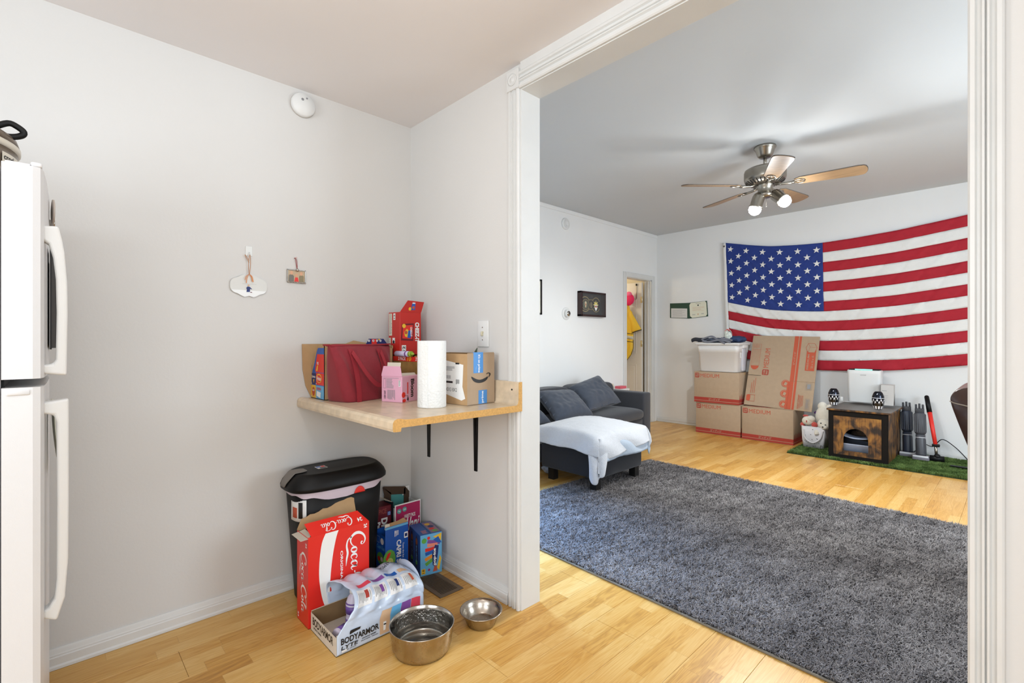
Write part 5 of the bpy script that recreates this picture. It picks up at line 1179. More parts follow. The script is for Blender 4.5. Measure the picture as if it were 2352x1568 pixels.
pillow('slate throw pillow slumped in the middle of the sofa behind the white blanket', [(-3.33, 3.50, 0.665), (-3.33, 4.07, 0.635), (-2.98, 3.98, 0.425), (-2.95, 3.38, 0.43)], 0.085, 5)
pillow('slate throw pillow half hidden by the opening frame', [(-3.33, 2.80, 0.665), (-3.33, 3.28, 0.625), (-3.00, 3.36, 0.425), (-2.95, 2.85, 0.43)], 0.08, 9)

# ottoman
t = thing('ottoman', 'charcoal upholstered ottoman on black block legs under a white blanket', 'ottoman', (-2.54, 3.345, 0))
new(M_sofad).box(-0.295, 0.295, -0.300, 0.345, 0.105, 0.405, bev=0.018, seg=3).done('upholstered_body', t)
cushion('seat_pad', -0.29, 0.29, -0.295, 0.34, 0.36, 0.425, puff=0.01, par=t)
for (x, y) in ((0.245, -0.255), (0.245, 0.295), (-0.22, -0.225), (-0.245, 0.295)):
    new(M_leg).prism([(-0.030, -0.030), (0.030, -0.030), (0.030, 0.030), (-0.030, 0.030)], 0.0, 0.106, Matrix.Translation((x, y, 0)) @ Matrix(((1, 0, 0, 0), (0, 1, 0, 0), (0, 0, 1, 0.0), (0, 0, 0, 1)))).done('leg', t)
# blanket: a rectangle of cloth draped over the ottoman, one corner hanging towards the rug
M_blk = mat('white_fleece', (208, 210, 215), 0.95, spec=0.1, noise_amt=0.03, noise_scale=60, bump=0.9, bump_scale=160, sheen=0.4)
t = thing('blanket', 'white fleece blanket heaped over the ottoman with one corner hanging to the rug', 'blanket', (-2.54, 3.345, 0))
def drape(x0, x1, y0, y1, top, seed, hang, extra=0.0):
    hx0, hx1, hy0, hy1 = -0.300, 0.302, -0.306, 0.350
    def fn(u, v):
        x = x0 + (x1 - x0) * u; y = y0 + (y1 - y0) * v
        # overflow beyond the body edges becomes drop
        ox = max(0, x - hx1, hx0 - x); oy = max(0, y - hy1, hy0 - y)
        cx = min(max(x, hx0), hx1); cy = min(max(y, hy0), hy1)
        drop = math.hypot(ox, oy) if not (ox and oy) else max(ox, oy) + 0.35 * min(ox, oy)
        r = 0.045
        out = r * (1 - math.exp(-drop / 0.04)) + 0.012 * drop
        dirx = (1 if x > 0 else -1) if ox else 0; diry = (1 if y > 0 else -1) if oy else 0
        l = math.hypot(dirx, diry) or 1
        fold = 0.012 * math.sin((x * 9 - y * 7) * 2.1 + seed) * min(1, drop / 0.08)
        X = cx + dirx / l * (out + fold + extra); Y = cy + diry / l * (out + fold + extra)
        ex = (x / 0.32) ** 2; ey = (y / 0.36) ** 2
        hump = max(0, 1 - 0.9 * ex) ** 0.8 * max(0, 1 - 0.9 * ey) ** 0.8
        Z = top + 0.075 * hump - max(0, drop - 0.03) - 0.02 * min(1, drop / 0.03)
        Z += 0.010 * noise.noise(Vector((x * 5 + seed, y * 5, 0))) * (1 if drop < 0.05 else 0.3) + 0.003 * noise.noise(Vector((x * 24, y * 24, seed)))
        return (X, Y, Z)
    return fn
def bl(u, v):
    # hem length varies around the ottoman
    return None
def hem(a0, a1, b0, b1): pass
def blanket_fn(u, v, lay=0):
    uu, vv = 2 * u - 1, 2 * v - 1
    # reach of the cloth on each side, front right corner longest
    rx = (0.445 + 0.02 * math.sin(5 * v) + 0.06 * max(0, -vv) ** 2) if uu > 0 else 0.47
    ry = ((0.45 + 0.06 * max(0, uu) ** 2) if vv < 0 else 0.47)
    x = uu * rx; y = vv * ry + 0.02
    if uu > 0 and vv < 0:
        k = max(0, uu) ** 4 * max(0, -vv) ** 4; x += 0.02 * k; y -= 0.03 * k
    return drape(x, x + 1e-6, y, y + 1e-6, 0.432 + 0.008 * lay, 3.1, 0, 0.012 * lay)(0, 0)
new(M_blk).sheet(lambda u, v: blanket_fn(u, v, 1), 90, 90, 0.010).done('upper_layer', t)
def bf2(u, v):
    x = -0.30 + 0.665 * u; y = -0.36 + 0.80 * v
    if u > 0.8 and v < 0.25: pass
    return drape(x + 0.02 * u, 0, y, 0, 0.428, 1.3, 0, 0.0)(0, 0) if False else drape(x, x + 1e-6, y, y + 1e-6, 0.428, 1.3, 0, 0.004)(0, 0)
def tail(u, v):
    a_ = (u - 0.5) * 2; w_ = 0.078 - 0.020 * v
    end = 0.30 - 0.055 * (0.5 + 0.5 * math.tanh(a_ * 6)) - 0.05 * abs(a_) ** 6
    z_ = 0.392 - end * v
    bul = 0.034 * (0.45 + 0.55 * abs(math.sin(a_ * PI)) ** 0.7) * (1 - abs(a_) ** 6) * (0.4 + 0.6 * v)
    back = 0.035 * (1 - v) ** 1.5
    return (0.322 + 0.008 * math.sin(PI * v) + a_ * w_ * 0.66 + (bul - back) * 0.72, -0.332 + a_ * w_ * 0.72 - (bul - back) * 0.70, z_)
new(M_blk).sheet(tail, 40, 30, 0.016).done('hanging_corner', t)
M_blk2 = mat('pale_blue_throw', (188, 200, 214), 0.95, bump=0.6, bump_scale=160)
new(M_blk2).sheet(lambda u, v: drape(-0.40 + 0.86 * u, 0, 0, 0, 0, 0, 0)(0, 0) if False else drape(-0.36 + 0.845 * u, -0.36 + 0.845 * u + 1e-6, -0.30 + 0.80 * v, -0.30 + 0.80 * v + 1e-6, 0.428, 1.3, 0, 0.003)(0, 0), 50, 50, 0.006).done('under_layer', t)
t = thing('paper_bag_scrap', 'crumpled grey plastic bag on the floor behind the ottoman', 'bag', (-2.88, 3.20, 0.0))
new(mat('crumpled_grey', (150, 156, 168), 0.5)).grid(lambda u, v: (lambda d: (d[0] * 0.07, d[1] * 0.07, 0.045 + d[2] * 0.044))([q * (1 + 0.35 * noise.noise(Vector((math.cos(2 * PI * u) * 2, math.sin(2 * PI * u) * 2, v * 4)))) * 0.8 for q in (math.cos(2 * PI * u) * math.sin(PI * v), math.sin(2 * PI * u) * math.sin(PI * v), -math.cos(PI * v))]), 24, 14, smooth=False).done('crumpled_film', t)

# small things behind the sofa arm
t = thing('side_shelf', 'low white side table behind the sofa arm', 'table', (-3.60, 5.30, 0))
new(M_white).box(-0.075, 0.075, -0.19, 0.19, 0.535, 0.555, bev=0.003, seg=1).done('table_top', t)
for (x, y) in ((-0.06, -0.17), (0.06, -0.17), (-0.06, 0.17), (0.06, 0.17)): new(M_white).box(x - 0.012, x + 0.012, y - 0.012, y + 0.012, 0.001, 0.535).done('leg', t)
t = thing('shell_ornament', 'small cream clock-like ornament behind the sofa arm', 'ornament', (-3.62, 5.16, 0.556))
new(mat('ornament_cream', (212, 202, 182), 0.5)).ball((0, -0.03, 0.035), 0.035, 0.045, 0.035).lathe([(0.036, 0), (0.036, 0.012), (0.026, 0.016), (0, 0.016)], 24, Matrix.Translation((0.01, 0.045, 0.040)) @ FA).box(-0.02, 0.03, -0.06, 0.07, 0.0, 0.012, bev=0.003, seg=1).done('ornament_body', t)
t = thing('pink_tissue_box', 'pink and white small box behind the sofa arm', 'box', (-3.60, 5.37, 0.556))
new(mat('box_pink', (212, 92, 104), 0.5)).box(-0.04, 0.04, -0.045, 0.10, 0, 0.032, bev=0.002, seg=1).done('box_body', t)

# wall things, living room
t = thing('shadow_box', 'dark wood shadow box of gold military insignia on the left wall', 'shadow box', (LX, 4.860, 1.628))
M_mah = mat('mahogany', (48, 26, 24), 0.35); M_gold = mat('gold_print', (150, 134, 84), 0.4, metal=0.3)
b = new(M_mah); hw, hh_ = 0.252, 0.152
for bb_ in ((-hw, hw, hh_ - 0.022, hh_), (-hw, hw, -hh_, -hh_ + 0.022), (-hw, -hw + 0.028, -hh_, hh_), (hw - 0.028, hw, -hh_, hh_)): b.box(0.001, 0.062, *bb_, bev=0.003, seg=1)
b.done('frame', t); new(I_black).box(0.001, 0.012, -hw + 0.02, hw - 0.02, -hh_ + 0.015, hh_ - 0.015).done('backing', t)
pr = Print((0.012, 0, 0), (0, 1, 0), (0, 0, 1), 0.002)
def circ(cx, cy, rx, ry, n=24, a0=0, a1=360): return [(cx + rx * math.cos(math.radians(a0 + (a1 - a0) * k / (n - 1))), cy + ry * math.sin(math.radians(a0 + (a1 - a0) * k / (n - 1)))) for k in range(n)]
pr.ring(circ(-0.105, -0.005, 0.072, 0.062), 0.006, M_gold, False).disc(-0.105, -0.005, 0.058, mat('olive_badge', (78, 80, 62), 0.5), 0.050).poly([(-0.125, 0.02), (-0.105, 0.038), (-0.085, 0.02), (-0.095, -0.03), (-0.105, -0.045), (-0.115, -0.03)], mat('badge_cream', (206, 190, 150), 0.4)).poly([(-0.115, 0.005), (-0.095, 0.005), (-0.105, -0.03)], I_dkred)
for a0, a1, yy in ((20, 160, 0.02), (200, 340, -0.02)):
    pr.ring(circ(-0.115, yy, 0.085, 0.070, 16, a0, a1), 0.010, M_gold, False).ring(circ(0.105, yy, 0.075, 0.068, 16, a0, a1), 0.008, M_gold, False)
pr.ring([(-0.04, 0.058), (0.04, 0.058)], 0.006, M_gold, False).ring([(-0.04, -0.062), (0.04, -0.062)], 0.006, M_gold, False)
pr.disc(0.005, -0.008, 0.024, mat('medal_bronze', (120, 110, 84), 0.4, metal=0.5), 0.040)
star = lambda cx, cy, r, k=5, q=0.4, rot=90: [(cx + (r if i % 2 == 0 else r * q) * math.cos(math.radians(rot + 180 * i / k)), cy + (r if i % 2 == 0 else r * q) * math.sin(math.radians(rot + 180 * i / k))) for i in range(2 * k)]
sp_ = star(0.10, 0.0, 0.058, 8, 0.5); pr.poly(sp_, mat('badge_yellow', (222, 204, 110), 0.4))
pr.poly([(0.075, 0.0), (0.13, 0.0), (0.125, -0.05), (0.10, -0.078), (0.08, -0.05)], I_white).rect(0.078, -0.030, 0.126, -0.015, I_dkred).disc(0.09, -0.006, 0.005, I_navy).disc(0.112, -0.006, 0.005, I_navy).poly(star(0.02, 0.098, 0.022), mat('star_dim', (70, 60, 50), 0.5))
pr.done('insignia', t)
new(mat('box_glass', (255, 255, 255), 0.03, alpha=0.03, spec=0.1)).box(0.054, 0.0555, -hw + 0.027, hw - 0.027, -hh_ + 0.021, hh_ - 0.021).done('glass_pane', t)
t = thing('dark_picture_frame', 'black picture frame edge on the left wall beside the opening trim', 'picture frame', (LX, 3.72, 1.665))
b = new(I_black); hw, hh_ = 0.245, 0.195
for bb_ in ((-hw, hw, hh_ - 0.02, hh_), (-hw, hw, -hh_, -hh_ + 0.02), (-hw, -hw + 0.02, -hh_, hh_), (hw - 0.02, hw, -hh_, hh_)): b.box(0.001, 0.02, *bb_)
b.done('frame', t); new(I_cream).box(0.001, 0.010, -hw + 0.02, hw - 0.02, -hh_ + 0.02, hh_ - 0.02).done('picture', t)

t = thing('certificate_folder', 'open green certificate folder with two documents on the back wall', 'certificate', (-3.195, LY, 1.60))
for nm, u0, w_, tl in (('left_cover', -0.283, 0.283, 0.0), ('right_cover', 0.0, 0.262, 0.08)):
    sx = frame((0, -0.002, 0), (1, 0, 0), (0, 0, 1))
    poly = [(-0.283, -0.092), (0.0, -0.112), (0.0, 0.108), (-0.283, 0.116)] if u0 < 0 else [(0.0, -0.112), (0.275, -0.090), (0.258, 0.122), (0.0, 0.108)]
    new(I_dkgreen).prism(poly, 0, 0.004, sx).done(nm, t)
pr = Print((0, -0.006, 0), (1, 0, 0), (0, 0, 1), 0.001)
pr.poly([(-0.266, -0.088), (-0.022, -0.104), (-0.022, 0.030), (-0.266, 0.044)], mat('paper_grey', (214, 212, 208), 0.7)).lines(-0.245, -0.085, -0.045, 0.018, 8, I_grey, fill=0.2, seed=8)
pr.poly([(0.028, 0.104), (0.232, 0.118), (0.250, 0.098), (0.262, -0.062), (0.245, -0.086), (0.052, -0.104), (0.020, -0.080), (0.010, 0.076)], I_cream)
pr.lines(0.055, -0.015, 0.225, 0.045, 5, I_tan, fill=0.25, seed=2).disc(0.135, 0.068, 0.010, I_black).lines(0.10, 0.086, 0.18, 0.096, 2, I_grey).lines(0.05, -0.07, 0.10, -0.055, 2, I_grey).lines(0.18, -0.06, 0.22, -0.045, 2, I_grey).disc(0.135, -0.055, 0.010, I_tan)
pr.done('documents', t)

# flag
t = thing('wall_flag', 'large American flag with stars and stripes pinned across the back wall', 'flag', (-2.67, LY - 0.02, 2.466))
FTX = [-2.671, -2.385, -2.127, -1.837, -1.571, -1.274, -0.892, -0.581, -0.329, 0.0, 0.235]
FTZ = [2.466, 2.397, 2.344, 2.318, 2.306, 2.314, 2.337, 2.372, 2.403, 2.455, 2.50]
def ftop(x): return float(np.interp(x, FTX, FTZ))
def ftops(x): return (ftop(x - 0.06) + ftop(x) * 2 + ftop(x + 0.06)) / 4 if -2.6 < x < 0.15 else ftop(x)
FLEN, FHT = 2.90, 1.445
def fl_pt(u, v, e=0.0):
    x = -2.671 + FLEN * u + 0.055 * v * (1 - u) ** 2
    z = ftops(x) - FHT * v - 0.05 * v * math.sin(PI * min(1, u * 1.0)) * 0.5
    # shallow diagonal pull folds
    a = (u * 2.0 + v * 1.0)
    y = 0.010 * math.sin(14 * (u * 1.6 - v * 1.1) + 2 * math.sin(3 * u)) * (0.4 + 0.6 * v) + 0.006 * noise.noise(Vector((u * 14 - v * 10, v * 5, 2))) + 0.005 * math.sin(34 * (u * 0.8 + v * 0.5) ) * max(0, v - 0.25) * (1 - u * 0.3)
    ph = 24 * (u * 1.7 + v * 1.0) + 2.5 * math.sin(2.2 * u + 3 * v); pl = 24 * (u * 2.2 - v * 1.0) + 1.5 * math.sin(5 * v)
    kk = min(1, max(0, (u - 0.25) / 0.2)); ridge = (1 - abs(math.sin(ph))) ** 3 * kk + (1 - abs(math.sin(pl))) ** 3 * (1 - kk)
    y += 0.024 * ridge * (0.35 + 0.65 * min(1, v * 1.6)) * (0.5 + 0.5 * noise.noise(Vector((u * 6, v * 4, 7))) + 0.25)
    y -= 0.012 * v
    return (x + 2.67, -0.012 - abs(y) * 0.9 + (-e), z - 2.466)
M_fr = mat('flag_red', (172, 20, 40), 0.75, noise_amt=0.05, noise_scale=30, bump=0.1, bump_scale=300); M_fw = mat('flag_white', (232, 231, 228), 0.8, noise_amt=0.02, noise_scale=30, bump=0.1, bump_scale=300); M_fb = mat('flag_blue', (26, 52, 128), 0.75, noise_amt=0.06, noise_scale=30, bump=0.1, bump_scale=300)
cu_ = 1.105 / FLEN
for k in range(13):
    u0 = cu_ if k < 7 else 0.0; nu = int(260 * (1 - u0))
    new(M_fr if k % 2 == 0 else M_fw).sheet(lambda a, c, k=k, u0=u0: fl_pt(u0 + (1 - u0) * a, (k + c) / 13.0), nu, 5, 0.0015).done('stripe', t)
new(M_fb).sheet(lambda a, c: fl_pt(cu_ * a, 7 / 13.0 * c), 100, 50, 0.0015).done('canton', t)
new(M_fw).sheet(lambda a, c: (lambda p: (p[0] - 0.042 * (1 - a), p[1], p[2] + 0.006 * (1 - a)))(fl_pt(0.0, c)), 2, 30, 0.003).done('header_band', t)
for v in (0.03, 0.97):
    p = fl_pt(0, v); new(M_nickel).lathe([(0.006, 0), (0.012, 0.002), (0.013, 0.0), (0.006, 0)], 16, Matrix.Translation((p[0] - 0.022, p[1] - 0.003, p[2])) @ FB).done('grommet', t)
sm_ = None
for r in range(9):
    for c_ in range(6 if r % 2 == 0 else 5):
        u = (0.055 + (c_ + (0 if r % 2 == 0 else 0.5)) * 0.178) * cu_ ; v = (0.10 + r * 0.1) * 7 / 13.0
        p = fl_pt(u, v, 0.0022); p2 = fl_pt(u + 0.014, v, 0.0022); p3 = fl_pt(u, v - 0.028, 0.0022); pa = fl_pt(u - 0.014, v, 0.0022); pb = fl_pt(u, v + 0.028, 0.0022)
        p = (p[0], min(p[1], (p2[1] + pa[1]) / 2, (p3[1] + pb[1]) / 2) - 0.0045, p[2]); p2 = tuple(p[i] + (p2[i] - pa[i]) / 2 for i in range(3)); p3 = tuple(p[i] + (p3[i] - pb[i]) / 2 for i in range(3))
        if sm_ is None:
            sm_ = new(M_fw).prism(star(0, 0, 0.040, 5, 0.40), 0, 0.0012, FB).done('star', t); o = sm_
        else: o = sm_.copy(); C.objects.link(o); o.parent = t
        o.location = p
        du = Vector(p2) - Vector(p); dv = Vector(p3) - Vector(p); nn_ = dv.cross(du) 
        yaw = math.atan2(du.y, du.x); pitch = math.atan2(dv.y, dv.z)
        o.rotation_euler = (-pitch, math.atan2(-du.z, du.x) * 0.8, yaw)

# moving boxes
def moving_box(lab, x0, y0, z0, rz=0.0, w=0.558, d=0.385, h=0.392):
    t = thing('moving_box', lab, 'box', (x0, y0, z0), rz, 'moving boxes stacked by the back wall')
    new(M_card2).box(0, w, 0, d, 0, h, bev=0.004, seg=2).done('box_shell', t)
    new(M_card).box(-0.0006, w + 0.0006, d / 2 - 0.025, d / 2 + 0.025, h - 0.03, h + 0.0008).done('packing_tape', t)
    pr = Print((0, 0, 0), (1, 0, 0), (0, 0, 1))
    pr.rect(0, 0.030, w, 0.068, I_dkred).rect(0, 0.004, w, 0.025, I_dkred)
    pr.rrect(0.012, h - 0.078, 0.068, h - 0.018, 0.010, I_dkred).text('CUBE', 0.018, h - 0.044, 0.062, h - 0.026, M_card2, bold=0.03).text('SMART', 0.018, h - 0.068, 0.062, h - 0.050, M_card2, bold=0.03)
    pr.text('MEDIUM', 0.082, h - 0.072, 0.320, h - 0.026, I_orange, bold=0.0).text('22" x 15" x 15"', 0.19, 0.036, 0.33, 0.060, M_card2)
    pr.done('front_print', t)
    pr = Print((w, 0, 0), (0, 1, 0), (0, 0, 1)); pr.rect(0, 0.030, d, 0.068, I_dkred).rect(0, 0.004, d, 0.025, I_dkred)
    for k in range(7): pr.poly([(0.02 + 0.05 * k, 0.068), (0.05 + 0.05 * k, 0.068), (0.045 + 0.05 * k, 0.115 + 0.02 * (k % 2)), (0.035 + 0.05 * k, 0.12)], I_dkred)
    pr.done('side_print', t)
    return t
moving_box('kraft moving box on the floor at the left bottom of the stack', -2.892, 6.045, 0.0005)
moving_box('kraft moving box on the floor at the right bottom of the stack', -2.312, 6.035, 0.0005)
moving_box('kraft moving box on the upper tier carrying the white storage tote', -2.905, 6.025, 0.3935, math.radians(1.0))
# flattened carton leaning on the flag
t = thing('flattened_box', 'flattened kraft moving carton standing on edge leaning against the flag', 'box', (-2.312, 6.090, 0.408))
lean_ = math.atan2(0.30, 0.86)
FH = frame((0, 0, 0), (1, 0, -0.025), (0.008, 0.30, 0.86))
fw_, fh_ = 0.725, 0.885
ft = new(M_card2).box(0, fw_, 0, fh_, -0.012, 0, M=FH, bev=0.002, seg=1).done('flattened_board', t)
pr = Print((0, 0, 0), (1, 0, -0.025), (0.008, 0.30, 0.86), 0.001)
s_ = 0.885 / 1.0
pr.rect(0.470, 0.0, 0.513, fh_, I_orange).rect(0.521, 0.0, 0.545, fh_, I_orange).rect(0, 0.372, 0.15, 0.377, M_darkgap).rect(0.47, 0.335, fw_, 0.338, M_cardd)
pr.text('MEDIUM', 0.165, 0.475, 0.222, 0.720, I_orange, rot=90, bold=0.0).rrect(0.160, 0.385, 0.232, 0.455, 0.012, I_dkred).text('CUBE', 0.170, 0.392, 0.192, 0.448, M_card2, rot=90, bold=0.03).text('SMART', 0.200, 0.392, 0.222, 0.448, M_card2, rot=90, bold=0.03)
pr.text('22" x 15" x 15"', 0.482, 0.53, 0.500, 0.69, M_card2, rot=90)
pr.frame_(0.018, 0.500, 0.112, 0.775, 0.002, I_orange).rect(0.018, 0.70, 0.112, 0.703, I_orange).lines(0.030, 0.51, 0.11, 0.695, 6, I_orange, fill=0.08, vert=True).lines(0.030, 0.71, 0.10, 0.765, 5, I_orange, fill=0.2, vert=True, seed=4)
pr.poly([(0.018, 0.495), (0.112, 0.495), (0.104, 0.468), (0.083, 0.450), (0.065, 0.446), (0.046, 0.450), (0.027, 0.468)], I_orange)
hx = [(0.598, 0.742), (0.620, 0.80), (0.682, 0.80), (0.712, 0.750), (0.690, 0.690), (0.625, 0.690)]
pr.ring(hx, 0.003, I_orange).ring([(0.625, 0.690), (0.640, 0.755), (0.620, 0.80)], 0.002, I_orange, False).ring([(0.640, 0.755), (0.712, 0.75)], 0.002, I_orange, False)
pr.poly([(0.612, 0.470), (0.705, 0.470), (0.705, 0.735), (0.690, 0.688), (0.625, 0.688), (0.612, 0.710)], I_orange).text('MEDIUM', 0.625, 0.485, 0.643, 0.665, M_card2, rot=90).text('22 x 15 x 15', 0.668, 0.500, 0.688, 0.650, M_card2, rot=90)
for cy in (0.055, 0.180, 0.300): pr.disc(0.432, cy, 0.044, I_orange).disc(0.432, cy, 0.037, M_card2).disc(0.432, cy, 0.033, I_orange).poly([(0.412, cy - 0.016), (0.440, cy - 0.024), (0.452, cy + 0.010), (0.425, cy + 0.020)], M_card2)
pr.rect(0.45, 0.0, 0.47, 0.325, I_orange).rrect(0.020, 0.052, 0.065, 0.130, 0.018, I_orange).frame_(0.055, 0.050, 0.115, 0.130, 0.003, I_orange)
for k in range(3): pr.rect(0.060 + 0.02 * k, 0.15, 0.064 + 0.02 * k, 0.34 - 0.03 * (2 - k), I_orange)
pr.text('DON\'T FORGET', 0.575, 0.02, 0.590, 0.185, I_orange, rot=90, bold=0.02).lines(0.595, 0.02, 0.635, 0.175, 4, I_orange, fill=0.3, vert=True)
pr.frame_(0.642, 0.245, 0.700, 0.325, 0.002, I_grey).rect(0.655, 0.258, 0.690, 0.312, I_grey).frame_(0.655, 0.020, 0.695, 0.140, 0.002, I_grey).lines(0.660, 0.025, 0.69, 0.13, 8, I_grey)
pr.done('printed_artwork', t)
new(I_orange).box(0.03, 0.33, -0.04, 0.01, -0.0085, -0.0065).done('red_label', t) if False else None
t = thing('red_strip_label', 'slanted red printed flap lying between flattened carton and lower box', 'flap', (-2.27, 6.045, 0.3935))
new(M_card2).prism([(0.0, 0), (0.52, 0), (0.50, 0.045), (0.04, 0.045)], 0, 0.004).done('flap_board', t)
pr = Print((0, 0, 0.004), (1, 0, 0), (0, 1, 0)); pr.poly([(0.02, 0.006), (0.28, 0.006), (0.26, 0.038), (0.05, 0.038)], I_dkred); pr.done('flap_print', t)

# storage tote with lid
t = thing('storage_tote', 'white plastic storage tote with lid on top of the left boxes', 'tote', (-2.615, 6.205, 0.787))
M_tote = mat('tote_white', (226, 224, 222), 0.35)
def tote_ring(w, d, z, r=0.045):
    p = []
    for cx, cy, a0 in ((w - r, d - r, 0), (-w + r, d - r, 90), (-w + r, -d + r, 180), (w - r, -d + r, 270)):
        for k in range(7): a = math.radians(a0 + 15 * k); p.append((cx + r * math.cos(a), cy + r * math.sin(a), z))
    return p
def loft(b, rings, cap0=True, cap1=True, M=None):
    n = len(rings[0]); v = [p for r_ in rings for p in r_]; f = []
    for i in range(len(rings) - 1):
        for k in range(n): f.append((i * n + k, i * n + (k + 1) % n, (i + 1) * n + (k + 1) % n, (i + 1) * n + k))
    if cap0: f.append(tuple(range(n))[::-1])
    if cap1: f.append(tuple((len(rings) - 1) * n + k for k in range(n)))
    return b.raw(v, f, M, True)
loft(new(M_tote), [tote_ring(0.232, 0.150, 0.002), tote_ring(0.240, 0.158, 0.012), tote_ring(0.254, 0.170, 0.245), tote_ring(0.259, 0.175, 0.247), tote_ring(0.262, 0.178, 0.345)]).done('tub', t)
loft(new(M_tote), [tote_ring(0.268, 0.184, 0.338, 0.03), tote_ring(0.280, 0.196, 0.340, 0.03), tote_ring(0.282, 0.198, 0.358, 0.03), tote_ring(0.272, 0.188, 0.366, 0.03), tote_ring(0.25, 0.166, 0.362, 0.03)]).done('lid', t)
for sx in (1, -1):
    new(M_tote).box(sx * 0.255, sx * 0.285, -0.06, 0.06, 0.30, 0.338, bev=0.004).done('handle', t)
new(mat('latch_band', (206, 206, 214), 0.3)).box(0.243, 0.268, -0.045, 0.045, 0.02, 0.33, bev=0.004).done('side_rib', t)
new(I_white).box(0.2555, 0.2575, -0.11, -0.07, 0.18, 0.27).done('side_label', t)
# clothes heap on the tote
t = thing('folded_clothes', 'heap of blue grey clothing with straps lying on the tote lid', 'clothes', (-2.615, 6.18, 1.151))
t.scale = (1.0, 1.0, 1.5)
M_cl = mat('cloth_bluegrey', (82, 92, 110), 0.9, noise_amt=0.2, noise_scale=30, bump=0.4, bump_scale=60); M_cl2 = mat('cloth_navy', (48, 66, 104), 0.9, noise_amt=0.15, noise_scale=20); M_cl3 = mat('strap_grey', (120, 122, 132), 0.8)
new(M_cl).grid(lambda u, v: (lambda a, b_: ((-0.06 + 0.27 * math.cos(a) * math.sin(b_)), 0.16 * math.sin(a) * math.sin(b_) * 0.95, 0.022 - 0.020 * math.cos(b_) + 0.020 * noise.noise(Vector((math.cos(a) * 3, math.sin(a) * 3, b_ * 3))) * math.sin(b_)))(2 * PI * u, PI * v), 60, 20).done('garment', t)
new(M_cl2).grid(lambda u, v: (lambda a, b_: ((0.15 + 0.14 * math.cos(a) * math.sin(b_)), 0.02 + 0.13 * math.sin(a) * math.sin(b_), 0.030 - 0.028 * math.cos(b_) + 0.016 * noise.noise(Vector((math.cos(a) * 4, math.sin(a) * 4, b_ * 3 + 5))) * math.sin(b_)))(2 * PI * u, PI * v), 48, 18).done('garment', t)
new(mat('cuff_dark', (42, 46, 56), 0.8)).tube(smooth_path([(-0.345, -0.10, 0.020), (-0.30, -0.11, 0.030), (-0.22, -0.12, 0.026), (-0.12, -0.12, 0.030)], 5), 0.017, 10).done('sleeve', t)
for pts in ([(-0.18, -0.16, 0.02), (-0.10, -0.165, 0.008), (0.02, -0.16, 0.024), (0.10, -0.165, 0.02), (0.18, -0.17, 0.006)], [(-0.20, -0.14, 0.03), (-0.08, -0.13, 0.055), (0.0, -0.14, 0.03), (0.06, -0.165, 0.012), (0.12, -0.19, -0.004)], [(0.05, -0.14, 0.04), (0.14, -0.15, 0.03), (0.20, -0.17, 0.02)]):
    new(M_cl3).strap(smooth_path(pts, 5), 0.022, 0.004, (0, 0.8, 0.5)).done('strap', t)
new(mat('patterned_sock', (214, 222, 214), 0.9, noise_amt=0.35, noise_scale=45)).grid(lambda u, v: (0.115 + 0.045 * math.cos(2 * PI * u) * math.sin(PI * v), -0.08 + 0.04 * math.sin(2 * PI * u) * math.sin(PI * v), 0.062 - 0.045 * math.cos(PI * v) + 0.01 * math.sin(5 * u)), 24, 12).done('patterned_cloth', t)
new(I_red).strap(smooth_path([(0.085, -0.112, 0.10), (0.11, -0.10, 0.113), (0.14, -0.105, 0.100)], 4), 0.012, 0.003, (0, 1, 0.3)).done('red_trim', t)

# cat house
t = thing('cat_house', 'rustic wood cat litter cabinet with black frame and arched entry on the turf', 'cabinet', (-1.085, 6.02, 0.012))
CW, CD, CH = 0.478, 0.700, 0.478   # half widths are CW/2.. local origin at the centre
x0, x1, y0, y1 = -0.243, 0.235, -0.355, 0.330
new(M_rustic).box(x0 - 0.015, x1 + 0.025, y0 - 0.015, y1 + 0.01, CH - 0.005, CH + 0.012, bev=0.003, seg=1).done('top_board', t)
M_ctop = mat('top_weathered', (92, 84, 78), 0.35, noise_amt=0.25, noise_scale=6, stretch=(2, 14, 2))
new(M_ctop).box(x0 - 0.013, x1 + 0.023, y0 - 0.013, y1 + 0.008, CH + 0.012, CH + 0.0135).done('top_veneer', t)
M_cblk = mat('cabinet_black', (20, 17, 15), 0.75, spec=0.15)
for b_ in ((x0, x0 + 0.042, 0, CH - 0.005), (x1 - 0.048, x1, 0, CH - 0.005), (x0 + 0.042, x1 - 0.048, CH - 0.055, CH - 0.005), (x0 + 0.042, x1 - 0.048, 0, 0.042)):
    new(M_cblk).box(b_[0], b_[1], y0, y0 + 0.018, b_[2], b_[3], bev=0.001, seg=1).done('front_frame', t)
# door panel with arched opening built as a polygon ring
px0, px1, pz0, pz1 = x0 + 0.043, x1 - 0.049, 0.043, CH - 0.056
ax0, ax1, az0, acx = -0.118, 0.085, 0.085, -0.0165; ar = (ax1 - ax0) / 2; azs = 0.195
arch = [(ax1, az0)] + [(acx + ar * math.cos(PI * k / 16), azs + ar * 1.12 * math.sin(PI * k / 16)) for k in range(17)] + [(ax0, az0)]
v = []; f = []
outer = []
for (ax, az) in arch:
    dx, dz = ax - acx, az - azs; cand = []
    if dx > 1e-6: cand.append((px1 - acx) / dx)
    if dx < -1e-6: cand.append((px0 - acx) / dx)
    if dz > 1e-6: cand.append((pz1 - azs) / dz)
    if dz < -1e-6: cand.append((pz0 - azs) / dz)
    k = min(cand); outer.append((acx + dx * k, azs + dz * k))
def insert_corner(a, b_):
    return None
bdoor = new(M_rustic)
yy0, yy1 = y0 + 0.001, y0 + 0.015
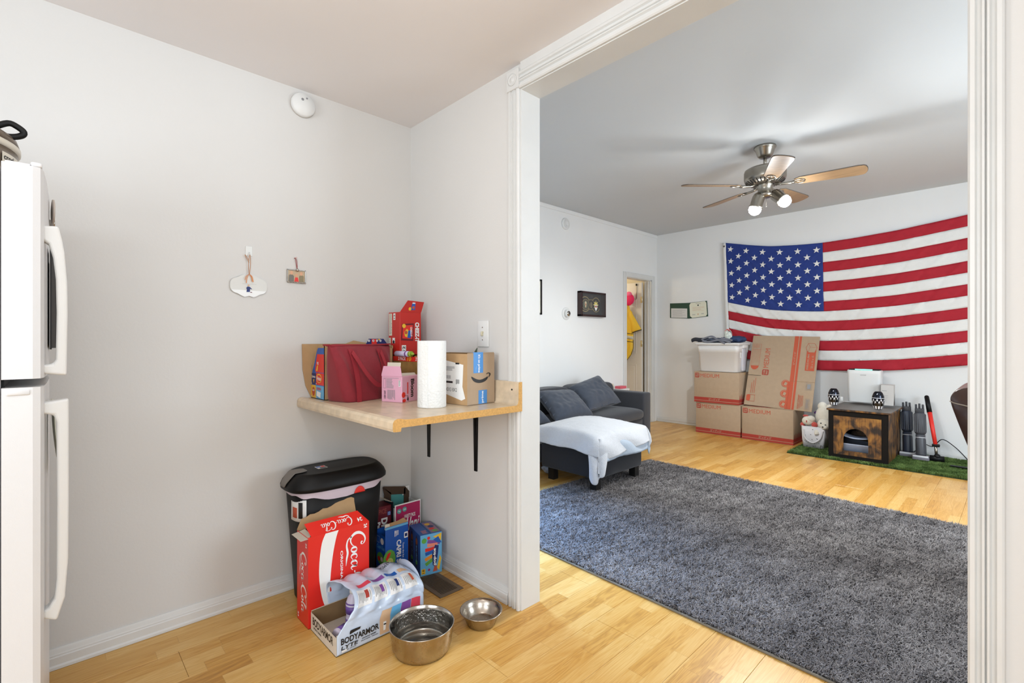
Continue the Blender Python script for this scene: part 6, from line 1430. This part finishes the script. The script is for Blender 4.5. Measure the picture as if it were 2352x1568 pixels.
def quadxz(pts):
    n = len(pts); bdoor.raw([(p[0], yy0, p[1]) for p in pts] + [(p[0], yy1, p[1]) for p in pts], [tuple(range(n)), tuple(range(n, 2 * n))[::-1]] + [(i, (i + 1) % n, n + (i + 1) % n, n + i) for i in range(n)], None, False)
quadxz([(px0, pz0), (px1, pz0), (px1, az0), (px0, az0)])
quadxz([(px0, az0), (ax0, az0), (ax0, azs), (px0, azs)]); quadxz([(ax1, az0), (px1, az0), (px1, azs), (ax1, azs)])
ap = [(acx + ar * math.cos(PI * k / 16), azs + ar * 1.12 * math.sin(PI * k / 16)) for k in range(17)]
topz = azs + ar * 1.12
quadxz([(px1, azs), (px1, topz)] + [p for p in ap[:9]][::-1]); quadxz([(px0, topz), (px0, azs)] + [p for p in ap[8:]][::-1])
quadxz([(px0, topz), (ap[8][0], ap[8][1]), (px1, topz), (px1, pz1), (px0, pz1)])
bdoor.done('door_panel', t)
new(M_rustic).box(x1 - 0.016, x1, y0 + 0.018, y1, 0.0, CH - 0.005).done('side_panel', t); new(M_rustic).box(x0, x0 + 0.016, y0 + 0.018, y1, 0.0, CH - 0.005).done('side_panel', t)
new(M_cblk).box(x0 + 0.016, x1 - 0.016, y1 - 0.012, y1, 0.0, CH - 0.005).box(x0 + 0.016, x1 - 0.016, y0 + 0.018, y1 - 0.012, 0.0, 0.016).done('back_and_floor', t)
new(M_cblk).box(x1, x1 + 0.002, y1 - 0.045, y1, 0.0, CH - 0.005).done('side_post', t)
new(M_cblk).box(x1, x1 + 0.002, y0, y0 + 0.018, 0, CH - 0.005).done('side_post', t)
t2 = thing('litter_box', 'grey litter box inside the arched cat cabinet', 'litter box', (-1.10, 5.95, 0.03))
M_lg = mat('litter_grey', (150, 158, 176), 0.5)
loft(new(M_lg), [tote_ring(0.17, 0.21, 0.0, 0.04), tote_ring(0.185, 0.225, 0.12, 0.04), tote_ring(0.192, 0.232, 0.13, 0.04), tote_ring(0.178, 0.218, 0.13, 0.04), tote_ring(0.165, 0.205, 0.02, 0.04)]).done('pan', t2)
new(M_lg).sheet(lambda u, v: (-0.19 + 0.38 * u, -0.235 + 0.09 * v, 0.185 + 0.055 * (2 * u - 1) ** 2 + 0.02 * v), 16, 4, 0.004).done('hood_rim', t2)
new(mat('litter_cream', (196, 190, 178), 0.9)).box(-0.155, 0.155, -0.19, 0.19, 0.02, 0.05).done('litter', t2)
new(M_lg).box(-0.02, 0.12, -0.214, -0.20, 0.001, 0.075, bev=0.006).done('front_step', t2)
t2 = thing('curled_cat', 'tabby cat curled in the dark behind the arched entry', 'cat', (-1.07, 6.04, 0.17))
M_cat = mat('tabby_fur', (92, 80, 66), 0.95, noise_amt=0.35, noise_scale=28, bump=0.5, bump_scale=200)
bd = new(M_cat)
bd.grid(lambda u, v: (lambda a, c: (0.105 * math.cos(a) * (1 + 0.35 * math.cos(c)) , 0.085 * math.sin(a) * (1 + 0.35 * math.cos(c)), 0.045 + 0.045 * math.sin(c) * (1.15 + 0.2 * math.cos(a))))(2 * PI * u, 2 * PI * v), 40, 18)
bd.ball((0.0, 0, 0.045), 0.075, 0.06, 0.05); bd.ball((-0.045, -0.075, 0.085), 0.040, 0.038, 0.034); bd.ball((-0.055, -0.108, 0.078), 0.018, 0.014, 0.013)
bd.cyl((-0.067, -0.070, 0.108), (-0.072, -0.072, 0.134), 0.014, 0.001, 8).cyl((-0.026, -0.070, 0.110), (-0.020, -0.072, 0.135), 0.014, 0.001, 8)
bd.tube(smooth_path([(0.10, 0.03, 0.03), (0.12, -0.05, 0.025), (0.07, -0.105, 0.025), (0.0, -0.12, 0.03)], 6), 0.013, 8)
bd.done('body', t2)

# speakers (lantern shaped) on the cabinet
M_chr = mat('dark_chrome', (52, 54, 62), 0.12, metal=1.0); M_lat = mat('lattice_silver', (214, 214, 218), 0.3, metal=0.0)
def vase(lab, loc):
    t = thing('lantern_speaker', lab, 'speaker', loc, 0, 'pair of lantern speakers on the cabinet')
    prof = [(0.0, 0.002), (0.028, 0.0), (0.032, 0.006), (0.044, 0.045), (0.050, 0.090), (0.047, 0.125), (0.036, 0.155), (0.028, 0.166), (0.024, 0.170), (0.0, 0.171)]
    new(M_chr).lathe(prof, 36).done('shell', t)
    R_ = lambda z: float(np.interp(z, [p[1] for p in prof[1:-1]], [p[0] for p in prof[1:-1]])) + 0.0008
    l = new(M_lat)
    for k in range(10):
        a = 2 * PI * k / 10
        for s__ in (0,):
            pts = [(z, a + 0.5 * (2 * PI / 10) * w_) for z, w_ in ((0.006, 0.62), (0.03, 0.60), (0.055, 0.52), (0.075, 0.34), (0.088, 0.0))]
            left = [(z, a - 0.5 * (2 * PI / 10) * (w_ - a) if False else a - (ang_ - a)) for (z, ang_), w_ in zip(pts, range(5))]
            poly = pts + left[::-1][1:]
            l.raw([(R_(z) * math.cos(q_), R_(z) * math.sin(q_), z) for z, q_ in poly], [tuple(range(len(poly)))], None, False)
    for k in range(10):
        a = 2 * PI * (k + 0.5) / 10; poly = [(0.076, a), (0.086, a + 0.10), (0.096, a + 0.11), (0.101, a), (0.096, a - 0.11), (0.086, a - 0.10)]
        l.raw([(R_(z) * math.cos(q_), R_(z) * math.sin(q_), z) for z, q_ in poly], [tuple(range(len(poly)))], None, False)
    l.done('cut_out_petals', t)
    new(M_lat).lathe([(R_(0.108), 0.108), (R_(0.112), 0.112)], 36, caps=False).done('ring', t)
    return t
v1 = vase('dark lantern shaped speaker with silver petal cut-outs at the cabinet left front', (-1.300, 5.745, 0.5258))
v2 = dup(v1, (-0.930, 5.705, 0.5258), None, 'dark lantern shaped speaker with silver petal cut-outs in front of the small box')
# air purifier
t = thing('air_purifier', 'white air purifier with glowing teal top light on the cabinet', 'air purifier', (-1.136, 6.270, 0.5258))
loft(new(M_white), [tote_ring(0.135, 0.065, 0.0, 0.03), tote_ring(0.140, 0.070, 0.01, 0.03), tote_ring(0.147, 0.074, 0.30, 0.03), tote_ring(0.148, 0.075, 0.338, 0.03), tote_ring(0.144, 0.070, 0.342, 0.03)]).done('housing', t)
new(M_black).box(-0.132, 0.132, -0.062, 0.06, 0.341, 0.351, bev=0.004).done('control_top', t)
new(mat('teal_glow', (110, 230, 205), 0.4, emit=((120, 240, 215), 2.2))).box(-0.075, 0.075, -0.067, -0.058, 0.345, 0.353).done('light_bar', t)
pr = Print((0, -0.0755, 0), (1, 0, 0), (0, 0, 1)); pr.text('LEVOIT', -0.026, 0.286, 0.026, 0.296, I_grey); pr.done('lettering', t)
t = thing('slim_carton', 'small pale grey carton beside the air purifier', 'box', (-0.925, 6.15, 0.5258), math.radians(4))
new(mat('carton_pale', (198, 194, 190), 0.6)).box(-0.052, 0.052, -0.045, 0.09, 0, 0.205, bev=0.0015, seg=1).done('carton_body', t)
pr = Print((-0.052, -0.045, 0), (1, 0, 0), (0, 0, 1)); pr.lines(0.01, 0.14, 0.05, 0.15, 1, I_grey).lines(0.01, 0.02, 0.06, 0.10, 5, I_grey, fill=0.12); pr.done('printed_lines', t)
pr = Print((0.052, -0.045, 0), (0, 1, 0), (0, 0, 1)); pr.poly([(0, 0.0), (0.13, 0.0), (0.13, 0.12), (0.06, 0.08), (0, 0.03)], mat('dark_photo', (74, 66, 64), 0.5)); pr.done('side_picture', t)
t = thing('white_adapter', 'small white adapter with cord on the cabinet behind the left speaker', 'adapter', (-1.325, 6.18, 0.5258))
new(M_white).box(-0.012, 0.012, -0.01, 0.01, 0, 0.05, bev=0.002).tube(smooth_path([(0, 0, 0.01), (0.03, -0.03, 0.004), (0.09, -0.02, 0.004)], 5), 0.002, 6).done('adapter_body', t)

# fabric bin with plush toys
t = thing('fabric_bin', 'white speckled fabric storage bin on the turf left of the cat cabinet', 'bin', (-1.545, 6.09, 0.014))
M_bin = mat('speckled_fabric', (216, 214, 216), 0.9, noise_amt=0.06, noise_scale=20, bump=0.3, bump_scale=80)
loft(new(M_bin), [tote_ring(0.098, 0.11, 0.0, 0.02), tote_ring(0.108, 0.12, 0.10, 0.02), tote_ring(0.112, 0.124, 0.235, 0.02), tote_ring(0.106, 0.118, 0.235, 0.02), tote_ring(0.10, 0.112, 0.06, 0.02)], cap1=True).done('bin_shell', t)
new(M_bin).tube(smooth_path([(-0.085, -0.126, 0.20), (-0.07, -0.135, 0.11), (0.0, -0.138, 0.065), (0.07, -0.135, 0.11), (0.095, -0.126, 0.20)], 6), 0.008, 8).done('handle', t)
sp_ = new(I_black); rr = random.Random(9)
for k in range(22): 
    xx, zz = rr.uniform(-0.095, 0.095), rr.uniform(0.02, 0.22); a = rr.uniform(0, 3)
    yy = -np.interp(zz, [0, 0.10, 0.235], [0.11, 0.12, 0.124]) - 0.002
    sp_.prism([(0.005 * math.cos(a + q_ * 2.1) * (1 if q_ else 1.5), 0.005 * math.sin(a + q_ * 2.1)) for q_ in range(3)], 0, 0.001, frame((xx, yy, zz), (1, 0, 0), (0, 0, 1)))
sp_ = sp_.done('speckles', t); sp_['kind'] = 'stuff'
M_pw = mat('plush_white', (226, 220, 206), 0.97, noise_amt=0.05, noise_scale=40, bump=0.8, bump_scale=150, sheen=0.4); M_pr = mat('plush_red', (190, 78, 70), 0.97, bump=0.7, bump_scale=150, sheen=0.3)
def skinbody(name, parent, m, nodes, edges, radii, sub=2):
    me = bpy.data.meshes.new(name); me.from_pydata(nodes, edges, []); o = bpy.data.objects.new(name, me); C.objects.link(o)
    o.modifiers.new('skin', 'SKIN'); sd = me.skin_vertices[0].data if me.skin_vertices else None
    if sd is None:
        return o
    for i, r_ in enumerate(radii): sd[i].radius = (r_, r_) if not isinstance(r_, tuple) else r_
    sd[0].use_root = True
    s2 = o.modifiers.new('sub', 'SUBSURF'); s2.levels = sub; s2.render_levels = sub
    me.materials.append(m); o.parent = parent; return o
t = thing('plush_toy', 'white plush toy with red arms and round muzzle lying in the fabric bin', 'plush toy', (-1.60, 6.02, 0.30))
b = new(M_pw); b.ball((0.0, 0.0, 0.0), 0.062, 0.052, 0.052).ball((0.028, -0.012, 0.026), 0.040, 0.04, 0.036); b.done('head', t)
new(M_pr).ball((-0.03, 0.01, 0.052), 0.028, 0.022, 0.014).done('cap_brim', t); new(M_pr).ball((0.066, -0.03, -0.032), 0.030, 0.026, 0.032).ball((-0.055, 0.0, -0.045), 0.026, 0.022, 0.026).done('arm', t)
new(M_pr).ball((-0.004, -0.050, 0.0), 0.006, 0.005, 0.014, n=10, m=6).done('stitched_nose', t)
t = thing('plush_bear', 'cream plush bear with black eyes slumped against the cat cabinet', 'plush toy', (-1.470, 6.06, 0.33))
b = new(M_pw); b.ball((0.0, 0.05, 0.02), 0.085, 0.075, 0.12).ball((0.015, -0.035, -0.055), 0.062, 0.055, 0.062).ball((0.03, -0.085, -0.075), 0.030, 0.025, 0.025).ball((-0.02, 0.06, 0.13), 0.045, 0.04, 0.05); b.ball((0.05, 0.03, 0.125), 0.03, 0.02, 0.035); b.tube(smooth_path([(-0.03, -0.04, -0.09), (-0.04, -0.08, -0.13), (-0.035, -0.09, -0.16)], 5), [0.024] * 11, 10)
b.done('body', t); b = new(I_black); b.ball((0.0, -0.086, -0.035), 0.007, n=10, m=6).ball((0.045, -0.100, -0.045), 0.006, n=10, m=6); b.done('eye', t)
new(I_black).ball((0.022, -0.110, -0.070), 0.009, 0.006, 0.007, n=10, m=6).done('nose', t)
new(mat('scarf_violet', (72, 40, 96), 0.9)).ball((-0.07, 0.06, 0.055), 0.032, 0.02, 0.018).done('bow', t)

# vacuum attachments leaning at the wall
M_vac = mat('vacuum_grey', (74, 76, 82), 0.4); M_vacd = mat('vacuum_dark', (40, 42, 48), 0.4)
def vacuum(lab, x, y, m, rz=0.0):
    t = thing('stick_vacuum', lab, 'vacuum', (x, y, 0.014), rz)
    L = Matrix.Translation((0, 0, 0.045)) @ Matrix.Rotation(math.radians(-8), 4, 'X') @ Matrix.Rotation(math.radians(-2.5), 4, 'Y')
    new(m).lathe([(0.040, 0.0), (0.042, 0.01), (0.041, 0.15), (0.038, 0.165), (0.038, 0.20), (0.0, 0.20)], 28, L).done('lower_tube', t)
    new(M_lat).lathe([(0.0392, 0.168), (0.0395, 0.170), (0.0392, 0.174)], 28, L).done('trim_ring', t)
    b = new(m); b.lathe([(0.033, 0.20), (0.044, 0.215), (0.044, 0.40), (0.036, 0.41), (0, 0.41)], 28, L)
    for k in range(9):
        a = PI + PI * k / 8; b.box(-0.003, 0.003, -0.003, 0.003, 0.222, 0.398, M=L @ Matrix.Translation((0.045 * math.cos(a), 0.045 * math.sin(a), 0)))
    b.done('ribbed_handle', t)
    c_ = new(M_vacd); c_.box(-0.036, 0.036, -0.012, 0.012, 0.40, 0.455, M=L, bev=0.005)
    for k in (-1, 0, 1): c_.box(k * 0.026 - 0.008, k * 0.026 + 0.008, -0.010, 0.010, 0.45, 0.495 + 0.008 * (1 - abs(k)), M=L, bev=0.003)
    c_.done('connector_prongs', t)
    new(mat('vacuum_foot', (132, 128, 136), 0.4)).box(-0.066, 0.066, -0.055, 0.05, 0.0, 0.045, bev=0.012, seg=3).done('floor_head', t)
    new(M_lat).box(-0.060, 0.060, -0.060, -0.045, 0.030, 0.050, bev=0.004).done('head_window', t)
    return t
vacuum('dark blue grey stick vacuum leaning on the wall beside the cabinet', -0.778, 6.262, mat('vacuum_blue', (48, 56, 72), 0.4))
vacuum('grey stick vacuum with white head window beside the red pole', -0.665, 6.165, M_vac)
t = thing('red_pole_tool', 'red handled pole tool with black grip leaning on the wall', 'tool', (-0.555, 6.20, 0.014))
new(I_red).cyl((-0.005, -0.03, 0.165), (-0.062, 0.10, 0.47), 0.016, 0.019, 20).done('red_shaft', t); new(M_black).cyl((-0.060, 0.095, 0.455), (-0.088, 0.155, 0.60), 0.021, 0.019, 20).ball((-0.088, 0.155, 0.60), 0.019).done('grip', t)
new(M_nickel).cyl((0.004, -0.045, 0.05), (-0.004, -0.03, 0.17), 0.012, n=16).done('metal_neck', t); new(M_black).box(-0.03, 0.028, -0.05, -0.01, 0.145, 0.17, bev=0.006).done('clamp', t)
new(M_black).cyl((-0.045, -0.05, 0.032), (0.060, -0.035, 0.032), 0.030, n=20).ball((0.01, -0.045, 0.055), 0.026).done('brush_head', t)
t = thing('black_cord', 'thin black cord looping along the wall behind the vacuums', 'cord', (-0.70, 6.30, 0.02))
new(M_black).tube(smooth_path([(-0.10, 0.03, 0.02), (-0.03, 0.0, 0.045), (0.03, 0.05, 0.12), (0.10, 0.10, 0.10), (0.17, 0.10, 0.18), (0.26, 0.11, 0.12), (0.34, 0.10, 0.03), (0.36, 0.06, 0.006)], 8), 0.004, 6).done('cable', t)
t = thing('dark_floor_strip', 'flat black strip lying on the turf at the right', 'strip', (-0.34, 5.98, 0.030))
new(M_black).box(-0.10, 0.25, -0.02, 0.02, 0, 0.008, bev=0.002, seg=1).done('strip_body', t)

# brown leather chair at the right
t = thing('leather_chair', 'brown leather high-back office chair at the right edge of the opening', 'chair', (0.150, 3.22, 0.0))
M_lea = mat('brown_leather', (66, 42, 32), 0.3, noise_amt=0.18, noise_scale=14, bump=0.25, bump_scale=30, coat=0.2)
M_lea2 = mat('leather_piping', (150, 136, 122), 0.4)
def back_pt(u, v, side):
    return None
prof = [(0.02, 0.44), (0.0, 0.50), (-0.05, 0.60), (-0.13, 0.72), (-0.24, 0.815), (-0.325, 0.855), (-0.368, 0.885), (-0.372, 0.918), (-0.345, 0.950), (-0.29, 0.965), (-0.22, 0.955), (-0.17, 0.90), (-0.10, 0.80), (-0.01, 0.68), (0.06, 0.56), (0.09, 0.46)]
prof = [(x * 0.98, z) for x, z in [(0.0, 0.42), (-0.14, 0.46), (-0.25, 0.57), (-0.296, 0.65), (-0.325, 0.73), (-0.354, 0.82), (-0.376, 0.90), (-0.372, 0.935), (-0.345, 0.962), (-0.29, 0.972), (-0.22, 0.955), (-0.19, 0.90), (-0.15, 0.78), (-0.09, 0.66), (-0.01, 0.56), (0.09, 0.50)]]
b = new(M_lea); ys = [-0.26, -0.245, -0.20, -0.10, 0.0, 0.10, 0.20, 0.245, 0.26]; ins = [0.80, 0.93, 1, 1.02, 1.03, 1.02, 1, 0.93, 0.80]
cxp = sum(p[0] for p in prof) / len(prof); czp = sum(p[1] for p in prof) / len(prof)
rings = []
sp3 = smooth_path([(x, z, 0) for x, z in prof + [prof[0]]], 4)[:-1]
for yv, kk in zip(ys, ins):
    rings.append([(cxp + (x - cxp) * (0.9 + 0.1 * kk), yv, czp + (z - czp) * (0.96 + 0.04 * kk)) for x, z, _ in sp3])
loft(b, rings); b.done('backrest', t)
new(M_lea2).tube(smooth_path([(-0.369, -0.252, 0.905), (-0.352, -0.268, 0.898), (-0.30, -0.272, 0.885), (-0.25, -0.272, 0.860), (-0.20, -0.270, 0.80)], 5), 0.003, 6).done('piping', t)
cushion('seat', -0.06, 0.44, -0.25, 0.25, 0.42, 0.52, puff=0.02, m=M_lea, par=t)
for sgn in (-1, 1): new(M_lea).tube(smooth_path([(0.0, sgn * 0.27, 0.46), (0.05, sgn * 0.29, 0.60), (0.14, sgn * 0.29, 0.66), (0.32, sgn * 0.29, 0.65)], 6), 0.022, 10).done('armrest', t)
new(M_black).cyl((0.18, 0, 0.10), (0.18, 0, 0.43), 0.030, n=20).done('gas_column', t)
for k in range(5):
    a = math.radians(205 + 72 * k); ex, ey = 0.18 + 0.29 * math.cos(a), 0.29 * math.sin(a)
    new(M_black).tube([(0.18, 0, 0.13), (0.18 + 0.15 * math.cos(a), 0.15 * math.sin(a), 0.115), (ex, ey, 0.085)], [0.028, 0.022, 0.016], 10).done('base_leg', t)
    new(M_black).cyl((ex - 0.02 * math.sin(a), ey + 0.02 * math.cos(a), 0.050), (ex + 0.02 * math.sin(a), ey - 0.02 * math.cos(a), 0.050), 0.028, n=16).cyl((ex, ey, 0.05), (ex, ey, 0.09), 0.008, n=10).done('caster', t)

# raincoat and pink cap on the side-room door
t = thing('yellow_raincoat', 'yellow raincoat with black piping hung on the open side door', 'raincoat', (-3.95, 6.225, 0.85))
M_rc = mat('raincoat_yellow', (232, 188, 52), 0.55, noise_amt=0.04, noise_scale=15)
def coat(u, v):
    z = 0.86 - 0.84 * v
    xr = float(np.interp(v, [0, 0.10, 0.14, 0.3, 0.55, 0.75, 0.88, 1.0], [-0.035, -0.01, 0.025, 0.035, 0.037, 0.042, 0.0, -0.09])); xl = -0.20 + 0.12 * max(0, 0.2 - v) / 0.2 + 0.03 * max(0, v - 0.7)
    return (xl + (xr - xl) * u, -0.035 - 0.022 * math.sin(u * PI) - 0.008 * math.sin(u * 15 + 2 * v), z)
new(M_rc).sheet(coat, 30, 30, 0.006).done('coat_body', t)
def slv(u, v):
    a_ = Vector((0.0, -0.050, 0.775)).lerp(Vector((0.186, -0.050, 0.487)), v); b__ = Vector((0.0, -0.045, 0.600)).lerp(Vector((0.034, -0.055, 0.445)), v)
    p = a_.lerp(b__, u); p.y -= 0.022 * math.sin(u * PI); return tuple(p)
new(M_rc).sheet(slv, 10, 12, 0.006).done('sleeve', t)
M_pb = I_black
new(M_pb).tube([(lambda p: (p[0], p[1], p[2]))(slv(k / 8, 1.0)) for k in range(9)], 0.007, 6).done('cuff_piping', t)
for vv in (0.48, 0.62): new(M_pb).tube([(lambda p: (p[0], p[1] - 0.006, p[2] - 0.03 * k / 8))(coat(k / 8, vv)) for k in range(9)], 0.004, 6).done('piping', t)
new(mat('reflective_band', (190, 188, 176), 0.35)).sheet(lambda u, v: (lambda p: (p[0], p[1] - 0.005, p[2] - 0.03 * u))(coat(u, 0.52 + 0.055 * v)), 16, 3, 0.002).done('reflective_band', t)
new(M_pb).tube([(lambda p: (p[0], p[1] - 0.004, p[2]))(coat(0.99, 0.62 + 0.38 * k / 8)) for k in range(9)], 0.004, 6).done('piping', t)
t = thing('baseball_hat', 'bright pink hat hanging above the yellow raincoat', 'hat', (-3.97, 6.17, 1.78))
M_pc = mat('cap_pink', (226, 40, 96), 0.85, bump=0.2, bump_scale=100)
new(M_pc).grid(lambda u, v: (lambda a, c: (0.085 * math.cos(a) * math.sin(c), 0.035 * math.sin(a) * math.sin(c), 0.085 * math.cos(c) * (1.0 if c < PI / 2 else 0.9) + 0.008 * math.sin(3 * a)))(2 * PI * u, PI * v), 32, 18).done('crown', t)
new(mat('cap_pink_light', (240, 110, 150), 0.85)).ball((0.0, -0.01, 0.085), 0.05, 0.025, 0.035).done('lining_fold', t)
t = thing('door_hook', 'slim over-door hook with black tip holding the coat', 'hook', (-3.885, 6.238, 1.80))
new(M_nickel).box(-0.004, 0.004, -0.005, -0.001, 0.0, 0.20).tube(smooth_path([(0, -0.004, 0.0), (0, -0.03, -0.02), (0, -0.05, 0.0)], 5), 0.003, 6).done('hook_strap', t); new(M_black).box(-0.011, 0.011, -0.014, -0.001, 0.185, 0.215, bev=0.003).done('hook_tip', t)

# ------------------------------------------------------------------ ceiling fan
t = thing('ceiling_fan', 'brushed nickel ceiling fan with five wooden blades and lit spot lamps', 'ceiling fan', (-1.40, 4.12, 2.725))
Z = lambda z: z - 2.725
new(M_nickel).lathe([(0.0, 0.0), (0.078, 0.0), (0.082, -0.012), (0.076, -0.022), (0.070, -0.030), (0.056, -0.075), (0.040, -0.090), (0.0, -0.092)][::-1], 40).done('canopy', t)
new(M_nickel).cyl((0, 0, Z(2.645)), (0, 0, Z(2.565)), 0.0125, n=20).done('downrod', t)
new(M_nickel).lathe([(0.0, Z(2.575)), (0.03, Z(2.573)), (0.06, Z(2.560)), (0.130, Z(2.548)), (0.148, Z(2.538)), (0.152, Z(2.522)), (0.152, Z(2.470)), (0.146, Z(2.450)), (0.110, Z(2.425)), (0.085, Z(2.418)), (0.0, Z(2.418))][::-1], 56).done('motor_housing', t)
fn = None
for k in range(30):
    a = 2 * PI * k / 30
    M_ = Matrix.Rotation(a, 4, 'Z') @ Matrix.Translation((0.124, 0, Z(2.436))) @ Matrix.Rotation(math.radians(-34), 4, 'Y')
    if fn is None: fn = new(M_darkgap).box(-0.020, 0.020, -0.004, 0.004, -0.003, 0.002).done('cooling_slot', t); o = fn
    else: o = fn.copy(); C.objects.link(o); o.parent = t
    o.matrix_local = M_
new(M_nickel).lathe([(0.0, Z(2.318)), (0.052, Z(2.322)), (0.060, Z(2.335)), (0.060, Z(2.345)), (0.050, Z(2.352)), (0.054, Z(2.395)), (0.064, Z(2.410)), (0.064, Z(2.420)), (0.0, Z(2.420))], 40).done('switch_housing', t)
M_bl = mat('blade_wood', (142, 114, 84), 0.4, noise_amt=0.22, noise_scale=5, stretch=(1.5, 16, 16))
M_ble = mat('blade_edge_dust', (92, 88, 86), 0.9)
def blade_outline(grow=0.0):
    p = []
    hw = lambda s: 0.052 + 0.018 * s
    L0, L1 = 0.205, 0.660 + grow
    p.append((L0 - grow, -0.030)); p.append((L0 + 0.035, -hw(0) - grow))
    n = 10
    p += [(L1 - 0.06, -hw(1) - grow)]
    for k in range(n + 1):
        a = -PI / 2 + PI * k / n; p.append((L1 - 0.05 + 0.05 * abs(math.cos(a)) ** 0.6, (hw(1) + grow) * math.sin(a) * 0.98))
    p += [(L1 - 0.06, hw(1) + grow), (L0 + 0.035, hw(0) + grow), (L0 - grow, 0.030)]
    return p
for k, adeg in enumerate((11, 83, 155, 227, 299)):
    R_ = Matrix.Rotation(math.radians(adeg), 4, 'Z') @ Matrix.Translation((0, 0, Z(2.412))) @ Matrix.Rotation(math.radians(-12), 4, 'X')
    bl_ = new(M_bl).prism(blade_outline(), -0.003, 0.003, R_).done('blade', t)
    new(M_ble).prism(blade_outline(0.003), 0.0005, 0.0045, R_).done('dusty_rim', bl_)
    ir = new(M_nickel); ir.tube([R_ @ Vector(p) for p in ((0.07, 0, 0.006), (0.12, 0, -0.006), (0.17, 0, -0.007), (0.20, 0, -0.006))], [0.013, 0.010, 0.010, 0.012], 8)
    ir.tube([R_ @ Vector((0.235 + 0.038 * math.cos(q_ * PI / 8), 0.030 * math.sin(q_ * PI / 8), -0.007)) for q_ in range(16)], 0.0045, 6, closed=True)
    ir.tube([R_ @ Vector((0.20, 0, -0.006)), R_ @ Vector((0.27, 0, -0.006))], 0.004, 6); ir.done('blade_iron', t)
# spot lamps
M_bulb = mat('bulb_glow', (255, 255, 255), 0.4, emit=((240, 246, 255), 28.0))
SPOTS = (((-0.028, -0.026, Z(2.352)), (-0.042, -0.030, -0.17)), ((0.046, 0.040, Z(2.356)), (0.125, -0.035, -0.125)))
for k, (p0, ax_) in enumerate(SPOTS):
    p0 = Vector(p0); ax_ = Vector(ax_).normalized(); T = Matrix.Translation(p0) @ ax_.to_track_quat('Z', 'Y').to_matrix().to_4x4()
    sh_ = new(M_nickel).lathe([(0.0, 0.0), (0.026, 0.0), (0.040, 0.014), (0.046, 0.034), (0.046, 0.105), (0.052, 0.112), (0.052, 0.122), (0.046, 0.122), (0.042, 0.07)], 28, T).done('lamp_shade', t)
    new(M_bulb).lathe([(0.0, 0.060), (0.030, 0.072), (0.043, 0.116), (0.046, 0.140), (0.036, 0.162), (0.018, 0.174), (0.0, 0.177)], 24, T).done('bulb', t)
    light('fan_bulb_glow', 'POINT', t.location + p0 + ax_ * 0.20, 8, (0.95, 0.98, 0.98), 0.05)
    d_ = bpy.data.lights.new('fan_spot_light', 'SPOT'); d_.energy = 108; d_.color = (0.95, 0.98, 0.97); d_.spot_size = math.radians(165); d_.spot_blend = 0.6; d_.shadow_soft_size = 0.05
    lo2 = bpy.data.objects.new('fan_spot_light', d_); C.objects.link(lo2); lo2.location = t.location + p0 + ax_ * 0.19; lo2.rotation_euler = ax_.to_track_quat('-Z', 'Y').to_euler()
for dx in (-0.014, 0.016):
    new(M_nickel).tube([(dx, -0.02, Z(2.322)), (dx, -0.02, Z(2.245))], 0.0012, 5).ball((dx, -0.02, Z(2.242)), 0.004, n=8, m=6).done('pull_chain', t)
